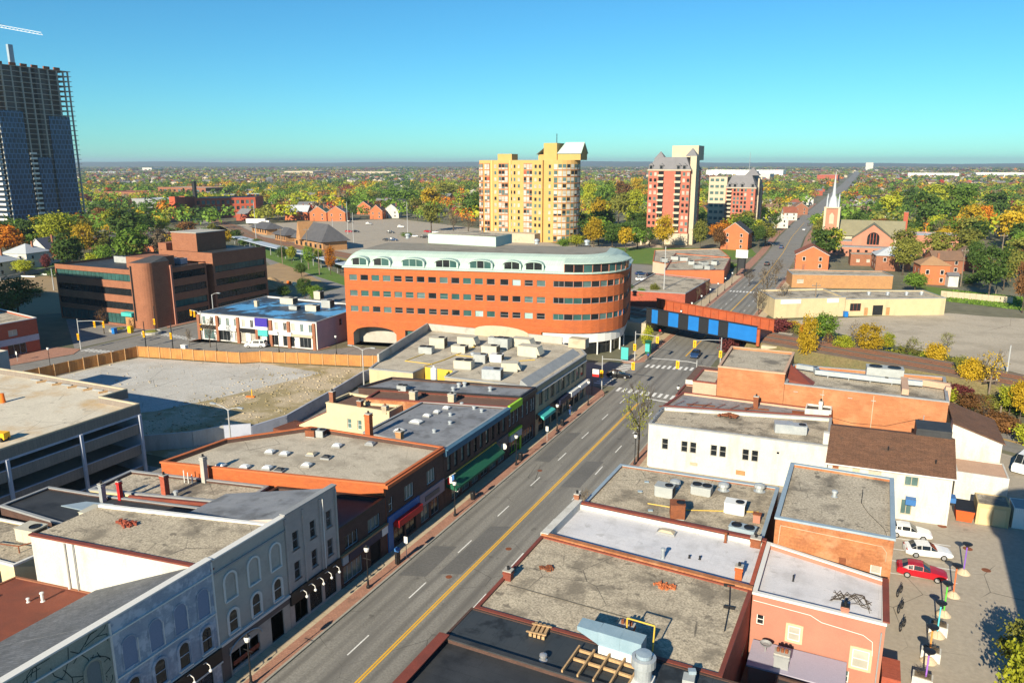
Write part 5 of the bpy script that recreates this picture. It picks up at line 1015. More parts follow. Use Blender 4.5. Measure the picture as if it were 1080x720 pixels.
add(t, 'duct_run', M_galv, lambda b: ductrun(b, q, .8, 9.8, 10.5)); add(t, 'cross_duct', M_peach, lambda b: [b.obox(6.6, 122.2, 9.7, 10.55, .9, 7.2, 0), b.obox(10, 125.4, 9.6, 10.5, 5.6, .8, -.25), b.obox(12.35, 123.4, 6.5, 10.4, .7, .8, 0)])
add(t, 'duct_support', M_galv, lambda b: [b.box(x-.05, x+.05, 124.3, 125, 9.42, 9.79) for x in (-4, -1, 2, 5)])
ac_unit('large pale rooftop plant unit with rust streaks on the long orange brick building', 3.9, 127.2, 9.42, 5.2, 2.4, 2.4, .06, M_acgrey, 'twin')
t = thing('sloped_hatch', 'brown wedge-shaped roof hatch at the step of the orange brick wall', 'roof hatch', (-8, 120.5, 9.4)); add(t, 'wedge', M_flashred, lambda b: b.raw([(-9.5, 119.3, 9.42), (-5.8, 118.6, 9.42), (-5.6, 121, 9.42), (-9.5, 123.6, 9.42), (-9.5, 119.3, 9.9), (-9.5, 123.6, 11.2)], [(0, 1, 4), (1, 2, 5, 4), (2, 3, 5), (0, 4, 5, 3), (0, 3, 2, 1)]))
t = building('peach_block_annex', 'small peach block annex with a red-edged roof left of the tall orange brick block', [(-23.4, 117.2), (-19.7, 117.2), (-20.05, 125), (-23.4, 125)], 8.3, M_peach, M_roofpale, .2, .25, M_flashred)
t = building('dark_roof_annex', 'low white annex with a dark brown shingle roof at the street corner by the bridge', [(-26, 124), (-23.5, 124), (-23.45, 125.1), (-20.1, 125.1), (-20.1, 134), (-26, 134)], 6.6, M_white, M_roofbrown, .02, .2)
building('peach_block_annex', 'lowest peach block annex in front of the dark brown shingle roof', [(-26, 117.2), (-23.5, 117.2), (-23.5, 123.9), (-26, 123.9)], 5.6, M_peach, M_roofbrown, .2, .2, M_flashred)
# rear white buildings and sheds by the alley
t = thing('rear_lean_to', 'white rear building with sloping brown roof beside the long orange brick building', 'building', (15.5, 118, 0))
add(t, 'wall', M_white, lambda b: b.raw([(12.6, 114.5, 0), (18.6, 114.5, 0), (18.6, 114.5, 5.6), (12.6, 114.5, 7.6), (12.6, 125, 0), (18.6, 125, 0), (18.6, 125, 5.6), (12.6, 125, 7.6)], [(0, 1, 2, 3), (1, 5, 6, 2), (5, 4, 7, 6), (4, 0, 3, 7)])); add(t, 'roof', M_shinglebrown, lambda b: b.raw([(12.55, 114.2, 7.75), (18.9, 114.2, 5.65), (18.9, 125.3, 5.65), (12.55, 125.3, 7.75), (12.55, 114.2, 7.62), (18.9, 114.2, 5.52), (18.9, 125.3, 5.52), (12.55, 125.3, 7.62)], [(0, 1, 2, 3), (4, 5, 1, 0), (5, 6, 2, 1), (7, 6, 5, 4)]))
building('flat_pink_shed', 'low flat pinkish-roofed block between the brown shingle roof and the tan garage', [(12.8, 106.5), (18.6, 106.5), (18.6, 112), (12.8, 112)], 3.6, M_white, M_peach, .1, .2)
t = building('tan_garage', 'small tan garage with plain double door by the alley', [(14.6, 99.4), (18, 99.6), (18, 103), (14.6, 102.8)], 2.6, mat('tan_board', (.50, .38, .20), fine=.06), M_roofgravel, .06, .15)
add(t, 'garage_door', mat('tan_door', (.55, .43, .24), fine=.04), lambda b: [b.obox(15.5, 99.42, .1, 2.2, 1.3, .08, .06), b.obox(16.95, 99.51, .1, 2.2, 1.3, .08, .06)])
t = building('white_shed', 'white board shed with double doors beside the white van', [(18.4, 100), (20.6, 100.2), (20.4, 103.4), (18.3, 103.2)], 2.5, mat('white_board', (.74, .73, .70), fine=.05, brick=(.2, 30, .012, .95, .7)), M_flashgrey, .04, .1)
for x in (18.95, 19.95): d_ = add(t, 'door', M_globe, lambda b: b.obox(x, 100.02+.09*(x-18.4), .1, 2.0, .9, .06, .09)); 
t = thing('dumpster', 'orange-red dumpster beside the brown shingle building', 'dumpster', (13.4, 100, 0)); add(t, 'bin', mat('orange_red_bin', (.6, .09, .02), fine=.1), lambda b: b.raw([(12.6, 99, .2), (14.2, 99, .2), (14.2, 101.4, .2), (12.6, 101.4, .2), (12.4, 98.9, 1.6), (14.4, 98.9, 1.6), (14.4, 101.5, 1.9), (12.4, 101.5, 1.9)], [(3, 2, 1, 0), (0, 1, 5, 4), (1, 2, 6, 5), (2, 3, 7, 6), (3, 0, 4, 7)])); add(t, 'lid', M_black, lambda b: b.raw([(12.35, 98.8, 1.61), (14.45, 98.8, 1.61), (14.45, 101.6, 1.92), (12.35, 101.6, 1.92), (12.35, 98.8, 1.68), (14.45, 98.8, 1.68), (14.45, 101.6, 1.99), (12.35, 101.6, 1.99)], [(4, 5, 6, 7), (0, 1, 5, 4), (1, 2, 6, 5), (2, 3, 7, 6), (3, 0, 4, 7)]))
# ---------------------------------------------------------------- middle distance
def ray(px_, py_):
 a = G(px_, py_, 0); return (a[0], a[1], -H)
def YP(px_, py_, y):
 d = ray(px_, py_); k = y/d[1]; return d[0]*k, H+d[2]*k
def XP(px_, py_, x):
 d = ray(px_, py_); k = x/d[0]; return d[1]*k, H+d[2]*k
SW = {}
def flatwins(t, lst, name='window', limit=100):
 """lst of (x, y, z, rz, w, h, mat): small windows; the first 100 as parts, the rest one part"""
 o = origin(t); rest = MB(); mats = []
 for i, (x, y, z, rz, w, h, m) in enumerate(lst):
  if i < limit:
   k = (round(w, 2), round(h, 2), m.name)
   if k not in SW:
    b = MB(); b.box(-w/2, w/2, -.06, 0, 0, h, 0); b.box(-w/2-.12, w/2+.12, -.14, 0, -.16, -.003, 1)
    ob = b.build(name, [m, M_concwarm], t, world=False); SW[k] = ob.data
   else:
    ob = bpy.data.objects.new(name, SW[k]); COL.objects.link(ob); ob.parent = t
   ob.location = (x-o[0], y-o[1], z-o[2]); ob.rotation_euler = (0, 0, rz)
  else:
   if m not in mats: mats.append(m)
   c, s_ = cos(rz), sin(rz); rest.obox(x+.03*s_, y-.03*c, z, z+h, w, .06, rz, mats.index(m))
 if rest.v: o_ = rest.build('windows', mats, t); o_['kind'] = 'stuff'
GV = [M_glassdark, M_glassmid, M_glassteal, M_glassblind]
# --- orange office block with the green mansard
OA = (-110.8, 143.0); oa = radians(12.9); UC, US = cos(oa), sin(oa)
def OL(u, v): return (OA[0]+u*UC-v*US, OA[1]+u*US+v*UC)
OR = 13.0; OS = 52.0; OD = 27.0; NA_ = 10
arc_ = [(OS+OR*sin(pi/2*i/NA_), OR-OR*cos(pi/2*i/NA_)) for i in range(NA_+1)]
OUT = [(0, 0)] + arc_ + [(OS+OR, OD), (0, OD)]
ORW = [(15.55, 1.35), (11.85, 1.35), (8.15, 1.35)]
t = thing('orange_office', 'long orange brick office block with pale green mansard roof and a rounded glazed corner', 'building', (*OL(30, 12), 0))
wl = MB(); wins = []
us17 = [2.2+46.0*i/16*(.96 if i < 13 else .97) for i in range(17)]
fh = [(u-.95, u+.95, z, z+h) for u in us17 for z, h in ORW]
wall_quad(wl, OL(0, 0), OL(49.3, 0), 5.2, 18.5, fh, .22)
wall_quad(wl, OL(49.3, 0), OL(OS, 0), 5.2, 18.5, [(.25, 2.7, z, z+h) for z, h in ORW], .22)
for u in us17:
 for z, h in ORW: wins.append((u, z, 1.9, h))
for i in range(NA_):
 p, q = arc_[i], arc_[i+1]; L = hypot(q[0]-p[0], q[1]-p[1]); wall_quad(wl, OL(*p), OL(*q), 5.2, 18.5, [(.04, L-.04, z, z+h) for z, h in ORW], .22)
wall_quad(wl, OL(OS+OR, OR), OL(OS+OR, OD), 5.2, 18.5, [(.3, 9, z, z+h) for z, h in ORW], .22)
wall_quad(wl, OL(OS+OR, OD), OL(0, OD), 0, 18.5, []); wall_quad(wl, OL(0, OD), OL(0, 0), 0, 18.5, [])
# ground floor: piers and arches
wall_quad(wl, OL(0, 0), OL(47, 0), 0, 5.195, [(1.6, 12.4, 0.0, 4.6), (14.6, 20.2, .3, 4.1), (21.6, 33, .3, 4.1), (34.4, 45.8, 0, 4.6)], 3.6, 0, 1)
for a, c in ((1.6, 12.4), (34.4, 45.8)):
 n = 12
 for i in range(n):
  f = lambda k: (a+(c-a)*k/n, 3.0+1.6*(1-(2*k/n-1)**2)**.5)
  (u0, z0), (u1, z1) = f(i), f(i+1); wl.face([(*OL(u0, -.004), z0), (*OL(u1, -.004), z1), (*OL(u1, -.004), 4.62), (*OL(u0, -.004), 4.62)])
  wl.face([(*OL(u0, -.004), z0), (*OL(u0, .8), z0), (*OL(u1, .8), z1), (*OL(u1, -.004), z1)])
wl.face([(*OL(u, v), 5.19) for u, v in [(47, 0)] + arc_ + [(OS+OR, OD), (47, OD)]][::-1])
wl.build('wall', [M_orangebrick, M_concrete], t)
for u, z, w_, h in wins:
 put_window(t, OL(0, 0), OL(50, 0), u, z, w_, h, R.choices([M_glassdark, M_glassteal, M_glasspale, M_glassmid], [5, 2.5, 3 if z < 10 else 1.5, 2])[0], M_flashgrey, depth=.2, style='none' if R.random() < .7 else 'cross')
for z, h in ORW:
 put_window(t, OL(49.3, 0), OL(OS, 0), 1.48, z, 2.4, h, R.choice([M_glassdark, M_glassteal]), M_flashgrey, depth=.2, style='mid')
 for i in range(NA_):
  p, q = OL(*arc_[i]), OL(*arc_[i+1]); L = hypot(q[0]-p[0], q[1]-p[1])
  put_window(t, p, q, L/2, z, L-.08, h, R.choices([M_glassdark, M_glassteal, M_glassmid], [3, 2, 2])[0], M_flashgrey, depth=.2, style='none')
 put_window(t, OL(OS+OR, OR), OL(OS+OR, OD), 4.65, z, 8.6, h, M_glassteal, M_flashgrey, depth=.2, style='n4')
for z in (6.1, 10.4, 14.1, 17.7):
 add(t, 'brick_course', M_cornorange, lambda b: [b.prism([OL(0, -.05), OL(OS, -.05), OL(OS, .0), OL(0, .0)], z, z+.12)])
for u in (15, 22.5, 28): add(t, 'shop_window', M_glassteal, lambda b: b.prism([OL(u, .6), OL(u+4.6, .6), OL(u+4.6, .7), OL(u, .7)], .4, 4.0))
# corner shop under the curve
ci = [(OS+(OR-.5)*sin(pi/2*i/NA_), OR-(OR-.5)*cos(pi/2*i/NA_)) for i in range(NA_+1)]
add(t, 'corner_fascia', M_globe, lambda b: b.prism([OL(47.2, .45)] + [OL(*p) for p in ci] + [OL(OS+OR-.5, OD-1), OL(47.2, OD-1)], 2.9, 5.185))
add(t, 'corner_glazing', M_glassdark, lambda b: b.prism([OL(47.2, 1.1)] + [OL(OS+(OR-1.2)*sin(pi/2*i/NA_), OR-(OR-1.2)*cos(pi/2*i/NA_)) for i in range(NA_+1)] + [OL(OS+OR-1.2, OD-1), OL(47.2, OD-1)], .1, 2.89))
for i in range(0, NA_+1, 2): add(t, 'column', M_globe, lambda b: b.tube((*OL(*ci[i]), 0), (*OL(*ci[i]), 2.88), .16, .16, 8))
# mansard
prof = [(-.35, 18.52), (-.35, 18.8), (.1, 19.0), (.9, 20.1), (2.0, 21.1), (3.4, 21.8), (5.0, 22.2)]
def offs(d): return inset([OL(0, 0)] + [OL(*p) for p in arc_] + [OL(OS+OR, OD), OL(0, OD)], d)
rings = []
for d, z in prof:
 ps = [(max(.001-.3, -.2), d)] if False else None
 P = [OL(d*.5 if d > 0 else d, d)] + [OL(OS+(OR-d)*sin(pi/2*i/NA_), OR-(OR-d)*cos(pi/2*i/NA_)) for i in range(NA_+1)] + [OL(OS+OR-d, OD-d), OL(d*.5 if d > 0 else d, OD-d)]
 rings.append([(x, y, z) for x, y in P])
mm = MB(); n = len(rings[0])
for r0, r1 in zip(rings, rings[1:]):
 for i in range(n): mm.face([r0[i], r0[(i+1) % n], r1[(i+1) % n], r1[i]])
mm.build('mansard', M_green, t); b = MB(); b.face(rings[-1]); b.build('roof', mat('office_roof_gravel', (.22, .20, .165), (.27, .245, .205), .25, stain=(.12, .115, .1), stsc=.2, fine=.1), t)
def dormer(u, w, arch=True):
 d = MB(); hh = 1.9; v0 = -.15; vb = 4.0
 if arch: top = [(u-w/2+w*k/10, 19.0+1.35+.75*(1-(2*k/10-1)**2)**.5) for k in range(11)]
 else: top = [(u-w/2, 20.9), (u+w/2, 20.9)]
 face = [(u+w/2, 19.0), ] + top[::-1] + [(u-w/2, 19.0)]
 d.face([(*OL(a, v0), z) for a, z in face][::-1])
 for (a, z), (c, y) in zip(top, top[1:]): d.face([(*OL(a, v0-.25), z), (*OL(c, v0-.25), y), (*OL(c, vb), y), (*OL(a, vb), z)]); d.face([(*OL(a, v0-.25), z-.18), (*OL(c, v0-.25), y-.18), (*OL(c, v0-.25), y), (*OL(a, v0-.25), z)])
 for s_ in (-1, 1): a = u+s_*w/2; q = [(*OL(a, v0), 19.0), (*OL(a, vb), 19.0), (*OL(a, vb), top[0][1]), (*OL(a, v0), top[0][1])]; d.face(q if s_ > 0 else q[::-1])
 o_ = d.build('dormer', M_greenplain, t)
 k = 2 if w < 4.6 else 3
 for i in range(k):
  ww = (w-.7)/k; uc = u-w/2+.35+ww*(i+.5)
  g = MB(); e = (2*abs(uc-u)/w); zt_ = 20.45+(.45*(1-e*e)**.5 if arch else .25)
  g.face([(*OL(uc-ww/2+.06, v0-.02), 19.25), (*OL(uc+ww/2-.06, v0-.02), 19.25), (*OL(uc+ww/2-.06, v0-.02), zt_-(.15 if arch and i == k-1 else 0)), (*OL(uc-ww/2+.06, v0-.02), zt_-(.15 if arch and i == 0 else 0))])
  g.build('dormer_window', R.choice([M_glassdark, M_glassteal, M_glassdark]), o_)
for u, w in ((4.0, 4.2), (9.4, 4.4), (17.0, 5.6), (25.0, 5.6), (33.0, 5.6), (40.2, 4.2), (45.2, 4.4)): dormer(u, w)
for i in range(NA_):
 p, q = arc_[i], arc_[i+1]; k = .25; f = lambda a: (OS+(a[0]-OS)*(1+k/OR), OR-(OR-a[1])*(1+k/OR))
 P, Q = OL(*f(p)), OL(*f(q)); g = MB(); e = .06
 L, ux, uy, an = edge_frame(P, Q)
 g.face([(P[0]+ux*e, P[1]+uy*e, 18.95), (Q[0]-ux*e, Q[1]-uy*e, 18.95), (Q[0]-ux*e, Q[1]-uy*e, 20.75), (P[0]+ux*e, P[1]+uy*e, 20.75)]); g.build('corner_window', R.choice([M_glassdark, M_glassdark, M_glassteal]), t)
 m2_ = MB(); m2_.obox(P[0], P[1], 18.82, 20.8, .14, .2, an); m2_.build('mullion', M_salmon, t)
g = MB()
for z0_, z1_, k0, k1 in ((20.76, 21.0, .8, .8), (21.0, 21.75, .8, -2.2)):
 for i in range(NA_):
  f = lambda a, k: OL(OS+(a[0]-OS)*(1+k/OR), OR-(OR-a[1])*(1+k/OR))
  g.face([(*f(arc_[i], k0), z0_), (*f(arc_[i+1], k0), z0_), (*f(arc_[i+1], k1), z1_), (*f(arc_[i], k1), z1_)])
  if z0_ < 21: g.face([(*f(arc_[i], k0), z0_), (*f(arc_[i], 0), z0_), (*f(arc_[i+1], 0), z0_), (*f(arc_[i+1], k0), z0_)])
g.build('corner_roof', M_green, t)
pa, pb, pc = G(451.7, 256, 22.3), G(523, 260, 22.3), G(540, 256, 22.3)
pd = (pa[0]+pc[0]-pb[0], pa[1]+pc[1]-pb[1])
ph_ = [pa[:2], pb[:2], pc[:2], pd]; add(t, 'penthouse', M_greenplain, lambda b: b.prism(ph_, 22.22, 24.6, 0)); add(t, 'penthouse_roof', M_roofgravel, lambda b: b.prism(inset(ph_, .3), 24.603, 24.65))
for lab, q in (('small silver vent on the orange office roof beside the green penthouse', (430, 251)), ('white vent at the right end of the orange office roof', (619, 258)), ('grey vent in the middle right of the orange office roof', (566, 257))): roof_vent(lab, *G(*q, 22.3)[:2], 22.2, .5, .8)
# --- white shop terrace on the cross street
PS = [(-147.2, 132), (-113.4, 135.2), (-115.5, 158), (-149, 158)]
ws = []
for i, u in enumerate(spread(.6, 33.4, 14)): ws.append((u, 4.0, .95, 1.9, R.choice([M_glassmid, M_glassblind, M_glassdark]), M_whitetrim, dict(style='mid')))
ws += row(spread(.8, 33, 7), .3, 3.2, 2.4, [M_glassdark, M_glassmid, M_glassblind], M_flashgrey, style='n3')
t = building('white_terrace', 'two-storey white-fronted shop terrace with a blue-patched flat roof on the cross street', PS, 6.3, M_whitetrim, M_roofblue, .35, .3, M_flashgrey, {0: ws, 1: row([10, 17], 4.0, 1.1, 1.6, [M_glassdark], M_shopdark)}, mats={1: M_lilacwall, 3: M_lilacwall})
Ps, Qs = PS[0], PS[1]; L, ux, uy, an = edge_frame(Ps, Qs)
def on(u, d): return (Ps[0]+ux*u+uy*d, Ps[1]+uy*u-ux*d)
for u in (.3, 5.9, 12, 17.4, 21.4, 26.4, 33.3): add(t, 'brick_pier', M_brownbrick, lambda b: b.obox(*on(u, .2), 0, 6.3, .75, .4, an))
for nm, m_, u0, u1, z0_, z1_ in (('fascia', M_shopdark, .8, 5.4, 3.0, 3.8), ('fascia', M_globe, 6.4, 11.5, 2.9, 3.7), ('fascia', M_shopdark, 12.6, 17, 2.9, 3.8), ('teal_sign', M_teal, 17.9, 20.6, 2.4, 3.8), ('fascia', M_globe, 21, 27.2, 2.9, 3.8), ('sign_board', M_globe, 17.2, 20.7, 3.85, 4.6), ('blue_sign', M_purplesign, 17.2, 20.7, 4.6, 6.6), ('fascia', M_concwarm, 27.3, 33, 2.9, 3.4)):
 add(t, nm, m_, lambda b: b.obox(*on((u0+u1)/2, .3), z0_, z1_-.004, u1-u0, .5, an))
for lab, px_, py_, lx, ly, lz, m_ in (('beige rooftop unit left on the blue-patched roof', 305, 320, 4.0, 2.4, 2.0, M_acbeige), ('tall pale unit at the back of the blue-patched roof', 336.5, 315, 2.0, 2.0, 2.6, M_acbeige), ('dark grey unit at the right of the blue-patched roof', 346, 324, 2.6, 2.2, 2.4, M_acgrey), ('beige unit near the front of the blue-patched roof', 330, 327.5, 3.2, 2.0, 1.8, M_acbeige), ('grey low unit in the middle of the blue-patched roof', 311, 326, 2.4, 1.8, 1.2, M_acgrey)):
 p = G(px_, py_, 6.4); ac_unit(lab, p[0], p[1], 6.32, lx, ly, lz, an, m_, 'side')
chimney('cream square chimney at the left edge of the blue-patched roof', *G(271, 322, 6.6)[:2], 6.4, 1, .9, 1.4, M_concwarm)
# --- brown brick office
BX = -167.0
t = thing('brown_office', 'four-storey brown brick office with ribbon windows and a rounded corner stair tower', 'building', (-185, 150, 0))
wl = MB(); ZB = [(12.0, 1.9), (8.2, 1.9), (4.4, 1.9)]
def office(P, Q, z1, ribs, gname='ribbon_window'):
 L, ux, uy, an = edge_frame(P, Q)
 hs = [(a*L, c*L, z, z+h) for a, c in ribs for z, h in ZB if z+h < z1-.8] + [(a*L, c*L, .4, 3.2) for a, c in ribs]
 wall_quad(wl, P, Q, 0, z1, hs, .35)
 for a, c, z0_, z1_ in hs: put_window(t, P, Q, (a+c)/2, z0_, c-a, z1_-z0_, R.choice([M_glassdark, M_glassteal, M_glassdark]), M_shopdark, depth=.33, style='n%d' % max(2, int((c-a)/1.5)), name=gname)
office((-203.5, 135.2), (-172.5, 135.2), 15.2, [(.01, .965)]); office((-167.2, 141.5), (-167.2, 154.5), 15.2, [(.12, .97)]); office((-167.2, 157), (-167.2, 178), 17.6, [(.03, .97)])
office((-203.5, 178), (-203.5, 135.2), 15.2, [(.1, .9)])
wall_quad(wl, (-170, 154.5), (-170, 157), 0, 15.2, []); wall_quad(wl, (-167.2, 154.5), (-170, 154.5), 0, 15.2, []); wall_quad(wl, (-170, 157), (-167.2, 157), 0, 17.6, []); wall_quad(wl, (-188, 157), (-170, 157), 15.0, 17.6, []); wall_quad(wl, (-188, 178), (-188, 157), 14, 17.6, []); wall_quad(wl, (-167.2, 178), (-203.5, 178), 0, 15.2, [])
wl.build('wall', M_brownbrick, t)
add(t, 'roof', M_roofdark, lambda b: [b.face([(-203.4, 135.3, 14.6), (-167.3, 135.3, 14.6), (-167.3, 156.9, 14.6), (-203.4, 156.9, 14.6)]), b.face([(-203.4, 157, 14.6), (-188, 157, 14.6), (-188, 177.9, 14.6), (-203.4, 177.9, 14.6)]), b.face([(-187.9, 157.1, 17.2), (-167.3, 157.1, 17.2), (-167.3, 177.9, 17.2), (-187.9, 177.9, 17.2)])])
st_ = [(-172.5, 142), (-172.5, 134.2)] + [(-169.6+2.6*sin(a), 134.2+2.4-2.4*cos(a)+.0) for a in [pi/2*i/6 for i in range(7)]] + [(-167.0, 142)]
add(t, 'stair_tower', M_brownbrick, lambda b: b.prism(st_, 0, 17.2)); add(t, 'stair_tower_roof', M_slate, lambda b: b.raw([(-172.5, 142, 17.2), (-172.5, 134.2, 17.2), (-167, 136.6, 17.2), (-167, 142, 17.2), (-172.2, 141.8, 18.4), (-168, 141.8, 18.4)], [(1, 2, 5, 4), (2, 3, 5), (0, 1, 4), (3, 0, 4, 5)]))
add(t, 'stair_window', M_glassdark, lambda b: b.box(-172.2, -171.6, 134.12, 134.19, 2, 16.4)); add(t, 'corner_fin', M_salmon, lambda b: b.box(-167.15, -166.5, 141.9, 142.5, 0, 16))
for q in ((-186, -176, 160, 171, 17.25, 22.5), (-189.5, -186.2, 158, 166, 14.65, 19.5), (-182, -173, 141, 149, 14.65, 17.6)): add(t, 'roof_block', M_brownbrick, lambda b: b.box(*q))
add(t, 'roof_block_coping', M_concrete, lambda b: b.box(-186.2, -175.8, 159.8, 171.2, 22.503, 22.7)); add(t, 'blue_canopy', M_teal, lambda b: b.box(-176.5, -172.6, 133.4, 135.1, 3.1, 4.1))
add(t, 'entrance', M_tanwall, lambda b: b.box(-176, -173, 134.2, 135.1, .1, 3.0))
ac_unit('pale long plant unit on the brown office roof, left', -192, 148, 14.65, 5, 2.4, 2.2, 0, M_acgrey, 'twin'); ac_unit('blue-grey chiller on the brown office roof behind the stair tower', -176, 152.5, 14.65, 5.5, 2.4, 2.0, 0, M_flash, 'twin'); ac_unit('silver plant unit on the brown office roof, middle', -183, 153.5, 14.65, 4.5, 2.4, 2.4, 0, M_galv, 'twin')
# --- building out of frame on the left that throws the long shadow over the junction
t = building('office_slab', 'plain brown office slab beyond the left edge whose shadow falls across the junction', [(-262, 62), (-186.6, 62), (-186.6, 80), (-262, 80)], 38, M_brownbrick, M_roofgravel, .5, .3, M_concrete)
# --- low corner building at the left edge
PC = [(-206, 86), (-171.4, 87), (-171, 107.6), (-202, 113)]
t = building('corner_store', 'low red-brick corner store with a pale blue ground floor at the left edge', PC, 7.4, M_redbrick, M_roofgravel, .4, .3, M_whitetrim, {1: row([7, 15], 4.6, 2, 1.4, [M_glassblind], M_whitetrim, style='mid') + row([4.5, 10, 15.5], .3, 4, 2.4, [M_glassdark], M_flash, style='n3')}, mats={1: M_redbrick})
L, ux, uy, an = edge_frame(PC[1], PC[2]); add(t, 'ground_floor_band', M_mauveconc, lambda b: b.obox(PC[1][0]+ux*L/2+uy*.1, PC[1][1]+uy*L/2-ux*.1, 2.75, 4.1, L-.1, .2, an)); add(t, 'blue_awning', M_bluesign, lambda b: b.obox(PC[1][0]+ux*4+uy*.9, PC[1][1]+uy*4-ux*.9, 2.9, 3.7, 7, 1.4, an))
t = building('grey_annex', 'grey flat-roofed annex in front of the corner store at the left edge', [(-196, 74), (-172, 78), (-172.5, 86.5), (-196, 85)], 3.6, M_mauveconc, M_roofgravel, .2, .25, M_concwarm)
# --- parking garage
t = thing('parking_garage', 'open concrete parking garage with a sunlit stained top deck at the left edge', 'parking garage', (-105, 48, 0))
deckp = [(-88.6, 8), (-88.9, 68.4), (-96.6, 68.4), (-96.6, 72.6), (-119, 72.2), (-140, 71), (-140, 8)][::-1]
deckp = [(-140, 8), (-88.6, 8), (-88.9, 68.4), (-96.6, 68.4), (-96.6, 72.6), (-119, 72.2), (-140, 71)]
sl_ = MB()
for z in (3.1, 6.1): sl_.prism(inset(deckp, .4), z-.35, z)
sl_.build('floor_slab', M_concrete, t)
add(t, 'top_deck', M_garagedeck, lambda b: b.prism(inset(deckp, .3), 8.6, 9.0))
def spandrel(z0, z1, m_, name):
 b = MB(); I = inset(deckp, .28); n = len(deckp)
 for i in range(n):
  if i in (0, 6): continue
  j = (i+1) % n; b.prism([deckp[i], deckp[j], I[j], I[i]], z0, z1)
 b.build(name, m_, t)
M_garwall = mat('garage_panel', (.255, .215, .185), (.22, .185, .16), .5, fine=.1, brick=(.45, 30, .03, .9, .8))
for z0, z1 in ((-.0, 1.0), (2.75, 4.1), (5.75, 7.1), (8.5, 9.75)): spandrel(z0, z1, M_garwall, 'spandrel')
for z0, z1 in ((1.0, 1.08), (4.1, 4.2), (7.1, 7.2), (9.75, 9.95)): spandrel(z0+.003, z1, M_concwarm if z0 > 9 else M_mauveconc, 'rail_cap')
spandrel(8.2, 8.49, M_mauveconc, 'beam')
for y in (22, 31, 40.5, 50, 59.3, 68.0): add(t, 'column', M_mauveconc, lambda b: b.box(-88.85, -88.5, y-.18, y+.18, 0, 8.45))
for x in (-118, -107): add(t, 'column', M_mauveconc, lambda b: b.box(x-.3, x+.3, 72.3, 72.9, 0, 9.5))
add(t, 'core_wall', M_concrete, lambda b: [b.box(-139, -106, 10, 68, .0, 8.55)]); add(t, 'end_panel', M_mauveconc, lambda b: [b.box(-96.5, -89, 68.0, 68.25, 0, 8.5)])
for i, wl_ in enumerate(('leftmost', 'second from left', 'third from left', 'fourth from left', 'fifth from left', 'middle', 'fifth from right', 'fourth from right', 'third from right', 'second from right', 'rightmost')): tag(add(None, 'wheel_stop', M_wood if i % 2 else M_flashgrey, lambda b: b.obox(*G(38+8.2*i, 401+1.35*i, 9.05)[:2], 9.02, 9.25, 2.0, .3, 1.2 if i % 2 else .1)), wl_+' wheel stop along the far edge of the sunlit garage deck', 'wheel stop', 'wheel stops along the far edge of the garage deck')
tag(add(None, 'traffic_barrel', M_orange, lambda b: b.lathe([(.4, 0), (.33, .6), (.3, 1.3), (.1, 1.35)], (*G(3, 424, 9.05)[:2], 9.02), 12)), 'orange barrel on the garage deck at the left edge', 'barrel')
t2 = thing('compactor', 'small yellow machine on the garage deck at the left edge', 'machine', (*G(2, 464, 9.05)[:2], 9.0)); o = origin(t2)
add(t2, 'body', M_signalyellow, lambda b: b.obox(o[0], o[1], 9.3, 10.1, 1.6, 1.0, .3)); add(t2, 'roller', M_black, lambda b: [b.tube((o[0]+k, o[1]-.5, 9.3), (o[0]+k, o[1]+.5, 9.3), .28, .28, 10) for k in (-.5, .5)]); add(t2, 'handle', M_black, lambda b: b.path([(o[0]-.8, o[1], 9.9), (o[0]-1.3, o[1], 10.7)], .05, 5))
t = building('garage_stair_head', 'pale concrete stair head at the far left of the garage deck', [(-141, 71.5), (-132, 72.4), (-133, 78), (-141, 77)], 10.5, M_concrete, M_concwarm, .2, .25)
# --- walls, fence and lamps of the empty lot
t = thing('lot_wall', 'low blue-grey wall along the empty lot and the shop yards', 'wall', (-86, 95, 0))
W0 = [(-96, 73.2), (-90.5, 78), (-88.2, 82), (-85.0, 84.5), (-83.6, 91), (-86, 106), (-88.3, 118), (-87.5, 128)]
for i, (p, q) in enumerate(zip(W0, W0[1:])): L, ux, uy, an = edge_frame(p, q); add(t, 'panel', M_white if i < 2 else M_mauveconc, lambda b: b.obox((p[0]+q[0])/2, (p[1]+q[1])/2, 0, 2.5 if i < 3 else 2.1, L-.02, .3, an))
t = thing('board_fence', 'tall cedar board fence around the empty lot', 'fence', (-120, 118, 0))
FP = [(-148.3, 80), (-147.4, 98), (-145.7, 113.2), (-121, 118.6), (-117.6, 121.3), (-95.6, 127.6), (-88, 130.0)]
for p, q in zip(FP, FP[1:]):
 L, ux, uy, an = edge_frame(p, q); n = max(1, int(L/2.6))
 for k in range(n):
  a = L*(k+.5)/n; jit = R.uniform(-.06, .06)
  add(t, 'panel', M_fencewood, lambda b: b.obox(p[0]+ux*a, p[1]+uy*a, .08, 2.45+jit, L/n-.03, .07, an))
  add(t, 'post', M_wood, lambda b: b.obox(p[0]+ux*L*k/n+uy*.1, p[1]+uy*L*k/n-ux*.1, 0, 2.6+jit, .14, .14, an))
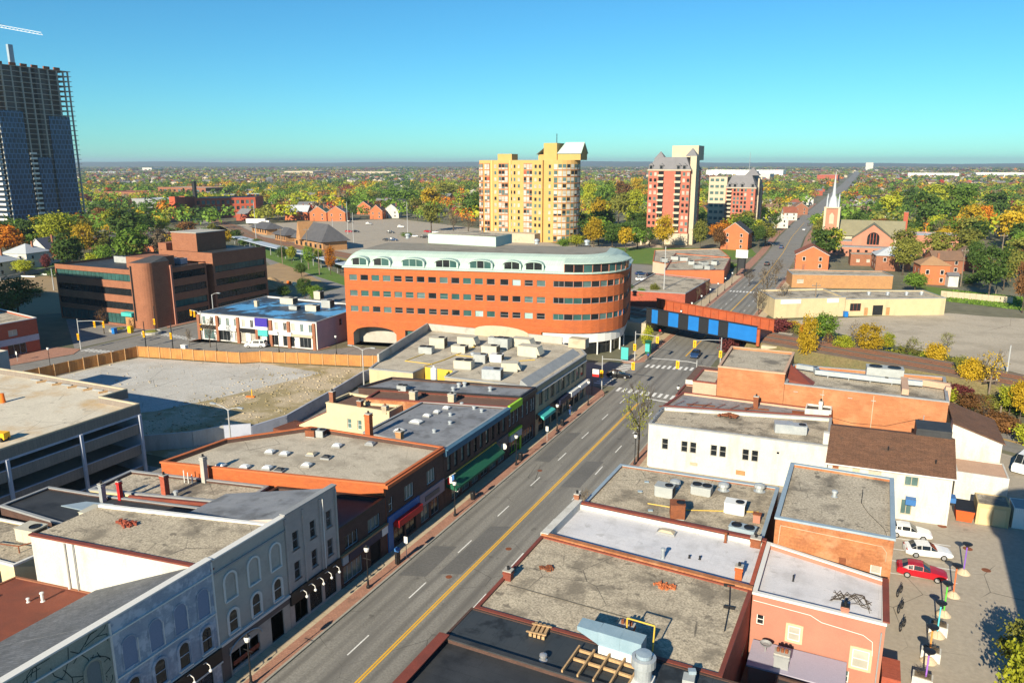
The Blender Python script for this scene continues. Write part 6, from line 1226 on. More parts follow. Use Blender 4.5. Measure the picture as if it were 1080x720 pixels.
def lot_lamp(label, px_, py_, h, arms=2):
 x, y, _ = G(px_, py_, h); t = thing('lot_lamp', label, 'lamp post', (x, y, 0), group='pale twin-arm lot lamps')
 add(t, 'pole', M_steelpole, lambda b: b.tube((x, y, 0), (x, y, h-.6), .14, .09, 8)); add(t, 'base', M_concrete, lambda b: b.tube((x, y, 0), (x, y, .5), .3, .3, 10))
 for s_ in ((-1, 1) if arms == 2 else (1,)):
  a = add(t, 'arm', M_steelpole, lambda b: b.path([(x, y, h-.8), (x+s_*.8, y-.1, h-.35), (x+s_*2.3, y-.2, h)], .06, 6)); add(a, 'lamp_head', M_galv, lambda b: b.obox(x+s_*2.6, y-.2, h-.12, h+.06, 1.0, .35, 0))
lot_lamp('pale twin-arm lamp post standing in the dirt of the empty lot', 240, 427, 8.5); lot_lamp('pale twin-arm lamp post at the lot wall beside the beige corner shop', 382, 365, 8.5)
lot_lamp('single-arm lamp post in front of the brown office', 223, 308, 10.5, 1)
t = thing('yard_hydrant', 'small yellow marker post lying in the empty lot', 'marker', (*G(266, 419, 0)[:2], 0)); o = origin(t); add(t, 'post', M_signalyellow, lambda b: b.tube((o[0], o[1], 0), (o[0], o[1], 1.6), .08, .08, 6)); add(t, 'foot', M_orange, lambda b: b.obox(o[0]-.4, o[1], 0.02, .2, 1.6, .5, .3))
# --- concrete tower under construction
TX = -470.0; ty0, _ = XP(17, 246, TX); ty1, _ = XP(93, 243, TX); TZ = 99.0; FL = 33; fz = TZ/FL
t = thing('unfinished_tower', 'unfinished concrete tower with dark blue glazing on its lower storeys at the left edge', 'building', (TX-16, (ty0+ty1)/2, 0))
yq = lambda k: ty0+(ty1-ty0)*k
add(t, 'floor_slabs', M_concrete, lambda b: [b.box(TX-32, TX+(.0 if i % 1 == 0 else 0), ty0-1.6, ty1+1.6, i*fz-.32, i*fz) for i in range(1, FL+1)])
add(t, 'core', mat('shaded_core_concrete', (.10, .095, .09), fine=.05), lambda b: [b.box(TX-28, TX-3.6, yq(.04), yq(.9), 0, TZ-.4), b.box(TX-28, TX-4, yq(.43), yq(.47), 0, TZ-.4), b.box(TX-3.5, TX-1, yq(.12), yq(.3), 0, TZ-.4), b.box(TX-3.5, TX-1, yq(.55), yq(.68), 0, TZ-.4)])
for k in (.01, .12, .24, .36, .48, .6, .72, .84, .93, .995): add(t, 'column', M_concrete, lambda b: [b.box(TX-1.2, TX-.3, yq(k)-.35, yq(k)+.35, 0, TZ-.4), b.box(TX-31, TX-30, yq(k)-.35, yq(k)+.35, 0, TZ-.4)])
gl_t = mat('blue_curtain_wall', (.022, .048, .095), (.035, .075, .14), .12, rough=.2, fine=0, brick=(2.4, 3.0, .3, .5, 2.4))
for k0, k1, ztop in ((.0, .3, 73), (.42, .60, 46), (.64, .93, 71)): add(t, 'glazing', gl_t, lambda b: b.box(TX+.05, TX+.5, yq(k0), yq(k1), 3, ztop))
for i in range(1, 17): add(t, 'balcony', M_whitetrim, lambda b: [b.box(TX+.003, TX+1.3, yq(.31), yq(.40), i*fz-.3, i*fz-.05), b.box(TX+1.2, TX+1.3, yq(.31), yq(.40), i*fz-.04, i*fz+.9)])
for i in range(1, 24): add(t, 'balcony', M_whitetrim, lambda b: [b.box(TX-30, TX-.5, ty0-3.2, ty0-1.65, i*fz-.3, i*fz-.06), b.box(TX-30, TX-.5, ty0-3.2, ty0-3.1, i*fz-.05, i*fz+1.0)])
add(t, 'south_glazing', M_glassblue, lambda b: b.box(TX-29, TX-1, ty0-1.2, ty0-1.0, 3, 66)); add(t, 'formwork', M_rust, lambda b: [b.box(TX-30+4*i, TX-27.5+4*i, ty0-2.2, ty0-1.5, TZ, TZ+1.6) for i in range(8)] + [b.box(TX-.6, TX+.4, yq(k), yq(k+.08), TZ, TZ+1.5) for k in (.05, .22, .36, .5, .66, .8)])
add(t, 'hoist_mast', M_flash, lambda b: b.box(TX-5, TX-3, yq(.28), yq(.34), TZ, TZ+12))
t = thing('tower_crane', 'white lattice jib of a tower crane reaching in from the top left corner', 'crane', (TX-70, ty0-30, 0))
jx, jz = YP(44, 37, 345); kx, kz = YP(-60, 18, 345)
cb = MB(); A_, B_ = Vector((kx, 345, kz)), Vector((jx, 345, jz)); d = (B_-A_)/26
for o_ in ((0, -.7, 0), (0, .7, 0), (0, 0, 1.5)): cb.tube(A_+Vector(o_), B_+Vector(o_), .16, .12, 4)
for i in range(26): cb.tube(A_+d*i+Vector((0, -.7, 0)), A_+d*(i+.5)+Vector((0, 0, 1.5)), .08, .08, 4); cb.tube(A_+d*(i+.5)+Vector((0, 0, 1.5)), A_+d*(i+1)+Vector((0, .7, 0)), .08, .08, 4)
cb.build('jib', M_globe, t); add(t, 'mast', M_globe, lambda b: b.box(kx-1, kx+1, 344, 346, 0, kz+8)); add(t, 'tie_bar', M_black, lambda b: b.tube((kx, 345, kz+8), (A_+d*18+Vector((0, 0, 1.5))), .07, .07, 4))
# ---------------------------------------------------------------- towers, church, houses beyond the bridge
def xw(a, b, c0, c1): return lambda q: a+(b-a)*(q-c0)/(c1-c0)
# yellow apartment tower
t = thing('yellow_apartment_tower', 'yellow brick apartment tower with glazed bays and a rounded glass corner', 'apartment tower', (-175, 398, 0))
X = xw(-203, -158, 70, 520); YT = 388.0; TH = 44.0; NF = 12; fz = 3.5; z00 = TH-1.8-NF*fz
ya = [(-158+10.5*sin(pi*i/14), YT+11-11*cos(pi*i/14)) for i in range(15)]
add(t, 'wall', M_towerbrick, lambda b: b.prism([(-203, YT), (X(400), YT), (X(400), YT-1.5), (X(462), YT-1.5), (X(462), YT), (-158, YT)] + ya[1:] + [(-165, YT+24), (-203, YT+24)], 0, TH))
add(t, 'roof', M_roofgravel, lambda b: b.prism([(-202, YT+1), (-158, YT+1)] + [(-158+9.5*sin(pi*i/14), YT+11-10*cos(pi*i/14)) for i in range(1, 15)] + [(-165, YT+23), (-202, YT+23)], TH+.004, TH+.05))
add(t, 'brick_strip', mat('pale_yellow_brick', (.60, .38, .14), fine=.05), lambda b: [b.box(X(q)-.5, X(q)+.5, YT-.5, YT-.01, 0, TH) for q in (150, 262)])
gm = [M_glassmid, M_glassblind, M_glassblind, M_glassdark, mat('white_balcony_glass', (.42, .42, .39), rough=.3, fine=0), M_redbrick]
def bay(name, x0, x1, y, cols, seed):
 q = random.Random(seed); b = MB(); b.box(x0, x1, y-.6, y-.01, z00, TH-1.6, 6)
 for f in range(NF):
  for c in range(cols):
   a = x0+(x1-x0)*c/cols; e = x0+(x1-x0)*(c+1)/cols; z = z00+f*fz
   b.face([(a+.12, y-.63, z+.45), (e-.12, y-.63, z+.45), (e-.12, y-.63, z+1.3), (a+.12, y-.63, z+1.3)], q.choice((1, 4, 4, 0, 1))); b.face([(a+.12, y-.63, z+1.4), (e-.12, y-.63, z+1.4), (e-.12, y-.63, z+3.2), (a+.12, y-.63, z+3.2)], q.choices((0, 1, 3, 4, 5), (4, 4, 3, 3, .5))[0])
 return b.build(name, gm+[mat('terracotta_slab', (.40, .16, .07), fine=.05)], t)
bay('glazed_bay', X(70), X(94), YT, 2, 1); bay('glazed_bay', X(104), X(136), YT, 2, 2); bay('glazed_bay', X(192), X(250), YT, 3, 3); bay('glazed_bay', X(345), X(398), YT, 3, 4)
q_ = random.Random(8); b = MB()
for f in range(NF):
 for i in range(14):
  for z0_, z1_ in ((.45, 1.3), (1.4, 3.2)):
   z = z00+f*fz; g_ = lambda j, k: (-158+(10.5+k)*sin(pi*j/14), YT+11-(11+k)*cos(pi*j/14)); e = .1
   p0, p1 = g_(i+e, .1), g_(i+1-e, .1); b.face([(*p0, z+z0_), (*p1, z+z0_), (*p1, z+z1_), (*p0, z+z1_)], q_.choices((0, 1, 4, 3), (3, 3, 4, 1))[0])
b.build('rounded_glazing', gm, t); add(t, 'slab_edge', mat('terracotta_slab', (.4, .16, .07)), lambda b: [b.prism([(-158, YT-.15)] + [(-158+10.75*sin(pi*i/14), YT+11-11.25*cos(pi*i/14)) for i in range(15)], z00+f*fz+.02, z00+f*fz+.38) for f in range(NF)])
flatwins(t, [(X(c), YT-.02-(1.5 if 400 < c < 462 else 0), z00+f*fz+1.1, 0, 1.3 if c > 300 or c == 170 else 1.1, 1.8, R.choice([M_glassdark, M_glassmid, M_glassblind])) for f in range(NF) for c in (170, 267, 288, 314, 421, 446, 498)])
for q in ((X(165), X(252), YT+4, YT+12, TH+.06, TH+3.4), (X(440), X(517), YT+5, YT+16, TH+.06, TH+9), (X(400), X(439), YT+7, YT+16.5, TH+.06, TH+3), (X(518), X(650), YT+6, YT+16.4, TH+.06, TH+3.3)): add(t, 'penthouse', M_towerbrick, lambda b: b.box(*q))
pz = TH+3.62; z1_ = TH+9.5
add(t, 'penthouse_roof', M_greenplain, lambda b: b.raw([(X(395), YT+5, pz-.6), (X(440), YT+5, pz+2.8), (X(440), YT+17, pz+2.8), (X(395), YT+17, pz-.6), (X(515), YT+5.4, pz-.2), (X(655), YT+5.4, pz-.2), (X(655), YT+11, z1_), (X(545), YT+11, z1_), (X(655), YT+17, pz-.2), (X(515), YT+17, pz-.2)], [(0, 1, 2, 3), (4, 5, 6, 7), (7, 6, 8, 9), (9, 4, 7)]))
add(t, 'penthouse_gable', M_towerbrick, lambda b: b.raw([(X(651), YT+6, pz-.4), (X(651), YT+16.4, pz-.4), (X(651), YT+11, z1_-.4)], [(0, 1, 2)]))
add(t, 'mast', M_black, lambda b: b.tube((X(500), YT+9, TH+9), (X(500), YT+9, TH+14), .2, .2, 5)); add(t, 'podium', M_concwarm, lambda b: b.box(-196, -165, YT-9, YT-.7, 0, 5))
# red tower
def redtower(name, label, x0, x1, y0, y1, zb, zt, cols, balc, nf, seed, side):
 t = thing(name, label, 'apartment tower', ((x0+x1)/2, (y0+y1)/2, 0)); fz = (zb-6.5)/nf; q = random.Random(seed)
 add(t, 'wall', M_pinkbrick, lambda b: b.box(x0, x1, y0, y1, 6, zb)); add(t, 'base', M_tanconc, lambda b: b.box(x0-.4, x1+.4, y0-.4, y1+.4, 0, 5.995)); add(t, 'cornice', M_tanconc, lambda b: b.box(x0-.5, x1+.5, y0-.5, y1+.5, zb+.004, zb+.6))
 d = 3.0; add(t, 'mansard_roof', M_greymansard, lambda b: b.raw([(x0-.3, y0-.3, zb+.62), (x1+.3, y0-.3, zb+.62), (x1+.3, y1+.3, zb+.62), (x0-.3, y1+.3, zb+.62), (x0+d, y0+d, zt), (x1-d, y0+d, zt), (x1-d, y1-d, zt), (x0+d, y1-d, zt)], [(0, 1, 5, 4), (1, 2, 6, 5), (2, 3, 7, 6), (3, 0, 4, 7), (4, 5, 6, 7)]))
 W_ = x1-x0; lst = []
 for f in range(nf):
  for c in cols: lst.append((x0+W_*c, y0-.02, 7.2+f*fz, 0, 1.3, 1.7, q.choice([M_glassdark, M_glassdark, M_glassmid, M_glassblind])))
 flatwins(t, lst, limit=60)
 for k, c in enumerate(balc): add(t, 'balcony_column', M_tanconc, lambda b: [b.box(x0+W_*c-1.6, x0+W_*c+1.6, y0-1.3, y0-.01, 6.7+f*fz, 6.9+f*fz) for f in range(nf)] + [b.box(x0+W_*c-1.6, x0+W_*c+1.6, y0-1.3, y0-1.2, 6.9+f*fz, 7.8+f*fz) for f in range(nf)]); add(t, 'balcony_recess', M_glassdark, lambda b: b.box(x0+W_*c-1.4, x0+W_*c+1.4, y0-.06, y0-.003, 6.9, zb-.3))
 for c in cols[::2] + balc: add(t, 'dormer', M_greymansard, lambda b: [b.box(x0+W_*c-1.1, x0+W_*c+1.1, y0-.2, y0+2.6, zb+.65, zb+2.8), b.raw([(x0+W_*c-1.4, y0-.4, zb+2.8), (x0+W_*c+1.4, y0-.4, zb+2.8), (x0+W_*c, y0-.4, zb+4), (x0+W_*c, y0+3, zb+4), (x0+W_*c-1.4, y0+2, zb+2.8), (x0+W_*c+1.4, y0+2, zb+2.8)], [(0, 1, 2), (1, 5, 3, 2), (0, 2, 3, 4)])]); add(t, 'dormer_window', M_glassdark, lambda b: b.box(x0+W_*c-.7, x0+W_*c+.7, y0-.26, y0-.21, zb+1, zb+2.6))
 lst = []
 for f in range(nf):
  for c in side: lst.append((x1+.02, y0+(y1-y0)*c, 7.2+f*fz, pi/2, 1.4, 1.7, M_glassdark))
 flatwins(t, lst, name='side_window', limit=40)
 for c in (.28, .62): add(t, 'side_bay', M_tanconc, lambda b: b.box(x1+.003, x1+.9, y0+(y1-y0)*c-1, y0+(y1-y0)*c+1, 0, zt-1))
 return t
x0, _ = YP(681, 257, 405); x1, _ = YP(724, 257, 405)
t = redtower('red_apartment_tower', 'tall red brick apartment tower with grey mansard top and pale penthouse', x0, x1, 405, 432, 38.5, 45.5, [.06, .17, .86, .96], [.31, .72], 10, 3, [.12, .45, .8])
add(t, 'penthouse', M_tanconc, lambda b: [b.box(x0+9.5, x1+1.5, 416, 430, 44, 51.5)]); add(t, 'corner_tower', M_tanconc, lambda b: b.box(x1-.8, x1+2.4, 408, 413, 0, 46)); add(t, 'corner_roof', M_greymansard, lambda b: [b.raw([(cx-3, cy-3, zz), (cx+3, cy-3, zz), (cx+3, cy+3, zz), (cx-3, cy+3, zz), (cx, cy, zz+4.2)], [(0, 1, 4), (1, 2, 4), (2, 3, 4), (3, 0, 4)]) for cx, cy, zz in ((x1-.5, 411, 46.01), (x0+4.5, 412, 44.5))])
add(t, 'entrance_portico', M_tanconc, lambda b: [b.box(x0-6, x0+4, 397, 404.5, 4.2, 6.4), b.box(x0-5.6, x0-4.6, 397.2, 398.2, 0, 4.19), b.box(x0-1, x0, 397.2, 398.2, 0, 4.19), b.box(x0+3, x0+4, 397.2, 398.2, 0, 4.19)])
xa, _ = YP(744, 243, 500); xb_, _ = YP(763, 243, 500); xc, _ = YP(794, 240, 500)
t = redtower('red_apartment_block', 'shorter red brick apartment block with grey mansard, right of the tall red tower', xb_, xc, 500, 535, 27, 35, [.3, .42, .55, .67, .9], [.12], 8, 4, [.15, .4, .7])
add(t, 'pale_wing', M_tanconc, lambda b: b.box(xa, xb_-.01, 503, 525, 0, 34)); add(t, 'ribbon_window', M_glassmid, lambda b: [b.box(xa+.9+q, xa+q+3.1, 502.9, 502.99, 3.2+4*k, 4.9+4*k) for k in range(8) for q in (0, 3.2, 6.4) if xa+q+3.1 < xb_-.3]); add(t, 'white_roof_block', M_globe, lambda b: b.box(xb_+4, xb_+16, 512, 525, 35.01, 37.5)); add(t, 'corner_roof', M_greymansard, lambda b: b.raw([(xc-8, 505, 35), (xc+1, 505, 35), (xc+1, 514, 35), (xc-8, 514, 35), (xc-3.5, 509, 40)], [(0, 1, 4), (1, 2, 4), (2, 3, 4), (3, 0, 4)]))
add(t, 'portico', M_tanconc, lambda b: [b.box(xc-4, xc+6, 490, 499.5, 4.5, 7), b.box(xc+4.5, xc+5.5, 490.2, 491.2, 0, 4.49), b.box(xc-3.5, xc-2.5, 490.2, 491.2, 0, 4.49)])
# houses
def house(label, x, y, w, d, eave, ridge, rz, wall, roofm, kind='gable', floors=2, chim=True, group=None, cols=2, detail=True):
 """ridge along local y for 'gable' (gable end faces -y), along x for 'side'"""
 t = thing('house', label, 'house', (x, y, 0), rz, group)
 b = MB(); b.box(-w/2, w/2, -d/2, d/2, 0, eave)
 if kind == 'gable':
  for s in (-1, 1): q = [(-w/2, s*d/2, eave), (w/2, s*d/2, eave), (0, s*d/2, ridge)]; b.face(q if s < 0 else q[::-1])
 if kind == 'side':
  for s in (-1, 1): q = [(s*w/2, -d/2, eave), (s*w/2, d/2, eave), (s*w/2, 0, ridge)]; b.face(q if s > 0 else q[::-1])
 b.build('wall', wall, t, world=False); r = MB(); o = .35; th = .16
 sl = (ridge-eave)/(w/2 if kind == 'gable' else d/2); ez = eave-o*sl+.06; rzz = ridge+.06
 if kind == 'gable': V = [(-w/2-o, -d/2-o, ez), (0, -d/2-o, rzz), (0, d/2+o, rzz), (-w/2-o, d/2+o, ez), (w/2+o, -d/2-o, ez), (w/2+o, d/2+o, ez)]; Fc = [(0, 1, 2, 3), (1, 4, 5, 2)]
 elif kind == 'side': V = [(-w/2-o, -d/2-o, ez), (w/2+o, -d/2-o, ez), (w/2+o, 0, rzz), (-w/2-o, 0, rzz), (w/2+o, d/2+o, ez), (-w/2-o, d/2+o, ez)]; Fc = [(0, 1, 2, 3), (3, 2, 4, 5)]
 else:
  k = max(0, (w-d)/2); j = max(0, (d-w)/2); ez = eave+.02
  V = [(-w/2-o, -d/2-o, ez), (w/2+o, -d/2-o, ez), (w/2+o, d/2+o, ez), (-w/2-o, d/2+o, ez), (-k, -j, rzz), (k+.01, -j, rzz), (k+.01, j+.01, rzz), (-k, j+.01, rzz)]; Fc = [(0, 1, 5, 4), (1, 2, 6, 5), (2, 3, 7, 6), (3, 0, 4, 7), (4, 5, 6, 7)]
 n = len(V); r.raw(V, Fc); r.raw([(a, b_, c-th) for a, b_, c in V], [f[::-1] for f in Fc])
 if kind == 'hip':
  for i in range(4): j2 = (i+1) % 4; p, q = V[i], V[j2]; r.face([(p[0], p[1], p[2]-th), (q[0], q[1], q[2]-th), q, p])
 elif kind == 'gable':
  for p, q in ((0, 1), (1, 4)): p, q = V[p], V[q]; r.face([(p[0], p[1], p[2]-th), (q[0], q[1], q[2]-th), q, p], 1)
 ro = r.build('roof', [roofm, M_whitetrim], t, world=False)
 if chim: c = MB(); c.box(w*.18, w*.18+.7, d*.05, d*.05+.6, eave, ridge+1.0); c.build('chimney', M_brownbrick, ro, world=False)
 if detail:
  wm = WCACHE.setdefault('hw', {})
  for f in range(floors):
   for c in range(cols):
    u = -w/2+w*(c+.5)/cols
    for (lx, ly, a) in ((u, -d/2-.02, 0), (-w/2-.02, -d/2+d*(c+.5)/cols, -pi/2), (w/2+.02, -d/2+d*(c+.5)/cols, pi/2)):
     if f == 0 and c == 0 and a == 0: continue
     if 'm' not in wm:
      b = MB(); b.box(-.5, .5, -.05, 0, 0, 1.4, 0); b.box(-.6, .6, -.03, 0, -.1, 1.5, 1); ob = b.build('window', [M_glassdark, M_whitetrim], t, world=False); wm['m'] = ob.data
     else: ob = bpy.data.objects.new('window', wm['m']); COL.objects.link(ob); ob.parent = t
     ob.location = (lx, ly, 1.0+f*2.8); ob.rotation_euler = (0, 0, a)
  dd = MB(); dd.box(-w/2+w*.5/cols-.5, -w/2+w*.5/cols+.5, -d/2-.08, -d/2-.003, .1, 2.2); dd.build('door', M_brownbrick, t, world=False)
 return t
BR, RB, WH, CR = M_brownbrick, M_redbrick, M_white, M_cream
OB2 = mat('orange_red_brick', (.50, .15, .06), (.44, .13, .055), .4, fine=.06)
SLG = mat('grey_shingles', (.19, .19, .20), (.15, .15, .16), .5, fine=.1); SLB = mat('brown_shingles', (.20, .12, .08), (.16, .10, .07), .5, fine=.1); SLP = mat('pale_grey_metal_roof', (.40, .43, .47), fine=.05); SLR = mat('red_brown_shingles', (.25, .085, .05), (.2, .07, .045), .5, fine=.1); SLT = mat('tan_shingles', (.36, .21, .11), (.30, .18, .10), .5, fine=.1); SLD = mat('dark_shingles', (.05, .05, .055), fine=.1)
house('orange brick gabled house with white sash windows in front of the red apartment towers', *G(776, 262)[:2], 13.5, 14, 8.5, 13.6, 0, OB2, SLD, 'gable', 3, False, cols=2)
house('orange-red brick gabled house with white trim where the yellow sheds begin', -21.6, 337, 12.5, 14, 6.2, 9.6, .12, OB2, SLR, 'gable', 2, False)
house('brick house with a pale blue-grey hipped roof behind the green bushy tree', 8.3, 346, 13, 11, 6.2, 9.3, .15, BR, SLP, 'hip', 2)
house('square orange brick house with a tan hipped roof beside the church lawn', 20.8, 312, 9.5, 9.5, 7.0, 9.8, .2, OB2, SLT, 'hip', 2)
house('brown shingled house right behind the tan-roofed brick house', 27, 345, 11, 10, 5.5, 8.6, .3, BR, SLB, 'side', 2)
house('white gabled house with red brick walls right of the tan-roofed house', *G(1022, 284)[:2], 10, 12, 5.6, 9.0, .3, RB, SLB, 'gable', 2)
tag(house('white lean-to annex of the tan-roofed house', 27.2, 306.5, 3.2, 4, 4.0, 4.8, .2, WH, SLG, 'side', 1, False, detail=False), None, None)
# church
t = thing('church', 'red brick church with a slim white spire and a broad olive slate roof', 'church', (-2, 415, 0))
add(t, 'tower', mat('church_brick', (.44, .20, .13), (.38, .165, .11), .3, fine=.08), lambda b: b.box(-21.5, -15.2, 405, 411.5, 0, 21)); add(t, 'tower_trim', M_tanconc, lambda b: [b.box(x-.5, x+.5, y-.5, y+.5, 0, 21.6) for x in (-21.5, -15.2) for y in (405, 411.5)] + [b.box(-22.1, -14.6, 404.4, 412.1, 21.003, 21.5)])
add(t, 'belfry_opening', M_concwarm, lambda b: b.raw([(-19.4, 404.9, 13.5), (-17.3, 404.9, 13.5), (-17.3, 404.9, 17.6), (-18.35, 404.9, 19), (-19.4, 404.9, 17.6)], [(0, 1, 2, 3, 4)]))
add(t, 'spire', SLP, lambda b: [b.lathe([(2.6, 21.5), (2.3, 23), (1.7, 25.5), (.9, 27), (.75, 29), (.08, 38.5)], (-18.35, 408.2, 0), 8)] + [b.lathe([(.45, 21.5), (.4, 24.5), (.05, 28)], (-18.35+sx*2.6, 408.2+sy*2.6, 0), 6) for sx in (-1, 1) for sy in (-1, 1)])
OLV = mat('olive_slate', (.24, .22, .14), (.2, .185, .12), .4, fine=.08)
add(t, 'nave', M_tanconc, lambda b: b.box(-15, 14, 409, 425, 0, 8)); add(t, 'nave_roof', OLV, lambda b: b.raw([(-15.2, 408, 7.9), (14.5, 408, 7.9), (14.5, 417, 15), (-15.2, 417, 15), (14.5, 426, 7.9), (-15.2, 426, 7.9)], [(0, 1, 2, 3), (3, 2, 4, 5), (1, 4, 2), (0, 3, 5)]))
add(t, 'transept', MATS['church_brick'], lambda b: b.raw([(-8, 396, 0), (9.5, 396, 0), (9.5, 396, 7.5), (.7, 396, 14.2), (-8, 396, 7.5), (-8, 412, 0), (9.5, 412, 0), (9.5, 412, 7.5), (.7, 412, 14.2), (-8, 412, 7.5)], [(0, 1, 2, 3, 4), (1, 6, 7, 2), (5, 0, 4, 9)]))
add(t, 'transept_roof', OLV, lambda b: b.raw([(-8.4, 395.8, 7.3), (.7, 395.8, 14.4), (.7, 413, 14.4), (-8.4, 413, 7.3), (9.9, 395.8, 7.3), (9.9, 413, 7.3)], [(0, 1, 2, 3), (1, 4, 5, 2)]))
add(t, 'arched_window', M_glassdark, lambda b: b.face([(-1.6, 395.95, 5.0), (3.6, 395.95, 5.0)] + [(1+2.6*cos(pi*i/10), 395.95, 8.2+2.6*sin(pi*i/10)) for i in range(11)])); add(t, 'window_tracery', M_redbrick, lambda b: [b.box(x-.12, x+.12, 395.85, 395.93, 5, 10.2) for x in (-.3, 1, 2.3)])
add(t, 'front_wing', MATS['church_brick'], lambda b: [b.box(-21, 8, 388, 395.5, 0, 4.2), b.box(-14.5, -8.1, 398, 408.9, 0, 6)]); add(t, 'front_wing_roof', M_flashgrey, lambda b: [b.box(-21.2, 8.2, 387.8, 395.6, 4.203, 4.5), b.box(-14.6, -8, 397.9, 408.9, 6.003, 6.25)])
for k in range(8): add(t, 'wing_window', M_glassdark, lambda b: b.box(-19+3.4*k, -17.8+3.4*k, 387.93, 387.995, 1.5, 3.2))
t = building('parish_hall', 'long red brick parish hall with a blue-grey flat roof beside the church', [(11, 400), (37, 408), (35, 421), (11, 420)], 9.5, MATS['church_brick'], SLP, .3, .4, M_flash, {0: row([4, 9, 14, 19, 24], 4.5, 1.6, 1.8, [M_glassdark], M_whitetrim) + row([4, 9, 14, 19, 24], 1.2, 1.6, 1.8, [M_glassdark], M_whitetrim)})
chimney('tall red brick chimney beside the church roof', 14.5, 423, 0, 2.0, 2.0, 19, M_redbrick)
building('flat_brick_house', 'small flat-roofed brick building in front of the church', [(-7, 352), (3, 354), (2, 363), (-8, 361)], 4.6, BR, M_roofgravel, .2, .25, None, {0: row([3, 7], 1.5, 1.3, 1.4, [M_glassblind], M_whitetrim)})
# yellow sheds
t = building('pale_yellow_shop', 'pale yellow flat-roofed shop with a curved parapet nearest the rail bridge', [(-22.5, 219.5), (-4.8, 231.2), (-11.5, 245), (-29, 234)], 5.0, M_yellowwall, M_roofgravel, .5, .3, M_flashgrey); add(t, 'white_sign_panel', M_globe, lambda b: [b.obox(-18.5, 222.05, 4.0, 5.2, 6, .06, atan2(11.7, 17.7)), b.obox(-8, 228.95, 4.0, 5.2, 3.5, .06, atan2(11.7, 17.7))])
t = building('pale_yellow_warehouse', 'long pale yellow warehouse with a flat grey roof beside the big gravel lot', [(-4.7, 231.4), (21, 245.5), (16, 258), (-11, 245.3)], 4.6, M_yellowwall, M_roofgravel, .3, .3, M_flashgrey, {0: row([3.0], 1.4, 3.2, 2.2, [M_glassdark], M_redbrick, style='n3') + row([9.6], .1, 3.0, 2.9, [M_glassdark], M_shopdark, style='mid') + row([6.2, 12.6], .1, 1.1, 2.2, [M_tanwall], M_tanwall, style='none')})
for k, p in enumerate(((1, 243.5), (6, 245.6), (11, 248), (15, 250.5))): roof_vent(('small roof vent on the pale yellow warehouse, %s along its roof' % ('first from the left', 'second from the left', 'third from the left', 'rightmost')[k]), *p, 4.6, .4, .6)
tag(add(None, 'blue_bin', M_blue, lambda b: [b.obox(-4.4, 230.2, .1, 1.4, 1, 1.2, .4), b.obox(-4.4, 230.2, 1.404, 1.55, 1.1, 1.3, .4)]), 'blue bin at the corner of the pale yellow shop', 'bin')
building('orange_tan_warehouse', 'long blank orange-tan warehouse behind the pale yellow sheds', [(-23.5, 279), (8.2, 290), (5, 301), (-26.5, 291)], 4.4, M_tanwall, M_roofgravel, .3, .3, M_flashgrey, {0: row([2.8], 1.6, 2.2, 1.4, [M_glassblind], M_whitetrim, style='none')})
# strip mall beyond the bridge
t = building('strip_mall', 'low brick strip mall beyond the bridge with a flat roof full of air units', [G(700, 299)[:2], G(763, 299)[:2], G(770, 284)[:2], G(712, 279)[:2]], 4.6, OB2, M_roofgravel, .3, .3, M_flashred)
t = building('strip_mall_wing', 'rear wing of the strip mall with pale fascia and orange doors', [G(688, 288)[:2], G(702, 291)[:2], G(768, 282)[:2], G(758, 273)[:2], G(690, 275)[:2]], 4.4, M_tanconc, M_roofgravel, .3, .3, OB2)
for k, (px_, py_) in enumerate(((712, 274), (721, 275), (736, 283), (742, 280), (748, 284), (754, 279), (729, 279), (700, 276))):
 p = G(px_, py_, 4.8); ac_unit('pale air unit on the strip mall roof, ' + ('leftmost but one', 'left of centre at the back', 'in front row left', 'behind the front row centre', 'front row centre', 'back right corner', 'in the middle', 'leftmost of all')[k], p[0], p[1], 4.7, 3, 2.2, 1.8, .3*k, M_acgrey, 'twin')
building('dark_roof_shop', 'low brick shop with dark flat roof just past the rail bridge', [G(658, 322)[:2], G(722, 326)[:2], G(748, 309)[:2], G(690, 302)[:2]], 4.4, RB, M_roofgravel, .3, .3, M_flashgrey)
t = thing('pylon_sign', 'tall pylon sign with a white panel beside the strip mall', 'sign', (*G(781, 291)[:2], 0)); o = origin(t)
for s in (-1.4, 1.4): add(t, 'post', M_black, lambda b: b.tube((o[0]+s, o[1], 0), (o[0]+s, o[1], 7.0), .22, .22, 8))
add(t, 'panel', M_globe, lambda b: b.box(o[0]-2.2, o[0]+2.2, o[1]-.25, o[1]+.25, 7.0, 10)); add(t, 'lower_panel', M_blacksteel, lambda b: b.box(o[0]-1.15, o[0]+1.15, o[1]-.2, o[1]+.2, 3, 6.9))
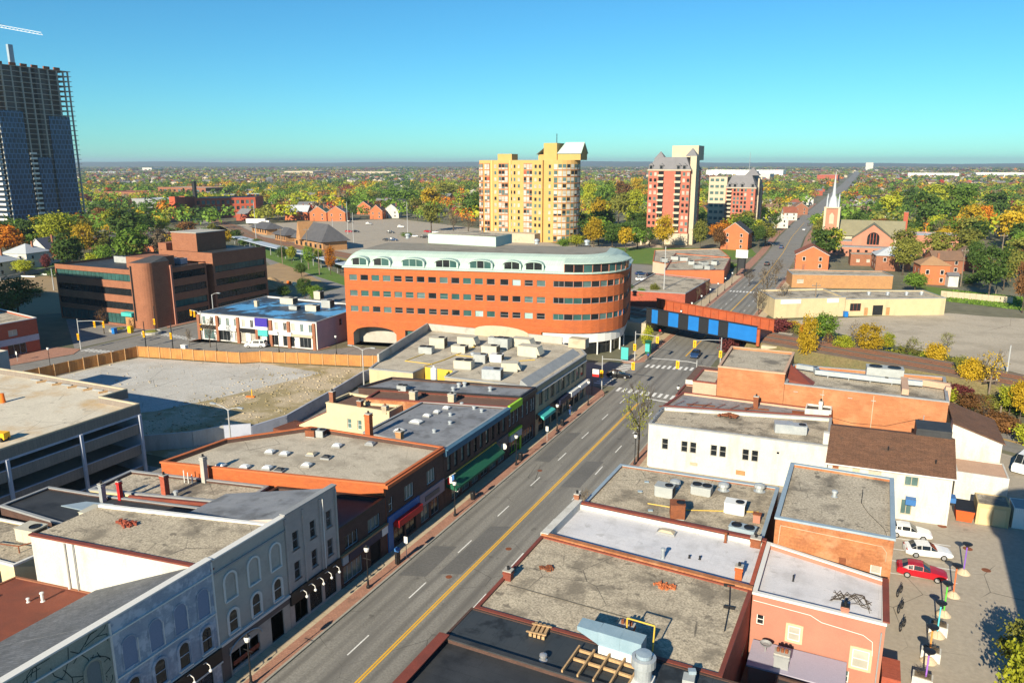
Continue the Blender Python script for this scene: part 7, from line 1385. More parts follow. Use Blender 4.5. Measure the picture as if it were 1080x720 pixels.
# red industrial block, station and the street of semis beyond the car park
def facade_block(name, label, px0, px1, py, y, d, h, wall, roofm, cols, fl, coping=None, py2=None):
 a, _ = YP(px0, py, y); c, _ = YP(px1, py, y); L = c-a
 return building(name, label, [(a, y), (c, y), (c, y+d), (a, y+d)], h, wall, roofm, .4, .4, coping, {0: [w for f in range(fl) for w in row(spread(.8, L-.8, cols), 1.6+f*(h-1)/fl, L/cols*.5, (h-1)/fl*.55, [M_glassdark, M_glassmid], M_flashgrey, style='mid')]} if cols else {})
IR = mat('factory_red_brick', (.46, .095, .045), (.40, .08, .04), .3, fine=.06)
fa, _ = YP(207.5, 236, 440); fb_, _ = YP(271, 232, 476); fL = hypot(fb_-fa, 36)
building('factory_block', 'red brick factory building with rows of tall dark windows by the station car park', [(fa, 440), (fb_, 476), (fb_-17, 503), (fa-17, 467)], 15.5, IR, M_roofgravel, .4, .4, None, {0: [w for f in range(3) for w in row(spread(.8, fL-.8, 12), 1.6+f*4.7, 2.3, 2.9, [M_glassdark, M_glassmid], M_flashgrey, style='mid')]})
facade_block('factory_wing', 'plain red brick end block left of the windowed factory', 181, 198, 237, 436, 10, 16.5, IR, M_roofgravel, 0, 0)
facade_block('white_warehouse', 'long white warehouse behind the red factory', 140, 180, 225, 520, 30, 9, M_flashgrey, SLP, 0, 0)
facade_block('brick_warehouse', 'long low red-brown warehouse in the far left distance', 105, 175, 215, 640, 40, 9, BR, SLR, 9, 1)
facade_block('brick_mill', 'brick mill with rows of windows behind the factory chimney', 168, 218, 212, 700, 40, 13, BR, M_roofgravel, 10, 2)
facade_block('pale_depot', 'pale flat-roofed depot right behind the red factory', 232, 262, 216, 640, 30, 9, M_flashgrey, SLP, 5, 1)
x, _ = YP(208.5, 236, 470); t = thing('factory_chimney', 'tall black factory chimney stack', 'chimney', (x, 470, 0)); add(t, 'stack', M_black, lambda b: b.lathe([(2.2, 0), (1.6, 27), (1.9, 27.2), (1.9, 28)], (x, 470, 0), 14)); add(t, 'base', IR, lambda b: b.box(x-3, x+3, 467, 473, 0, 6))
SR = mat('station_slate', (.075, .075, .085), (.10, .10, .11), .5, fine=.1)
def station(name, label, px_, py_, L, d, eave, ridge, rz, gable=False):
 x, y, _ = G(px_, py_); t = thing(name, label, 'station building', (x, y, 0), rz)
 w = MB(); w.box(-L/2, L/2, -d/2, d/2, 0, eave); w.build('wall', M_tanwall, t, world=False)
 r = MB(); o = 1.6; k = L/2-d*.45; r.raw([(-L/2-o, -d/2-o, eave), (L/2+o, -d/2-o, eave), (L/2+o, d/2+o, eave), (-L/2-o, d/2+o, eave), (-k, 0, ridge), (k, 0, ridge), (-k, .02, ridge), (k, .02, ridge)], [(0, 1, 5, 4), (1, 2, 7, 5), (2, 3, 6, 7), (3, 0, 4, 6), (3, 2, 1, 0)]); ro = r.build('roof', SR, t, world=False)
 for i in range(6): b = MB(); b.box(-L/2+L*(i+.3)/6, -L/2+L*(i+.7)/6, -d/2-.08, -d/2-.003, 1, 3); b.build('window', M_glassdark, t, world=False)
 if gable: b = MB(); b.raw([(-L*.22-2.6, -d/2-2, eave-.4), (-L*.22+2.6, -d/2-2, eave-.4), (-L*.22, -d/2-2, ridge+.8), (-L*.22, 0, ridge+.8), (-L*.22-2.6, 0, eave), (-L*.22+2.6, 0, eave)], [(0, 1, 2), (1, 5, 3, 2), (0, 2, 3, 4)]); b.build('gable', M_tanwall, t, world=False)
 return t
station('station_house', 'station building with a steep dark slate hipped roof and brick gable', 338, 261, 34, 13, 4.5, 12.5, -.45, True); station('station_pavilion', 'small hip-roofed pavilion left of the main station building', 304, 254, 15, 9, 3.8, 7.5, -.45)
station('station_kiosk', 'low grey hip-roofed shelter beyond the small station pavilion', 282, 246, 24, 10, 3.5, 7, -.45)
t = thing('platform_canopy', 'long pale blue-grey platform canopy along the tracks', 'canopy', (-255, 295, 0)); pc = [G(247, 249, 4.5)[:2], G(285, 259, 4.5)[:2], G(330, 269, 4.5)[:2], G(378, 282, 4.5)[:2]]
for p, q in zip(pc, pc[1:]):
 L, ux, uy, an = edge_frame(p, q); add(t, 'roof', mat('canopy_blue_grey', (.36, .42, .50), fine=.05), lambda b: b.obox((p[0]+q[0])/2, (p[1]+q[1])/2, 4.4, 4.7, L, 5.5, an))
 for k in range(int(L/9)): add(t, 'post', M_flashgrey, lambda b: b.tube((p[0]+ux*9*k, p[1]+uy*9*k, 0), (p[0]+ux*9*k, p[1]+uy*9*k, 4.39), .18, .18, 6))
for i, (px_, py_, wd, wl_, rf, kd, lab) in enumerate(((311, 232, 18, OB2, SLP, 'side', 'brick terrace with a pale flat-pitched roof left of the green-roofed house across the car park'), (334, 233, 13, OB2, mat('green_shingles', (.10, .17, .12), fine=.1), 'gable', 'brick house with a green shingled gable across the station car park'), (353, 233, 14, OB2, SLG, 'gable', 'brick house with a grey gable right of the green-roofed one'), (382, 226, 12, OB2, SLD, 'gable', 'orange brick gabled house in the trees right of the car park houses'), (395, 231, 10, OB2, SLB, 'gable', 'small orange brick house at the right of the car park row'), (411, 230, 12, WH, SLG, 'gable', 'white gabled house at the right end of the car park row'), (402, 222, 14, BR, SLG, 'side', 'brown house with a broad grey roof behind the car park row'))):
 x, y, _ = G(px_, py_); house(lab, x, y+5, wd, 12, 6.5, 11, .35, wl_, rf, kd, 2, True)
# west-side houses
for lab, px_, py_, w, d, e, rg, rz, wl_, rf, kd in (
 ('white clapboard house with pale hipped roof above the brown dirt lot', 30, 281, 12, 12, 6.2, 9.6, .2, WH, SLP, 'hip'), ('white house with a steep mauve-grey gable beside the pale hipped house', 52, 276, 9, 13, 6, 10.8, .35, WH, mat('mauve_shingles', (.30, .25, .25), fine=.08), 'gable'),
 ('grey-roofed house cut by the left edge of the picture', -3, 290, 12, 12, 5.5, 9, .2, WH, SLP, 'hip'), ('dark-roofed red brick house behind the brown office', 164, 265, 15, 12, 6, 10, -.1, OB2, SLD, 'hip'), ('dark shingled house half hidden by trees above the brown office', 112, 262, 13, 12, 6, 9.5, .1, BR, SLG, 'hip'), ('brick house with dark roof beside the orange penthouse of the office', 190, 262, 10, 10, 5, 8, 0, BR, SLB, 'gable')):
 x, y, _ = G(px_, py_); house(lab, x, y, w, d, e, rg, rz, wl_, rf, kd, 2)
# houses strung along the far street
i = 0
for lab, px_, py_, w, rf, wl_, kd in (
 ('white gabled house on the left of the far street', 822, 240, 10, SLG, WH, 'gable'), ('small white house with a red-brown roof on the left of the far street', 832, 232, 10, SLR, WH, 'side'), ('brown-roofed brick house on the left of the far street', 842, 226, 12, SLB, BR, 'gable'), ('red-roofed house further up the left of the far street', 838, 221, 12, SLR, RB, 'hip'), ('grey-roofed house far up the left of the far street', 850, 216, 12, SLG, WH, 'gable'), ('brick house with brown roof at the trees left of the far street', 815, 228, 13, SLB, RB, 'side'),
 ('grey gabled house behind the church chimney', 933, 231, 13, SLD, WH, 'gable'), ('brown-roofed brick house behind the church', 905, 231, 14, SLB, RB, 'side'), ('white gabled house behind the church spire', 899, 222, 12, SLG, WH, 'gable'), ('red brick house with grey roof left of the church chimney', 917, 222, 14, SLG, RB, 'hip'), ('red-roofed school house beyond the trees at the far right', 1062, 199, 40, SLR, RB, 'side')):
 x, y, _ = G(px_, py_); house(lab, x, y, w, w*.9, 6, 10, .2+.1*(i % 3), wl_, rf, kd, 2); i += 1
# far pale industrial blocks
for lab, px0, px1, py, y, h, m_ in (('huge white factory at the far right of the skyline behind the red towers', 745, 826, 181, 2650, 22, M_globe), ('white warehouse in the far distance right of the red towers', 776, 812, 186, 2150, 16, M_white), ('long white warehouse far behind the church trees', 958, 1012, 181, 2700, 14, M_globe), ('pale block on the horizon at the end of the far street', 913, 921, 175, 5200, 50, M_white), ('long grey warehouse on the left horizon right of the unfinished tower', 92, 122, 184, 2150, 10, SLP), ('brick school block in the distance beyond the far street', 862, 884, 184, 2000, 16, RB), ('long white shed at the far right edge of the skyline', 1030, 1085, 180, 2900, 14, M_globe), ('pale long warehouse in the centre distance', 372, 412, 181, 2500, 12, M_tanconc), ('tan shopping block in the centre-left distance', 300, 330, 182, 2400, 14, M_tanconc), ('small white hall on the left horizon', 150, 160, 178, 3300, 20, M_white)):
 a, _ = YP(px0, py, y); c, _ = YP(px1, py, y); building('distant_warehouse', lab, [(a, y), (c, y), (c, y+90), (a, y+90)], h, m_, M_white, .5, 1, None, group=None)
x, _ = YP(790.5, 176, 2600); t = thing('lattice_mast', 'thin radio mast on the skyline above the white factory', 'mast', (x, 2600, 0)); add(t, 'mast', M_flashgrey, lambda b: b.tube((x, 2600, 0), (x, 2600, 78), 1.2, .5, 6))
# ---------------------------------------------------------------- vegetation
NR = np.random.default_rng(11)
def quadmesh(name, q, mats, mi=None, parent=None):
 """q: (n, 4, 3) array of quads"""
 n = len(q); me = bpy.data.meshes.new(name)
 me.vertices.add(n*4); me.vertices.foreach_set('co', q.astype(np.float32).ravel())
 me.loops.add(n*4); me.loops.foreach_set('vertex_index', np.arange(n*4, dtype=np.int32))
 me.polygons.add(n); me.polygons.foreach_set('loop_start', np.arange(0, n*4, 4, dtype=np.int32))
 for m in mats: me.materials.append(m)
 if mi is not None: me.polygons.foreach_set('material_index', mi.astype(np.int32))
 me.update(calc_edges=True); me.validate()
 o = bpy.data.objects.new(name, me); COL.objects.link(o)
 if parent is not None: o.parent = parent
 return o
def leafquads(cen, size, out, rng, jit=.9):
 n = len(cen); nrm = out+rng.normal(0, jit, (n, 3)); nrm /= np.linalg.norm(nrm, axis=1)[:, None]+1e-9
 r = rng.normal(0, 1, (n, 3)); u = np.cross(nrm, r); u /= np.linalg.norm(u, axis=1)[:, None]+1e-9; v = np.cross(nrm, u)
 s = size*rng.uniform(.6, 1.3, (n, 1)); u = u*s; v = v*s*rng.uniform(.55, 1, (n, 1))
 return np.stack([cen-u*.5, cen+v*.5-u*.1, cen+u*.5, cen-v*.5+u*.12], 1)
def crown_pts(rng, clumps, per, w=3.6, zlo=2.6, zhi=10, spread=.85, shape='round'):
 P = []; O = []
 zc, hz_ = (zlo+zhi)/2, (zhi-zlo)/2
 lob = [(rng.uniform(0, 2*pi), rng.uniform(-.5, .8), rng.uniform(.15, .4)) for _ in range(7)]
 for i in range(clumps):
  d = rng.normal(0, 1, 3); d /= np.linalg.norm(d); k = rng.uniform(.35, 1)**.5
  for a, e, g in lob:
   l = np.array([cos(a)*cos(e), sin(a)*cos(e), sin(e)]); k *= 1+g*max(0, d.dot(l)-.55)*1.3-.035
  if shape == 'cone':
   z = rng.uniform(0, 1)**1.3; rr_ = w*(1-z)*.9*rng.uniform(.5, 1)+.15; a = rng.uniform(0, 2*pi); c = np.array([rr_*cos(a), rr_*sin(a), zlo+z*(zhi-zlo)])
  else: c = np.array([d[0]*w*k, d[1]*w*k, zc+d[2]*hz_*k]); 
  if shape == 'low' : c[2] = max(.3, c[2])
  p = c+rng.normal(0, 1, (per, 3))*spread*np.array([1, 1, .62])*rng.uniform(.6, 1.15); P.append(p)
  o = (c-np.array([0, 0, zc-.5]))/np.array([w, w, hz_]); o = o/(np.linalg.norm(o)+.2); O.append(np.tile(o+np.array([0, 0, .5]), (per, 1)))
 return np.concatenate(P), np.concatenate(O)
CROWN = {}
def crown_mesh(key):
 if key in CROWN: return CROWN[key]
 kind, v = key; rng = np.random.default_rng(100+v*7+len(kind))
 if kind == 'hi': p, o = crown_pts(rng, 62, 52); q = leafquads(p, .50, o, rng)
 elif kind == 'lo': p, o = crown_pts(rng, 56, 24, spread=.75); q = leafquads(p, .72, o, rng, .6)
 elif kind == 'sparse': p, o = crown_pts(rng, 55, 11, w=3.3, zlo=3.0, spread=.7); q = leafquads(p, .34, o, rng)
 elif kind == 'cone': p, o = crown_pts(rng, 90, 22, w=2.4, zlo=.8, zhi=10, spread=.45, shape='cone'); q = leafquads(p, .6, o, rng)
 elif kind == 'bush': p, o = crown_pts(rng, 34, 46, w=4.5, zlo=.4, zhi=9, spread=1.2, shape='low'); q = leafquads(p, .85, o, rng)
 q[:, :, 2] = np.maximum(q[:, :, 2], .05)
 ob = quadmesh('crown', q, [LEAF['green']]); me = ob.data; bpy.data.objects.remove(ob); CROWN[key] = me; return me
TRUNK = {}
def trunk_mesh(kind, v):
 if (kind, v) in TRUNK: return TRUNK[(kind, v)]
 q = random.Random(50+v); b = MB(); top = 5.6 if kind != 'cone' else 9
 p = (0, 0, -.1); pts = [p]
 for i in range(1, 5): pts.append((pts[-1][0]+q.uniform(-.12, .12), pts[-1][1]+q.uniform(-.12, .12), top*i/4))
 for i in range(4): b.tube(pts[i], pts[i+1], .26-.04*i, .22-.04*i, 7)
 def br(a, d, l, r, n):
  e = a+d*l; b.tube(a, e, r, r*.6, 5 if r > .04 else 4, caps=False)
  if n > 0:
   for k in range(3 if kind == 'sparse' else 2):
    nd = (d+Vector((q.uniform(-.7, .7), q.uniform(-.7, .7), q.uniform(-.1, .5)))).normalized(); br(a+d*l*q.uniform(.55, 1), nd, l*q.uniform(.6, .8), r*.55, n-1)
 if kind != 'cone':
  for k in range(8 if kind == 'sparse' else 6):
   a = k*2.4+q.uniform(-.3, .3); d = Vector((cos(a)*.75, sin(a)*.75, q.uniform(.5, 1.1))).normalized(); i = q.randint(2, 4); br(Vector(pts[i]), d, q.uniform(1.4, 2.3), .09, 3 if kind == 'sparse' else 1)
 ob = b.build('trunk', M_bark, None, smooth=True); me = ob.data; bpy.data.objects.remove(ob); TRUNK[(kind, v)] = me; return me
LAND = [('the unfinished tower', 45, 200), ('the white clapboard house', 30, 275), ('the brown brick office', 165, 275), ('the red factory', 235, 228), ('the station house', 338, 252), ('the station car park', 420, 232), ('the car park brick houses', 340, 222), ('the orange office roof', 520, 248), ('the yellow apartment tower', 562, 225), ('the tall red apartment tower', 705, 230), ('the red apartment block', 775, 215), ('the orange gabled house', 775, 255), ('the strip mall', 735, 285), ('the railway bridge', 745, 345), ('the church spire', 882, 215), ('the church', 915, 250), ('the parish hall', 970, 250), ('the tan-roofed house', 980, 285), ('the pale yellow warehouse', 940, 320), ('the long orange brick building', 910, 390), ('the gravel lot', 1010, 355), ('the rear street', 1060, 440), ('the far street', 850, 225), ('the white terrace', 290, 335), ('the junction', 170, 350), ('the platform canopy', 310, 268), ('the white wall building', 690, 470), ('the alley', 1060, 640), ('the distant white factory', 785, 190), ('the far end of the street', 905, 185), ('the left horizon', 130, 190), ('the mid-right skyline', 650, 190), ('the far right skyline', 1030, 190), ('the middle skyline', 400, 192)]
TREES = []
def tree(px_, py_, h, w, col, kind='hi', at=None, cat='tree', group=None, name=None):
 """h, w in metres; px_, py_: foot in the photograph"""
 x, y = at if at else G(px_, py_)[:2]; TREES.append(dict(x=x, y=y, h=h, w=w, col=col, kind=kind, cat=cat, name=name))
def th(px_, py_, top): # height from the photographed top
 x, y, _ = G(px_, py_); lo, hi = 0, 60
 for _ in range(30):
  m = (lo+hi)/2
  if PX(x, y, m)[1] > top: lo = m
  else: hi = m
 return lo
def tp(px_, py_, top, wpx, col, kind='hi', **kw):
 x, y, _ = G(px_, py_); tree(px_, py_, th(px_, py_, top), wpx*abs(PX(x+CA, y+SA, 0)[0]-PX(x, y, 0)[0])**-1, col, kind, **kw)
for a in ((8, 268, 226, 30, 'dark green'), (-8, 275, 232, 34, 'green'), (33, 262, 237, 17, 'orange'), (64, 272, 220, 44, 'yellow green'), (42, 256, 226, 22, 'yellow'), (90, 274, 230, 24, 'yellow'), (97, 268, 247, 12, 'red'), (109, 246, 216, 18, 'russet brown'), (134, 262, 214, 44, 'dark green'), (119, 250, 216, 20, 'yellow green'), (140, 266, 245, 15, 'red'), (110, 286, 254, 22, 'green'), (97, 292, 266, 18, 'yellow green'), (50, 288, 266, 12, 'maroon'), (6, 288, 270, 15, 'green'), (26, 291, 272, 22, 'yellow green'), (171, 248, 228, 18, 'yellow green'), (200, 255, 231, 26, 'russet brown'), (225, 254, 233, 14, 'olive'), (238, 262, 241, 17, 'yellow'), (20, 336, 288, 40, 'dark green'), (0, 350, 300, 44, 'dark green'),
 (76, 258, 224, 22, 'green'), (155, 250, 222, 22, 'dark green'), (82, 244, 222, 18, 'orange'), (20, 250, 228, 20, 'green'),
 (258, 262, 250, 14, 'dark green'), (272, 264, 251, 14, 'dark green'), (298, 276, 258, 14, 'dark green'), (308, 278, 257, 11, 'yellow green'), (326, 284, 256, 14, 'green'), (336, 282, 260, 12, 'yellow green'), (349, 290, 258, 13, 'orange'), (318, 292, 276, 14, 'dark green'), (359, 288, 272, 13, 'olive'), (322, 318, 290, 18, 'dark green'), (333, 322, 298, 16, 'green'), (300, 316, 300, 16, 'dark green'),
 (275, 232, 218, 20, 'yellow green'), (286, 231, 214, 22, 'dark green'), (294, 232, 214, 12, 'maroon'), (338, 230, 220, 10, 'red'), (372, 232, 214, 12, 'dark green'), (318, 221, 208, 22, 'olive'), (345, 219, 204, 20, 'green'), (362, 222, 206, 20, 'dark green'), (392, 216, 200, 20, 'olive'), (400, 226, 210, 16, 'russet brown'),
 (455, 244, 212, 24, 'olive'), (478, 248, 216, 22, 'grey brown', 'sparse'), (498, 236, 198, 26, 'dark green'), (455, 226, 196, 26, 'yellow'), (440, 232, 208, 20, 'olive'), (494, 248, 222, 22, 'grey brown', 'sparse'), (428, 218, 196, 24, 'green'), (410, 214, 196, 20, 'green'), (470, 212, 192, 26, 'olive'),
 (516, 252, 236, 14, 'green'), (530, 250, 235, 16, 'yellow'), (540, 252, 238, 12, 'yellow'), (608, 262, 246, 22, 'yellow green'), (594, 264, 250, 16, 'green'), (626, 262, 228, 24, 'yellow'), (646, 262, 234, 30, 'dark green'), (632, 238, 204, 22, 'yellow'), (652, 236, 198, 26, 'olive'), (668, 236, 196, 22, 'yellow green'), (620, 224, 190, 18, 'yellow green'), (676, 256, 226, 18, 'dark green'), (640, 222, 188, 20, 'green'), (658, 216, 188, 22, 'russet brown'), (672, 212, 184, 16, 'yellow'),
 (700, 264, 225, 24, 'yellow'), (738, 264, 229, 17, 'olive'), (757, 264, 237, 14, 'russet brown'), (807, 260, 231, 24, 'olive'), (800, 262, 234, 12, 'dark green'), (818, 244, 222, 12, 'dark green'),
 (866, 262, 226, 22, 'olive'), (876, 250, 224, 18, 'green'), (858, 244, 222, 14, 'green'), (790, 302, 280, 16, 'grey brown', 'sparse'), (808, 318, 276, 26, 'grey brown', 'sparse'), (818, 300, 270, 20, 'grey brown', 'sparse'), (800, 332, 298, 22, 'grey brown', 'sparse'), (826, 330, 296, 22, 'grey brown', 'sparse'), (660, 318, 296, 18, 'dark green'), (690, 320, 298, 14, 'olive'), (676, 322, 302, 14, 'green'), (745, 312, 292, 12, 'grey brown', 'sparse'), (752, 296, 284, 12, 'yellow'), (735, 318, 300, 12, 'grey brown', 'sparse'),
 (849, 388, 330, 24, 'yellow'), (868, 364, 327, 30, 'green'), (846, 366, 338, 9, 'orange'), (915, 384, 336, 28, 'yellow'), (902, 374, 334, 26, 'grey brown', 'sparse'), (935, 372, 350, 18, 'yellow green'), (1040, 424, 364, 40, 'yellow', 'sparse'), (1022, 418, 372, 26, 'yellow'), (998, 372, 348, 20, 'olive', 'sparse'), (1064, 440, 400, 24, 'yellow green'), (1034, 452, 412, 26, 'russet brown', 'sparse'),
 (952, 290, 246, 30, 'olive'), (964, 309, 285, 27, 'green'), (976, 246, 194, 32, 'dark green'), (1006, 240, 192, 34, 'green'), (1022, 254, 212, 26, 'yellow'), (1036, 250, 212, 22, 'orange'), (1066, 264, 212, 36, 'yellow'), (1042, 316, 252, 36, 'dark green'), (1058, 306, 262, 26, 'olive'), (1078, 330, 270, 24, 'russet brown'), (1026, 290, 250, 22, 'dark green'), (938, 236, 198, 24, 'yellow green'), (955, 226, 196, 24, 'dark green'), (1050, 234, 198, 30, 'dark green'), (985, 222, 192, 30, 'yellow green'), (1020, 218, 190, 28, 'green'), (1075, 286, 240, 26, 'green'), (962, 262, 228, 20, 'dark green'), (990, 262, 226, 22, 'grey brown', 'sparse'),
 (682.5, 371, 343, 14, 'yellow green')): tp(*a)
tp(672.5, 486, 395, 42, 'olive', 'sparse')
for a in ((888, 382, 350, 22, 'yellow green'), (960, 384, 352, 22, 'olive', 'sparse'), (985, 392, 358, 24, 'yellow'), (1012, 408, 374, 22, 'olive'), (1075, 446, 396, 28, 'yellow'), (152, 262, 230, 24, 'green'), (186, 264, 240, 16, 'maroon'), (58, 254, 222, 26, 'yellow green'), (214, 262, 242, 14, 'green'), (250, 258, 240, 16, 'dark green'), (872, 378, 346, 14, 'russet brown', 'sparse'), (832, 366, 344, 16, 'grey brown', 'sparse')): tp(*a)
tp(110, 352, 322, 17, 'russet brown', 'sparse'); tp(222, 366, 330, 16, 'grey brown', 'sparse'); tp(200, 366, 344, 9, 'grey brown', 'sparse'); tp(618, 545, 512, 18, 'grey brown', 'sparse')
tree(0, 0, 8.2, 5.5, 'yellow green', at=(14.6, 62)); tree(0, 0, 7, 5, 'green', at=(15.4, 57)); tree(0, 0, 6, 4.4, 'olive', at=(14.8, 67.4))
for px_, py_, top, w_, c in ((822, 352, 332, 22, 'maroon'), (768, 372, 352, 16, 'maroon'), (784, 366, 350, 14, 'maroon'), (806, 372, 358, 18, 'yellow green'), (842, 352, 342, 16, 'olive'), (870, 384, 368, 22, 'yellow green'), (955, 378, 362, 24, 'olive'), (980, 384, 368, 22, 'yellow green'), (1008, 392, 374, 22, 'olive'), (1060, 456, 436, 26, 'russet brown'), (1085, 470, 440, 26, 'yellow green'), (770, 282, 276, 14, 'green'), (836, 346, 336, 14, 'yellow'), (888, 376, 362, 16, 'olive'), (1050, 452, 430, 30, 'russet brown'), (640, 312, 300, 12, 'dark green'), (700, 318, 306, 14, 'yellow green'), (430, 250, 244, 10, 'green'), (30, 312, 302, 26, 'green'), (60, 292, 282, 18, 'dark green'), (92, 284, 274, 14, 'green'), (1024, 300, 286, 18, 'dark green'), (935, 258, 248, 14, 'dark green')): tp(px_, py_, top, w_, c, 'bush', cat='shrub')
q_ = random.Random(4)
for k in range(58):
 f = (k+.5)/58; x = -14+84*f; y = 178-.42*(x+20)+q_.choice((-7.6, -8.5, -9.5, -10.5, 9.5, 10.5, -12))
 if not (x < 14 and y < 166): tree(0, 0, q_.uniform(1.6, 4), q_.uniform(3, 6), q_.choice(['yellow', 'olive', 'grey brown', 'yellow green', 'maroon', 'green', 'russet brown', 'olive']), 'bush', at=(x, y), cat='shrub')
# ------ where nothing grows
OCC = []
dg_ = {}
for o in COL.objects:
 if o.get('category') and o.parent is None:
  bb = [p for c in ([o]+list(o.children)) if c.type == 'MESH' for p in [Vector(k) for k in c.bound_box]]
  if not bb: continue
  xs = [p.x for p in bb]; ys = [p.y for p in bb]
  rr_ = hypot(max(xs)-min(xs), max(ys)-min(ys))/2
  if rr_ > 2: OCC.append((o.location.x+(max(xs)+min(xs))/2, o.location.y+(max(ys)+min(ys))/2, min(rr_, 60)*.8+2))
OCC = np.array(OCC)
def inpoly(x, y, P):
 c = False; n = len(P); j = n-1
 for i in range(n):
  if (P[i][1] > y) != (P[j][1] > y) and x < (P[j][0]-P[i][0])*(y-P[i][1])/(P[j][1]-P[i][1])+P[i][0]: c = not c
  j = i
 return c
KEEP = [[G(*p)[:2] for p in q] for q in (((120, 250), (200, 246), (268, 236.5), (420, 231.5), (505, 241), (660, 272), (800, 272), (812, 262), (790, 300), (770, 345), (600, 330), (380, 300), (262, 262)), ((840, 360), (870, 342), (1000, 312), (1300, 340), (1300, 480), (1000, 420)), ((-200, 340), (-200, 296), (60, 292), (118, 292), (240, 340), (200, 400)), ((670, 275), (690, 258), (800, 258), (790, 275)), ((500, 268), (620, 256), (620, 275)))]
def free(x, y, m=3):
 if y < 150 and x > -160: return False
 cx = np.interp(y, [p[1] for p in RC], [p[0] for p in RC])
 if abs(x-cx) < 13+y*.004: return False
 for P in KEEP:
  if inpoly(x, y, P): return False
 if len(OCC) and np.any((OCC[:, 0]-x)**2+(OCC[:, 1]-y)**2 < (OCC[:, 2]+m)**2): return False
 return True
def polar(rmin, rmax, rng):
 """a point of the visible wedge, evenly over the ground"""
 a = rng.uniform(-38.5, 38.5)*pi/180; r = math.sqrt(rng.uniform(rmin**2, rmax**2)); X, Y = r*sin(a), r*cos(a)
 return X*CA-Y*SA, X*SA+Y*CA
COLS = ['dark green', 'green', 'olive', 'yellow green', 'yellow', 'orange', 'red', 'russet brown', 'maroon', 'grey brown']
PROB = np.array([.24, .23, .21, .13, .075, .03, .012, .04, .012, .03]); PROB /= PROB.sum()
hand = [(t['x'], t['y']) for t in TREES]; cand = []
# right of the street is greener, close to the street the woods are yellower
rngt = random.Random(21); tries = 0
while len(cand) < 5600 and tries < 40000:
 tries += 1; x, y = polar(330, 1500, rngt)
 if free(x, y): cand.append((x, y, hypot(x, y)))
cand.sort(key=lambda k: k[2]); nind = 285-len([t for t in TREES if t['kind'] != 'bush'])
for x, y, r in cand[:nind]:
 if min((x-a)**2+(y-b)**2 for a, b in hand) < 36: continue
 h = rngt.uniform(10, 18); tree(0, 0, h, h*rngt.uniform(.65, .95), NR.choice(COLS, p=PROB), 'lo', at=(x, y))
# ------ build the individual trees, each with a label of its own
ORD = ['leftmost', 'second from left', 'third from left', 'fourth from left', 'fifth from left', 'sixth from left', 'seventh from left', 'eighth from left', 'ninth from left', 'tenth from left', 'eleventh from left', 'twelfth from left', 'thirteenth from left', 'fourteenth from left', 'fifteenth from left', 'sixteenth from left', 'seventeenth from left', 'eighteenth from left', 'nineteenth from left', 'twentieth from left']
for t in TREES:
 t['px'], t['py'] = PX(t['x'], t['y'], t['h']*.6)
 nm, lx, ly = min(LAND, key=lambda l: (l[1]-t['px'])**2+((l[2]-t['py'])*2.2)**2)
 dx, dy = t['px']-lx, PX(t['x'], t['y'], 0)[1]-ly-6
 t['rel'] = ('left of ' if dx < 0 else 'right of ') + nm if abs(dx) > abs(dy)*1.3 else ('in front of ' if dy > 0 else 'beyond ') + nm
 sz = 'tall ' if t['h'] > 15 else ('small ' if t['h'] < 8 else '')
 kd = {'sparse': 'half bare ', 'cone': 'conical '}.get(t['kind'], '')
 t['desc'] = sz+kd+t['col']+' '+('shrub' if t['kind'] == 'bush' else 'tree')
by = {}
for t in TREES: by.setdefault((t['desc'], t['rel']), []).append(t)
for (d, r_), v in by.items():
 v.sort(key=lambda t: t['px'])
 for i, t in enumerate(v):
  t['label'] = '%s %s' % (d, r_) if len(v) == 1 else '%s of the %s %s' % (ORD[min(i, 19)], (d+'s').replace('small half bare grey brown', 'small half bare'), r_)
for i, t in enumerate(TREES):
 v = i % 5; kind = t['kind']; dist = hypot(t['x'], t['y'])
 if kind == 'hi' and dist > 430: kind = 'lo'
 r = thing('shrub' if kind == 'bush' else 'tree', t['label'], t['cat'], (t['x'], t['y'], 3.4 if (kind == 'bush' and False) else 0), R.random()*6.28, group='autumn shrubs' if kind == 'bush' else 'autumn trees')
 r.scale = (t['w']/8.6, t['w']/8.6, t['h']/10.6)
 me = crown_mesh((kind, v)); c = bpy.data.objects.new('crown', me); COL.objects.link(c); c.parent = r
 c.material_slots[0].link = 'OBJECT'; c.material_slots[0].material = LEAF[t['col']]
 if kind != 'bush': tm = bpy.data.objects.new('trunk', trunk_mesh('sparse' if kind == 'sparse' else 'hi', v)); COL.objects.link(tm); tm.parent = r
 e = 3.0 if False else 0
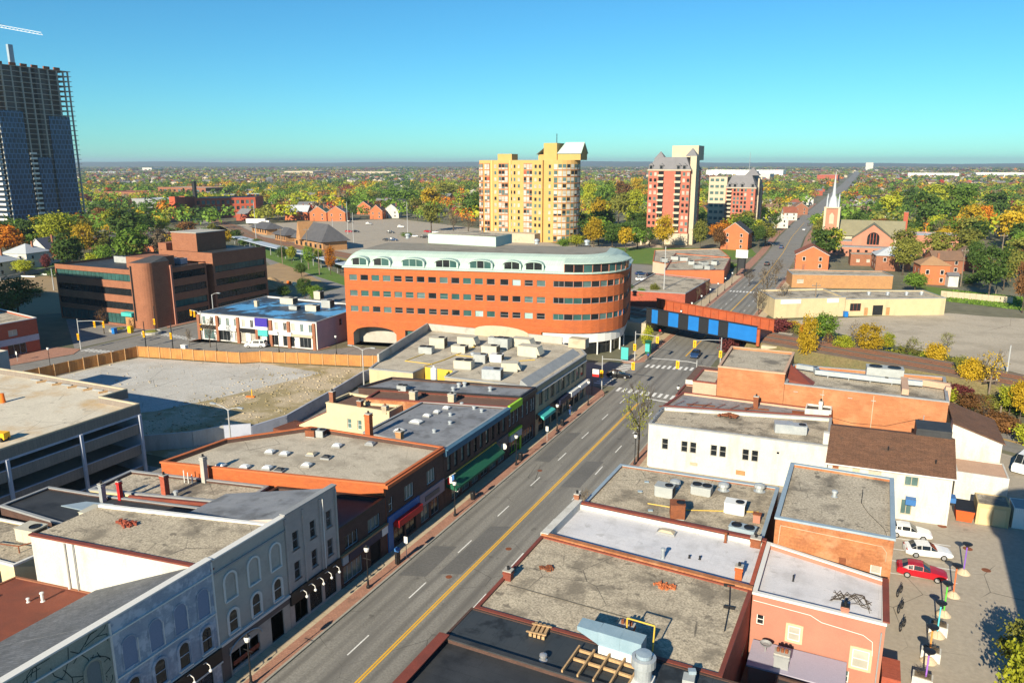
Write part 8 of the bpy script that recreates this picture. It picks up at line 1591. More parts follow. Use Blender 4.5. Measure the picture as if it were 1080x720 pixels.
# ------ the woods and suburbs that nobody could count
def far_woods(name, pts, per, w, h, size, seed):
 rng = np.random.default_rng(seed); n = len(pts); pts = np.array(pts)
 hh = rng.uniform(.6, 1.15, n)*h; ww = hh*rng.uniform(.35, .55, n)*w/ (h*.45)
 pr = PROB2 if seed > 50 else PROB; k_ = 1+(seed > 50)*2.2
 nz = np.sin(pts[:, 0]/(38*k_)+1)*np.sin(pts[:, 1]/(62*k_))+.6*np.sin(pts[:, 0]/(21*k_)+pts[:, 1]/(33*k_))+rng.normal(0, .45, n)   # stands of one colour
 order = [0, 1, 2, 3, 4, 5, 6, 7, 9, 8]; cum = np.cumsum(pr[order]); ci = np.array(order)[np.minimum(np.searchsorted(cum, np.argsort(np.argsort(nz))/n), 9)]
 d = rng.normal(0, 1, (n, per, 3)); d /= np.linalg.norm(d, axis=2)[..., None]; d[..., 2] = np.abs(d[..., 2])*1.2-.25; k = rng.uniform(.5, 1, (n, per, 1))**.5
 c = d*k*np.stack([ww, ww, hh*.52], 1)[:, None, :]; c[..., 2] += hh[:, None]*.45; c[..., 0] += pts[:, None, 0]; c[..., 1] += pts[:, None, 1]
 q = leafquads(c.reshape(-1, 3), 1.0, d.reshape(-1, 3)+np.array([0, 0, .4]), rng, .45); ctr = q.mean(1, keepdims=True); q = ctr+(q-ctr)*np.repeat(hh*size/h, per)[:, None, None]
 q[..., 2] = np.maximum(q[..., 2], .1)
 o = quadmesh(name, q, [LEAF[k_] for k_ in COLS], np.repeat(ci, per)); o['kind'] = 'stuff'; return o
PROB2 = np.array([.20, .16, .27, .08, .035, .02, .01, .10, .045, .16]); PROB2 /= PROB2.sum()
far_woods('woodland', [p[:2] for p in cand[nind:]], 64, 6.2, 14, 2.3, 31)
pts = []; rngf = random.Random(77)
while len(pts) < 9000:
 x, y = polar(1450, 4200, rngf)
 if abs(x-np.interp(y, [p[1] for p in RC], [p[0] for p in RC])) > 22: pts.append((x, y))
far_woods('distant_woodland', pts, 12, 6.5, 12, 5.5, 61)
pts = [polar(4200, 10500, rngf) for _ in range(7000)]; far_woods('horizon_woodland', pts, 8, 22, 13, 16, 63)
def far_houses(name, pts, s, seed):
 rng = np.random.default_rng(seed); n = len(pts); P = np.array(pts); a = rng.uniform(-.3, .6, n)+rng.integers(0, 2, n)*pi/2
 w = rng.uniform(4.5, 7.5, n)*s; d = rng.uniform(5, 9, n)*s; e = rng.uniform(5, 6.5, n); r = e+rng.uniform(2, 4, n)
 def T(lx, ly, z): return np.stack([P[:, 0]+lx*np.cos(a)-ly*np.sin(a), P[:, 1]+lx*np.sin(a)+ly*np.cos(a), z+0*lx], 1)
 z0 = np.zeros(n); A = [T(-w, -d, z0), T(w, -d, z0), T(w, d, z0), T(-w, d, z0)]; B = [T(-w, -d, e), T(w, -d, e), T(w, d, e), T(-w, d, e)]; R0, R1 = T(0*w, -d, r), T(0*w, d, r)
 q = []; m = []; wm = rng.integers(0, 4, n); rm = 4+rng.integers(0, 4, n)
 for i in range(4): j = (i+1) % 4; q.append(np.stack([A[i], A[j], B[j], B[i]], 1)); m.append(wm)
 q.append(np.stack([B[3], B[0], R0, R1], 1)); m.append(rm); q.append(np.stack([B[1], B[2], R1, R0], 1)); m.append(rm)
 q.append(np.stack([B[0], B[1], R0, R0+(B[0]-R0)*.001], 1)); m.append(wm)
 o = quadmesh(name, np.concatenate(q), [M_concrete, BR, RB, M_tanconc, SLG, SLB, SLD, SLG], np.concatenate(m)); o['kind'] = 'stuff'
pts = []
while len(pts) < 340:
 x, y = polar(620, 1500, rngf)
 if free(x, y, 6): pts.append((x, y))
far_houses('suburb_houses', pts, 1.0, 41); pts = [polar(1450, 4500, rngf) for _ in range(2300)]
far_houses('distant_suburb_houses', [p for p in pts if abs(p[0]-np.interp(p[1], [q[1] for q in RC], [q[0] for q in RC])) > 24], 1.25, 42)
far_houses('horizon_houses', [polar(4500, 9500, rngf) for _ in range(1500)], 2.6, 43)
# grass and weeds
def tufts(name, polys, n, m, s, seed, z=0):
 rng = np.random.default_rng(seed); q = random.Random(seed); P = []
 while len(P) < n:
  g = q.choice(polys); xs = [p[0] for p in g]; ys = [p[1] for p in g]; x, y = q.uniform(min(xs), max(xs)), q.uniform(min(ys), max(ys))
  if inpoly(x, y, g): P.append((x, y, z+s*.25))
 P = np.array(P); o = quadmesh(name, np.maximum(leafquads(P, s, np.tile([0, 0, .3], (n, 1)), rng, .8), 0.02), [m]) if z == 0 else None
 o['kind'] = 'stuff'; return o
def stones(name, poly, n, m, seed):
 q = random.Random(seed); b = MB(); xs = [p[0] for p in poly]; ys = [p[1] for p in poly]
 while n:
  x, y = q.uniform(min(xs), max(xs)), q.uniform(min(ys), max(ys))
  if inpoly(x, y, poly): s = q.uniform(.06, .3)*q.random()+.05; b.obox(x, y, 0, s*.6, s*1.3, s, q.random()*3); n -= 1
 o = b.build(name, m); o['kind'] = 'stuff'
stones('rubble', [(-146, 76), (-90, 76), (-88, 90), (-90, 113), (-96, 125), (-117, 119), (-145, 110)], 220, M_concwarm, 9); stones('litter_of_stones', [(-108, 80), (-90, 76), (-89, 112), (-96, 124), (-112, 115)], 800, MATS['empty_lot_dirt'], 10)
gp = lambda *a: [G(*p)[:2] for p in a]
tufts('weeds', [gp((140, 384), (146, 377), (60, 398), (50, 402)), gp((200, 412), (262, 380), (268, 386), (215, 416)), gp((330, 386), (360, 383), (365, 392), (320, 396)), gp((240, 402), (330, 385), (330, 394), (250, 410)), gp((270, 447), (285, 440), (285, 452), (270, 455))], 4200, LEAF['olive'], .42, 5)
tufts('lawn_grass', [gp((585, 268), (640, 262), (792, 263), (800, 270), (735, 278), (600, 276)), gp((1000, 318), (1075, 327), (1120, 331), (1120, 318), (1005, 306))], 5000, LEAF['green'], .6, 6)
# ---------------------------------------------------------------- cars
CARM = {}
ST = {  # x along (nose at +), belt, roof, half width factor
 'sedan': (4.7, 1.84, [(2.35, .62, .66, .80), (2.15, .74, .80, .93), (1.3, .92, .97, .99), (.75, .98, 1.02, 1), (.05, 1.0, 1.44, 1), (-.85, 1.0, 1.46, 1), (-1.35, 1.0, 1.36, 1), (-1.85, 1.02, 1.07, .98), (-2.2, .98, 1.02, .93), (-2.35, .7, .74, .85)], (3, 7)),
 'suv': (4.6, 1.9, [(2.3, .7, .75, .82), (2.1, .85, .92, .94), (1.2, 1.02, 1.08, .99), (.85, 1.06, 1.1, 1), (.2, 1.08, 1.66, 1), (-1.0, 1.08, 1.7, 1), (-1.75, 1.08, 1.64, .99), (-2.15, 1.1, 1.2, .96), (-2.3, .8, .85, .9)], (3, 7)),
 'minivan': (5.0, 1.95, [(2.5, .7, .75, .82), (2.25, .9, .95, .95), (1.65, 1.02, 1.08, .99), (1.4, 1.05, 1.1, 1), (.5, 1.08, 1.7, 1), (-1.2, 1.08, 1.74, 1), (-2.2, 1.08, 1.68, .99), (-2.42, 1.1, 1.3, .97), (-2.5, .8, .85, .92)], (3, 7)),
 'van': (5.9, 2.05, [(2.95, .8, .85, .85), (2.75, 1.05, 1.1, .95), (2.2, 1.25, 1.3, .99), (2.0, 1.3, 1.36, 1), (1.3, 1.35, 2.5, 1), (-1.2, 1.35, 2.62, 1), (-2.7, 1.35, 2.6, .99), (-2.88, 1.35, 2.5, .98), (-2.95, 1.0, 1.05, .95)], (3, 7))}
def car_meshes(k):
 if k in CARM: return CARM[k]
 L, Wd, S, (c0, c1) = ST[k]; hw = Wd/2; b = MB(); g = MB(); rows = []
 for x, zb, zr, f in S:
  zs = .34; w = hw*f; top = w*(.78 if zr-zb > .2 else .9)
  zl = .26 if abs(x) < L/2-.2 else .34
  rows.append([(x, -w*.9, zl), (x, -w, zs+.12), (x, -w*.985, zb), (x, -top, zr), (x, 0, zr+.03), (x, top, zr), (x, w*.985, zb), (x, w, zs+.12), (x, w*.9, zl)])
 for i, (r0, r1) in enumerate(zip(rows, rows[1:])):
  for j in range(8):
   q = [r0[j], r0[j+1], r1[j+1], r1[j]]; b.face(q)
   cab0 = S[i][2]-S[i][1] > .2; cab1 = S[i+1][2]-S[i+1][1] > .2
   side = j in (2, 5) and (cab0 or cab1); scr = j in (3, 4) and (cab0 != cab1)
   if side or scr:
    c = [sum(p[a] for p in q)/4 for a in range(3)]; n = (Vector(q[2])-Vector(q[0])).cross(Vector(q[3])-Vector(q[1])).normalized()
    kx = .93 if side else (.98); q2 = [tuple(c[a]+(p[a]-c[a])*(kx if a != 1 or side else .96)+n[a]*.012 for a in range(3)) for p in q]; g.face(q2)
  b.face([r0[8], r0[0], r1[0], r1[8]])
 b.face(rows[0][::-1]); b.face(rows[-1])
 bo = b.build('body', MATS['carpaint'], None, smooth=True); bo.data.set_sharp_from_angle(angle=radians(38)); go = g.build('window', M_carglass, None)
 mo = bo.modifiers.new('bevel', 'BEVEL') if False else None
 w_ = MB(); r = .33 if k in ('sedan',) else .37; w_.tube((0, -.11, 0), (0, .11, 0), r, r, 18); wo = w_.build('wheel', M_tyre, None)
 r_ = MB(); r_.tube((0, -.118, 0), (0, .118, 0), r*.64, r*.64, 14)
 ro = r_.build('rim', M_rim, None); h = MB(); h.box(-.05, .05, -.18, .18, -.07, .07); ho = h.build('headlight', M_lampw, None); to = h.build('tail_light', M_lampr, None)
 ms = [o.data for o in (bo, go, wo, ro, ho, to)]
 for o in (bo, go, wo, ro, ho, to): bpy.data.objects.remove(o)
 CARM[k] = ms; return ms
mat('carpaint', (.5, .5, .5), fine=0)
def paint(n, c, metal=.1): return mat('car_paint_'+n, c, rough=.28, spec=.5, metal=metal, fine=0)
PW, PR, PK, PS_, PB_, PG = paint('white', (.78, .78, .77)), paint('red', (.42, .008, .018)), paint('black', (.012, .012, .014)), paint('silver', (.42, .43, .44), .4), paint('blue', (.02, .05, .13)), paint('dark_grey', (.06, .062, .067), .3)
def car(label, x, y, rz, p, k='sedan', group=None, z=.012, cat='car'):
 t = thing('parked_car' if group else 'car', label, cat, (x, y, z), rz, group); ms = car_meshes(k); L, Wd, S, _ = ST[k]
 def part(nm, me, loc=(0, 0, 0), par=None):
  o = bpy.data.objects.new(nm, me); COL.objects.link(o); o.parent = par or t; o.location = loc; return o
 b = part('body', ms[0]); b.material_slots[0].link = 'OBJECT'; b.material_slots[0].material = p; part('window', ms[1])
 r = .33 if k == 'sedan' else .37
 for sx in (L*.30, -L*.29):
  for s in (-1, 1): w = part('wheel', ms[2], (sx, s*(Wd/2-.1), r)); part('rim', ms[3], (0, 0, 0), w)
 zf = S[1][1]-.12
 for s in (-1, 1): part('headlight', ms[4], (L/2-.1, s*Wd*.33, zf)); part('tail_light', ms[5], (-L/2+.08, s*Wd*.36, S[-2][1]-.12))
 return t
def carp(label, a, b, p, k='sedan', group=None, cat='car'):
 """a, b: tail and nose of the car on the ground in the photograph"""
 A, B = G(*a), G(*b); return car(label, (A[0]+B[0])/2, (A[1]+B[1])/2, atan2(B[1]-A[1], B[0]-A[0]), p, k, group, cat=cat)
carp('glossy red sedan nearest the coloured lamps in the alley', (948, 603), (995, 612), PR); carp('white sedan parked between the red sedan and the white hatchback', (956, 583), (1000, 588), PW); carp('white car half behind the worn brick block, farthest in the alley', (938, 562), (978, 568), PW)
carp('white delivery van at the right edge beside the white board shed', (1092, 488), (1070, 503), PW, 'van', cat='van'); carp('white minivan parked in front of the white terrace', (281, 366), (259, 366), PW, 'minivan')
car('black car driving out from under the railway bridge', -33.0, 166.5, -pi/2+.03, PB_, 'sedan'); car('dark car stopped on the side street in front of the curved orange office', *G(652, 398)[:2], .2, PK)
FG = 'cars on the far street'
for lab, px_, py_, rz, p, k in (('black pickup-height car at the crossing on the far street', 809, 280, pi/2, PK, 'suv'), ('dark blue car ahead of the black one on the far street', 824, 262, pi/2, PB_, 'suv'), ('dark car waiting left on the far street near the portico', 812, 259, .2, PK, 'sedan'), ('white car on the far street by the red awning', 848, 243, -pi/2, PW, 'sedan'), ('grey car far up the street behind the white one', 853, 238, pi/2, PG, 'suv'), ('silver car near the far street crest', 866, 227, -pi/2, PS_, 'sedan'), ('black car near the far street crest', 875, 219, pi/2, PK, 'suv'), ('red car by the houses at the far end of the street', 884, 211, -pi/2, PR, 'sedan'), ('white car by the houses at the far end of the street', 893, 205, pi/2, PW, 'suv')):
 x, y, _ = G(px_, py_); car(lab, x, y, rz, p, k, FG)
SG = 'cars in the station car park'
for lab, px_, py_, p, k in (('black car alone at the middle of the station car park', 369, 235, PK, 'suv'), ('maroon car in the front row of the station car park', 368, 245, PR, 'sedan'), ('black car touching the maroon one in the front row', 375, 245, PK, 'sedan'), ('silver car behind the lamp in the station car park', 389, 237, PS_, 'suv'), ('grey car right of the station in the front row', 412, 246, PG, 'suv'), ('white car right of the silver one in the station car park', 423, 240, PW, 'suv'), ('white car in the right half of the front row', 437, 250, PW, 'sedan'), ('black van at the right end of the front row', 448, 251, PK, 'minivan'), ('red car at the far right of the station car park', 451, 245, PR, 'sedan'), ('blue car close to the office roof edge', 415, 254, PB_, 'suv'), ('white car close beside the red one', 460, 246, PW, 'sedan'), ('grey car below the station end', 408, 254, PG, 'sedan')):
 x, y, _ = G(px_, py_); car(lab, x, y, .35, p, k, SG)
MG = 'cars behind the strip mall'
for lab, px_, py_, p, k in (('silver car nearest in the lot behind the strip mall', 681, 300, PS_, 'sedan'), ('white car left in the lot behind the strip mall', 677, 296, PW, 'suv'), ('black car at the back of the lot behind the strip mall', 688, 292, PK, 'suv'), ('dark grey car right of the black one behind the strip mall', 693, 295, PG, 'suv'), ('blue car at the left back of the lot behind the strip mall', 676, 290, PB_, 'sedan')):
 x, y, _ = G(px_, py_); car(lab, x, y, .6, p, k, MG)
x, y, _ = G(272, 237); t = thing('box_trailer', 'long white box trailer parked by the red factory', 'trailer', (x, y, 0), .35)
b = MB(); b.box(-8, 6, -1.3, 1.3, 1.1, 4.2); b.build('box', M_globe, t, world=False)
for sx in (-6, -4.8, 4.5): b = MB(); b.tube((sx, -1.25, .5), (sx, 1.25, .5), .5, .5, 12); b.build('wheel', M_tyre, t, world=False)
b = MB(); b.box(6.3, 8.6, -1.2, 1.2, .5, 3.0); b.box(5.9, 8.8, -.6, .6, .5, .9); b.build('cab', M_globe, t, world=False)
# ---------------------------------------------------------------- lamps, signals, poles
def street_lamp(label, x, y, h=4.5, arm=False):
 t = thing('street_lamp', label, 'street lamp', (x, y, .12), 0, 'black street lamps along the main street')
 b = MB(); b.lathe([(.2, 0), (.2, .25), (.12, .35), (.1, .9), (.06, 1.0)], (0, 0, 0), 10); b.build('base', M_black, t, world=False)
 b = MB(); b.tube((0, 0, 1.0), (0, 0, h-.5), .06, .05, 8); b.tube((-.5, 0, h*.72), (.5, 0, h*.72), .025, .025, 5); b.build('pole', M_black, t, world=False)
 b = MB(); b.lathe([(.08, h-.5), (.2, h-.42), (.27, h-.15), (.22, h+.05)], (0, 0, 0), 10); l = b.build('lantern', M_globe, t, world=False)
 b = MB(); b.lathe([(.26, h+.052), (.15, h+.16), (.03, h+.3)], (0, 0, 0), 10); b.build('cap', M_black, l, world=False)
for lab, y in (('black street lamp before the grey arched shop, nearest of the row', 40.2), ('black street lamp before the low dark brick shop with the navy fascia', 56.5), ('black street lamp before the dark green awning', 74.4), ('black street lamp between the green awning and the lime shop', 92.2), ('black street lamp before the teal awning of the beige shop', 107.8), ('black street lamp nearest the crossing by the beige corner shop', 122.6)): street_lamp(lab, -42.75, y)
street_lamp('black street lamp right of the street beside the half bare yellow tree', -27.5, 99.6); street_lamp('black street lamp on the right before the zebra crossing', -27.6, 126)
for i, y in enumerate((196, 209, 222, 235, 248, 261, 275)): street_lamp(('first', 'second', 'third', 'fourth', 'fifth', 'sixth', 'seventh')[i]+' street lamp past the bridge on the left of the street', -43.2, y)
for lab, px_, py_ in (('black street lamp on the pavement between fence and traffic island', 53.5, 389), ('black street lamp behind the cedar fence by the white minivan', 294.5, 372), ('black street lamp before the arch of the orange office', 355, 375), ('black street lamp left of the white minivan', 229, 371)): x, y, _ = G(px_, py_); street_lamp(lab, x, y)
def signal(label, x, y, dx, dy, h=5.6, heads=1, polehead=True, facing=(0, -1)):
 t = thing('traffic_signal', label, 'traffic signal', (x, y, .1)); L = hypot(dx, dy)
 add(t, 'pole', M_steelpole if L else M_black, lambda b: b.tube((x, y, .1), (x, y, h+1.2), .13, .09, 8))
 def head(hx, hy, hz):
  a = atan2(facing[1], facing[0])+pi/2
  o_ = add(t, 'signal_head', M_signalyellow, lambda b: [b.obox(hx, hy, hz-.55, hz+.55, .36, .3, a), b.obox(hx, hy, hz-.75, hz+.75, .62, .06, a)])
  for k in range(3): add(o_, 'lens', mat(('red', 'amber', 'green')[k]+'_signal_lens', ((.3, .01, .01), (.3, .12, .01), (.01, .12, .05))[k], rough=.3, fine=0), lambda b: b.tube((hx+facing[0]*.151, hy+facing[1]*.151, hz+.35-.35*k), (hx+facing[0]*.2, hy+facing[1]*.2, hz+.35-.35*k), .13, .13, 10))
 if L:
  add(t, 'mast_arm', M_steelpole, lambda b: b.path([(x, y, h+.6), (x+dx*.5, y+dy*.5, h+.75), (x+dx, y+dy, h+.6)], .07, 6))
  for k in range(heads): head(x+dx*(1-.35*k), y+dy*(1-.35*k)-.001, h-.1)
 if polehead: head(x+.3*facing[0], y+.3*facing[1], 3.2)
signal('traffic signal on a mast arm at the beige corner shop', -43.8, 133.2, 6.0, 0, 5.5); signal('traffic signal on a mast arm under the curved orange office', -44.2, 156.8, 5.0, -.6, 5.5, 1, True)
signal('traffic signal with a short arm at the dark roofed annex', -26.9, 137.4, -3.6, .2, 5.5, 1, False); signal('traffic signal with a long arm in front of the bridge', -26.2, 158.5, -5.0, -2.6, 5.5)
jx = lambda a, b: G(a, b)[:2]
p = jx(85.5, 369); signal('traffic signal with two heads on a mast arm at the traffic island', *p, 5.5, 2.4, 6.2, 2); p = jx(154, 366); signal('traffic signal post left at the near corner of the fenced lot', *p, 0, 0, 5.0); p = jx(182.5, 368); signal('traffic signal post right at the near corner of the fenced lot', *p, 0, 0, 5.0)
p = jx(214, 358); signal('traffic signal with a mast arm at the end of the white terrace', *p, -5.5, 2.0, 6.0, 2); p = jx(165, 352); signal('traffic signal post before the brown office entrance', *p, 0, 0, 6.0)
def upole(label, px_, py_, top, m=None, arms=1):
 x, y, _ = G(px_, py_); h = th(px_, py_, top); t = thing('utility_pole', label, 'utility pole', (x, y, 0), 0, 'utility poles')
 add(t, 'pole', m or M_woodpole, lambda b: b.tube((x, y, 0), (x, y, h), .2, .13, 7))
 if arms: add(t, 'cross_arm', m or M_woodpole, lambda b: b.obox(x, y, h-1, h-.8, 2.4, .15, .4)); add(t, 'insulator', M_acgrey, lambda b: [b.tube((x+k, y+k*.4, h-.8), (x+k, y+k*.4, h-.5), .07, .07, 6) for k in (-.9, .9)])
for lab, px_, py_, top, m in (('tall pale pole left of the platform among the young trees', 271, 262, 213, M_steelpole), ('tall pole before the station pavilion', 298, 278, 240, None), ('tall pole in front of the station gable', 325.5, 284, 240, None), ('tall pole right of the station gable by the street', 337, 290, 255, None), ('thin lamp mast before the station roof', 352, 262, 231, M_steelpole), ('lamp mast in the station car park left', 367, 247, 213, M_steelpole), ('lamp mast in the station car park near the front row', 373, 256, 224, M_steelpole), ('tall mast at the right of the station car park', 430, 246, 213, M_steelpole), ('tall wooden pole by the houses over the brown dirt lot', 84, 275, 252, None),
  ('wooden pole before the pale yellow shop', 858, 334, 298, None), ('tall pale pole left of the strip mall', 699.5, 320, 260, M_steelpole), ('wooden pole by the rear street at the right', 1041, 428, 396, None), ('short wooden stump pole at the edge of the rear street', 1053, 449, 428, M_woodpole), ('wooden pole between church and far street', 855, 258, 238, None), ('tall wooden pole in the trees by the gravel lot', 1050, 310, 246, None), ('grey pole beyond the brown dirt lot', 57, 306, 283, M_steelpole), ('pole at the far side of the gravel lot', 1062, 392, 364, M_steelpole), ('pole beside the parish hall', 1013, 302, 262, None)): upole(lab, px_, py_, top, m, 1 if m is None else 0)
# coloured lamps on concrete cones in the alley
def cone_lamp(label, x, y, m, h=3.3):
 t = thing('bollard_lamp', label, 'lamp', (x, y, .006), 0, 'coloured lamps on concrete cones in the alley')
 b = MB(); b.lathe([(.7, 0), (.66, .1), (.38, .36), (.2, .5)], (0, 0, 0), 16); b.build('base', M_paving, t, world=False)
 b = MB(); b.tube((0, 0, .5), (0, 0, h-.25), .07, .07, 10); b.build('pole', m, t, world=False)
 b = MB(); b.lathe([(.1, h-.3), (.16, h-.2), (.45, h+.02), (.48, h+.1), (.1, h+.14)], (0, 0, 0), 16); b.build('shade', M_black, t, world=False)
for lab, q, c in (('purple lamp pole at the top of the alley row', (1016, 604), (.20, .10, .45)), ('vermilion lamp pole second from the top of the alley row', (1005, 628), (.65, .14, .05)), ('green lamp pole in the middle of the alley row', (995, 648), (.10, .50, .06)), ('turquoise lamp pole behind the upper white planter', (988, 670), (.10, .50, .58)), ('orange lamp pole behind the lower white planter', (979, 697), (.70, .26, .06)), ('violet lamp pole at the bottom of the alley row', (975, 724), (.28, .12, .5))):
 x, y, _ = G(*q); cone_lamp(lab, x, y, mat('lamp_paint_%d' % q[0], c, rough=.5, fine=.03))
for lab, q in (('white planter box by the turquoise lamp', (989, 667)), ('white planter box by the orange lamp', (981, 694)), ('white planter box at the bottom edge of the alley', (972, 722))):
 x, y, _ = G(*q); t = thing('planter', lab, 'planter', (x, y, .006), -.1, 'white planters'); b = MB(); b.box(-.75, .75, -.5, .5, 0, .9); b.build('box', M_white, t, world=False); b = MB(); b.box(-.62, .62, -.4, .4, .903, .95); b.build('soil', M_barkpale, t, world=False)
 b = MB(); [b.tube((R.uniform(-.5, .5), R.uniform(-.3, .3), .95), (R.uniform(-.6, .6), R.uniform(-.4, .4), 1.2), .02, .01, 4) for _ in range(30)]; b.build('dry_plants', M_bark, t, world=False)
for lab, q in (('black bicycle-shaped rack nearest the parked cars', (948.5, 627)), ('black bicycle-shaped rack in the middle of the three', (949.5, 644)), ('black bicycle-shaped rack nearest the red-brown shed', (951.5, 663))):
 x, y, _ = G(*q); t = thing('bike_rack', lab, 'bike rack', (x, y, .006), 1.25, 'bicycle-shaped racks')
 for s in (-.52, .52):
  b = MB(); pts = [(s+.36*cos(a), 0, .4+.36*sin(a)) for a in [2*pi*i/16 for i in range(17)]]; b.path(pts, .045, 6); b.build('wheel_hoop', M_black, t, world=False)
 b = MB(); b.path([(-.52, 0, .4), (-.15, 0, .85), (.38, 0, .85), (.52, 0, .4)], .04, 6); b.path([(-.15, 0, .85), (.0, 0, .4), (.38, 0, .85), (.42, 0, 1.0), (.58, 0, 1.02)], .04, 6); b.path([(-.52, 0, .4), (0, 0, .4)], .04, 6); b.build('frame', M_black, t, world=False)
# pavement furniture
for lab, y in (('black litter bin on the pavement before the lime shop', 94.2), ('black litter bin on the pavement before the beige corner shop', 110.7), ('black litter bin before the green awning', 79.5)):
 t = thing('litter_bin', lab, 'litter bin', (-43.0, y, .12), 0, 'litter bins'); b = MB(); b.lathe([(.3, 0), (.34, .9), (.3, .95)], (0, 0, 0), 12); b.build('bin', M_black, t, world=False); b = MB(); b.lathe([(.36, .952), (.3, 1.05), (.12, 1.12)], (0, 0, 0), 12); b.build('lid', M_black, t, world=False)
t = thing('parking_kiosk', 'black parking kiosk with a blue top on the left pavement', 'parking kiosk', (-42.7, 61.8, .12)); b = MB(); b.box(-.22, .22, -.2, .2, 0, 1.5); b.build('cabinet', M_black, t, world=False); b = MB(); b.box(-.25, .25, -.22, .22, 1.503, 1.85); b.build('head', M_bluesign, t, world=False)
for lab, x, y, h in (('white street sign on a post beside the parking kiosk', -42.5, 63.2, 2.6), ('white street sign on a post before the beige corner shop', -42.5, 103.0, 2.4), ('white street sign by the street edge of the gravel roof shop', -27.6, 82.5, 2.6), ('small white sign on the traffic island', -166, 99, 2.2)):
 t = thing('street_sign', lab, 'sign', (x, y, .1)); b = MB(); b.tube((0, 0, 0), (0, 0, h), .04, .04, 6); b.build('post', M_steelpole, t, world=False); b = MB(); b.box(-.22, .22, -.05, -.03, h-.75, h); b.build('plate', M_globe, t, world=False)
t = thing('corner_sign', 'red and white hanging sign at the street end of the beige corner shop', 'sign', (-44.2, 129, 0)); add(t, 'post', M_black, lambda b: b.tube((-44.3, 129, 0), (-44.3, 129, 5.2), .07, .07, 6)); add(t, 'panel', M_globe, lambda b: b.box(-44.25, -43, 128.95, 129.05, 4.2, 5.1)); add(t, 'lower_panel', M_red, lambda b: b.box(-44.25, -43, 128.95, 129.05, 3.7, 4.19))
t = thing('advert_kiosk', 'teal advertising panel at the corner under the orange office', 'advert panel', (-46, 156, 0)); add(t, 'panel', M_teal, lambda b: b.box(-46.9, -45.3, 155.4, 155.7, .5, 3.2)); add(t, 'foot', M_black, lambda b: b.box(-46.5, -45.7, 155.45, 155.65, .1, .49))
t = thing('advert_kiosk', 'dark green advertising pillar on the pavement before the bridge', 'advert pillar', (-43.2, 164, 0)); add(t, 'pillar', M_awngreen, lambda b: b.lathe([(.7, .1), (.7, 2.9), (.85, 3.0), (.6, 3.3)], (-43.2, 164, 0), 12)); add(t, 'poster', M_teal, lambda b: b.box(-43.7, -42.7, 163.26, 163.3, .8, 2.6))
p = jx(138, 351); t = thing('news_box', 'yellow news box before the brown office', 'news box', (*p, .1)); b = MB(); b.box(-.6, .6, -.45, .45, 0, 1.5); b.box(-.5, .5, -.35, .35, 1.5, 1.7); b.build('box', M_signalyellow, t, world=False)
p = jx(121, 352); t = thing('recycling_bin', 'blue recycling bin before the brown office', 'bin', (*p, .1)); b = MB(); b.box(-.5, .5, -.45, .45, 0, 1.3); b.prism([(-.55, -.5), (.55, -.5), (.55, .5), (-.55, .5)], 1.303, 1.42); b.build('bin', M_blue, t, world=False)
p = jx(195, 372); t = thing('utility_cabinet', 'white utility cabinet behind the cedar fence', 'cabinet', (*p, .1)); b = MB(); b.box(-.7, .7, -.4, .4, 0, 1.7); b.box(-.75, .75, -.45, .45, 1.703, 1.8); b.build('cabinet', M_globe, t, world=False)
for lab, px_ in (('white stone planter wall left of the brown office entrance', 126), ('curved white planter wall right of the brown office entrance', 160)): p = jx(px_, 349 if px_ < 140 else 352); t = thing('planter', lab, 'planter', (*p, .1)); b = MB(); b.lathe([(2.4, 0), (2.4, .6), (2.0, .62), (2.0, .5)], (0, 0, 0), 18); b.build('wall', M_concrete, t, world=False); b = MB(); b.lathe([(1.98, .3), (1.2, .75), (.2, .9)], (0, 0, 0), 12); b.build('planting', LEAF['olive'], t, world=False)
t = thing('picket_fence', 'pale board fence behind the church lawn beside the gravel lot', 'fence', (*jx(1030, 314), 0)); A_, B_ = G(992, 313), G(1068, 320)
for k in range(12): f0, f1 = k/12, (k+.96)/12; add(t, 'panel', M_concwarm, lambda b: b.obox(A_[0]+(B_[0]-A_[0])*(f0+f1)/2, A_[1]+(B_[1]-A_[1])*(f0+f1)/2, .05, 2.0, hypot(B_[0]-A_[0], B_[1]-A_[1])/12*.97, .1, atan2(B_[1]-A_[1], B_[0]-A_[0])))
t = thing('guard_rail', 'low concrete wall along the brown dirt lot below the houses', 'wall', (*jx(60, 287), 0)); A_, B_ = G(0, 296), G(58, 284)
for k in range(6): add(t, 'panel', M_concrete, lambda b: b.obox(A_[0]+(B_[0]-A_[0])*(k+.5)/6, A_[1]+(B_[1]-A_[1])*(k+.5)/6, 0, 1.3, hypot(B_[0]-A_[0], B_[1]-A_[1])/6*.98, .3, atan2(B_[1]-A_[1], B_[0]-A_[0])))
for i, q in enumerate(((286, 299), (289, 304), (283, 307))): tag(add(None, 'dirt_pile', MATS['dug_earth'], lambda b: b.lathe([(4.2-i, 0), (3, .9), (1.6, 1.9), (.3, 2.4)], G(*q), 11)), ('tallest earth heap at the back of the dug plot behind the brown office', 'earth heap in the middle of the dug plot behind the brown office', 'smallest earth heap at the front of the dug plot behind the brown office')[i], 'earth heap')
t = thing('site_fence', 'white and orange construction barriers by the railway street', 'barrier', (*jx(320, 302), 0))
for k in range(5): q = jx(305+6*k, 300+1.2*k); add(t, 'barrier', M_globe if k % 2 else M_orange, lambda b: b.obox(*q, 0, 1.2, 2.6, .5, -.4))
for lab, q in (('white concrete parking bumper on the brown dirt lot, left', (29, 292)), ('white concrete parking bumper on the brown dirt lot, right', (52, 290))): tag(add(None, 'parking_bumper', M_globe, lambda b: b.obox(*jx(*q), .02, .5, 7, .6, .25)), lab, 'parking bumper')
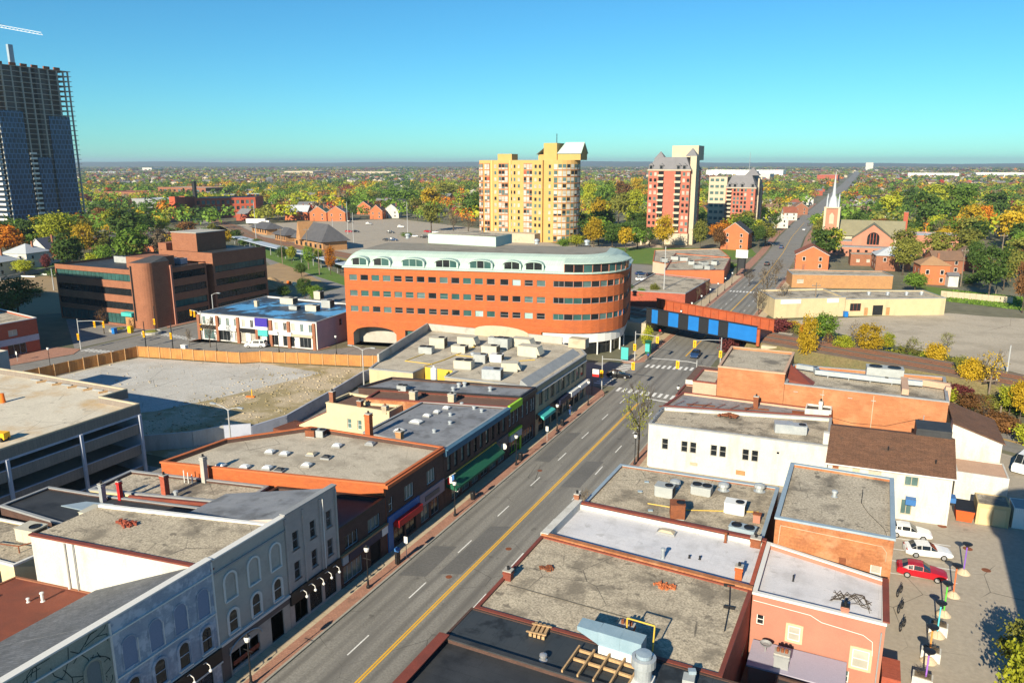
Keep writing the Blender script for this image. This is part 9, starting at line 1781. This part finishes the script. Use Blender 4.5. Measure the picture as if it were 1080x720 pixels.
# ---------------------------------------------------------------- people
def person(label, x, y, rz, top, legs, red=None):
 t = thing('person', label, 'person', (x, y, .12), rz)
 V = [(0, 0, .95), (0, 0, 1.2), (0, 0, 1.42), (0, .01, 1.52), (0, .02, 1.64), (0, .01, 1.74), (-.19, 0, 1.40), (-.25, .03, 1.12), (-.22, .12, .88), (.19, 0, 1.40), (.25, -.02, 1.12), (.23, .06, .88), (-.1, 0, .9), (-.11, .1, .5), (-.11, -.02, .08), (-.11, .12, .04), (.1, 0, .9), (.11, -.08, .5), (.11, -.2, .1), (.11, -.06, .04)]
 E_ = [(0, 1), (1, 2), (2, 3), (3, 4), (4, 5), (2, 6), (6, 7), (7, 8), (2, 9), (9, 10), (10, 11), (0, 12), (12, 13), (13, 14), (14, 15), (0, 16), (16, 17), (17, 18), (18, 19)]
 Rr_ = [.15, .14, .15, .06, .095, .08, .07, .05, .04, .07, .05, .04, .1, .07, .05, .045, .1, .07, .05, .045]
 me = bpy.data.meshes.new('body'); me.from_pydata(V, E_, []); o = bpy.data.objects.new('body', me); COL.objects.link(o); o.parent = t
 sk = o.modifiers.new('skin', 'SKIN'); 
 for v, r in zip(me.skin_vertices[0].data if me.skin_vertices else [], Rr_): v.radius = (r, r)
 if not me.skin_vertices:
  me.attributes
 o.modifiers.new('sub', 'SUBSURF').levels = 1; o.modifiers['sub'].render_levels = 1; me.materials.append(legs)
 b = MB(); b.lathe([(.15, .92), (.19, 1.1), (.22, 1.35), (.17, 1.46), (.07, 1.5)], (0, 0, 0), 12); b.build('jacket', top, t, world=False, smooth=True)
 b = MB(); b.ball((0, .01, 1.64), .105, 12, 8); b.build('head', M_skinA, t, world=False, smooth=True); b = MB(); b.ball((0, -.02, 1.68), .11, 10, 6, sz=.9); b.build('hair', M_bark, t, world=False, smooth=True)
 for s in (-1, 1): b = MB(); b.path([(s*.2, 0, 1.4), (s*.27, .02, 1.15), (s*.24, .1, .92)], .06, 7); b.build('sleeve', top, t, world=False)
person('person in blue on the pavement beside the dark green pillar', *jx(683.5, 380), .5, M_cloth1, M_cloth2); person('person in dark clothes before the white terrace', *jx(305.5, 362), 2, M_cloth2, M_cloth2); person('person with a red top on the pavement under the bridge', *jx(696, 354), 0, M_red, M_cloth2); person('person in black walking past the beige corner shop', -43.9, 116.5, pi, M_cloth2, M_cloth1)
# ---------------------------------------------------------------- the domed tower beyond the right edge that throws the big shadow
t = thing('domed_tower', 'round brick tower with a swelling dome beyond the right edge, seen only by its shadow', 'tower', (20.2, 43, 0))
add(t, 'shaft', M_redbrick, lambda b: b.lathe([(5.2, 0), (5.2, 26)], (20.2, 43, 0), 24)); add(t, 'dome', M_flashgrey, lambda b: b.lathe([(5.9, 26.003), (6.2, 27.5), (5.9, 29), (4.8, 30.6), (2.8, 31.8), (.3, 32.2)], (20.2, 43, 0), 24))
HAZE=0.00008
# ---------------------------------------------------------------- air
hz = bpy.data.materials.new('haze_air'); hz.use_nodes = True; t_ = hz.node_tree
t_.nodes.remove(t_.nodes['Principled BSDF']); pv = t_.nodes.new('ShaderNodeVolumePrincipled')
pv.inputs['Color'].default_value = (.64, .81, 1, 1); pv.inputs['Density'].default_value = HAZE; pv.inputs['Anisotropy'].default_value = 0.2
t_.links.new(pv.outputs[0], t_.nodes['Material Output'].inputs['Volume'])
b = MB(); b.box(-16500, 16500, -16500, 16500, -1.0, 140); o = b.build('haze', hz); o['kind'] = 'stuff'
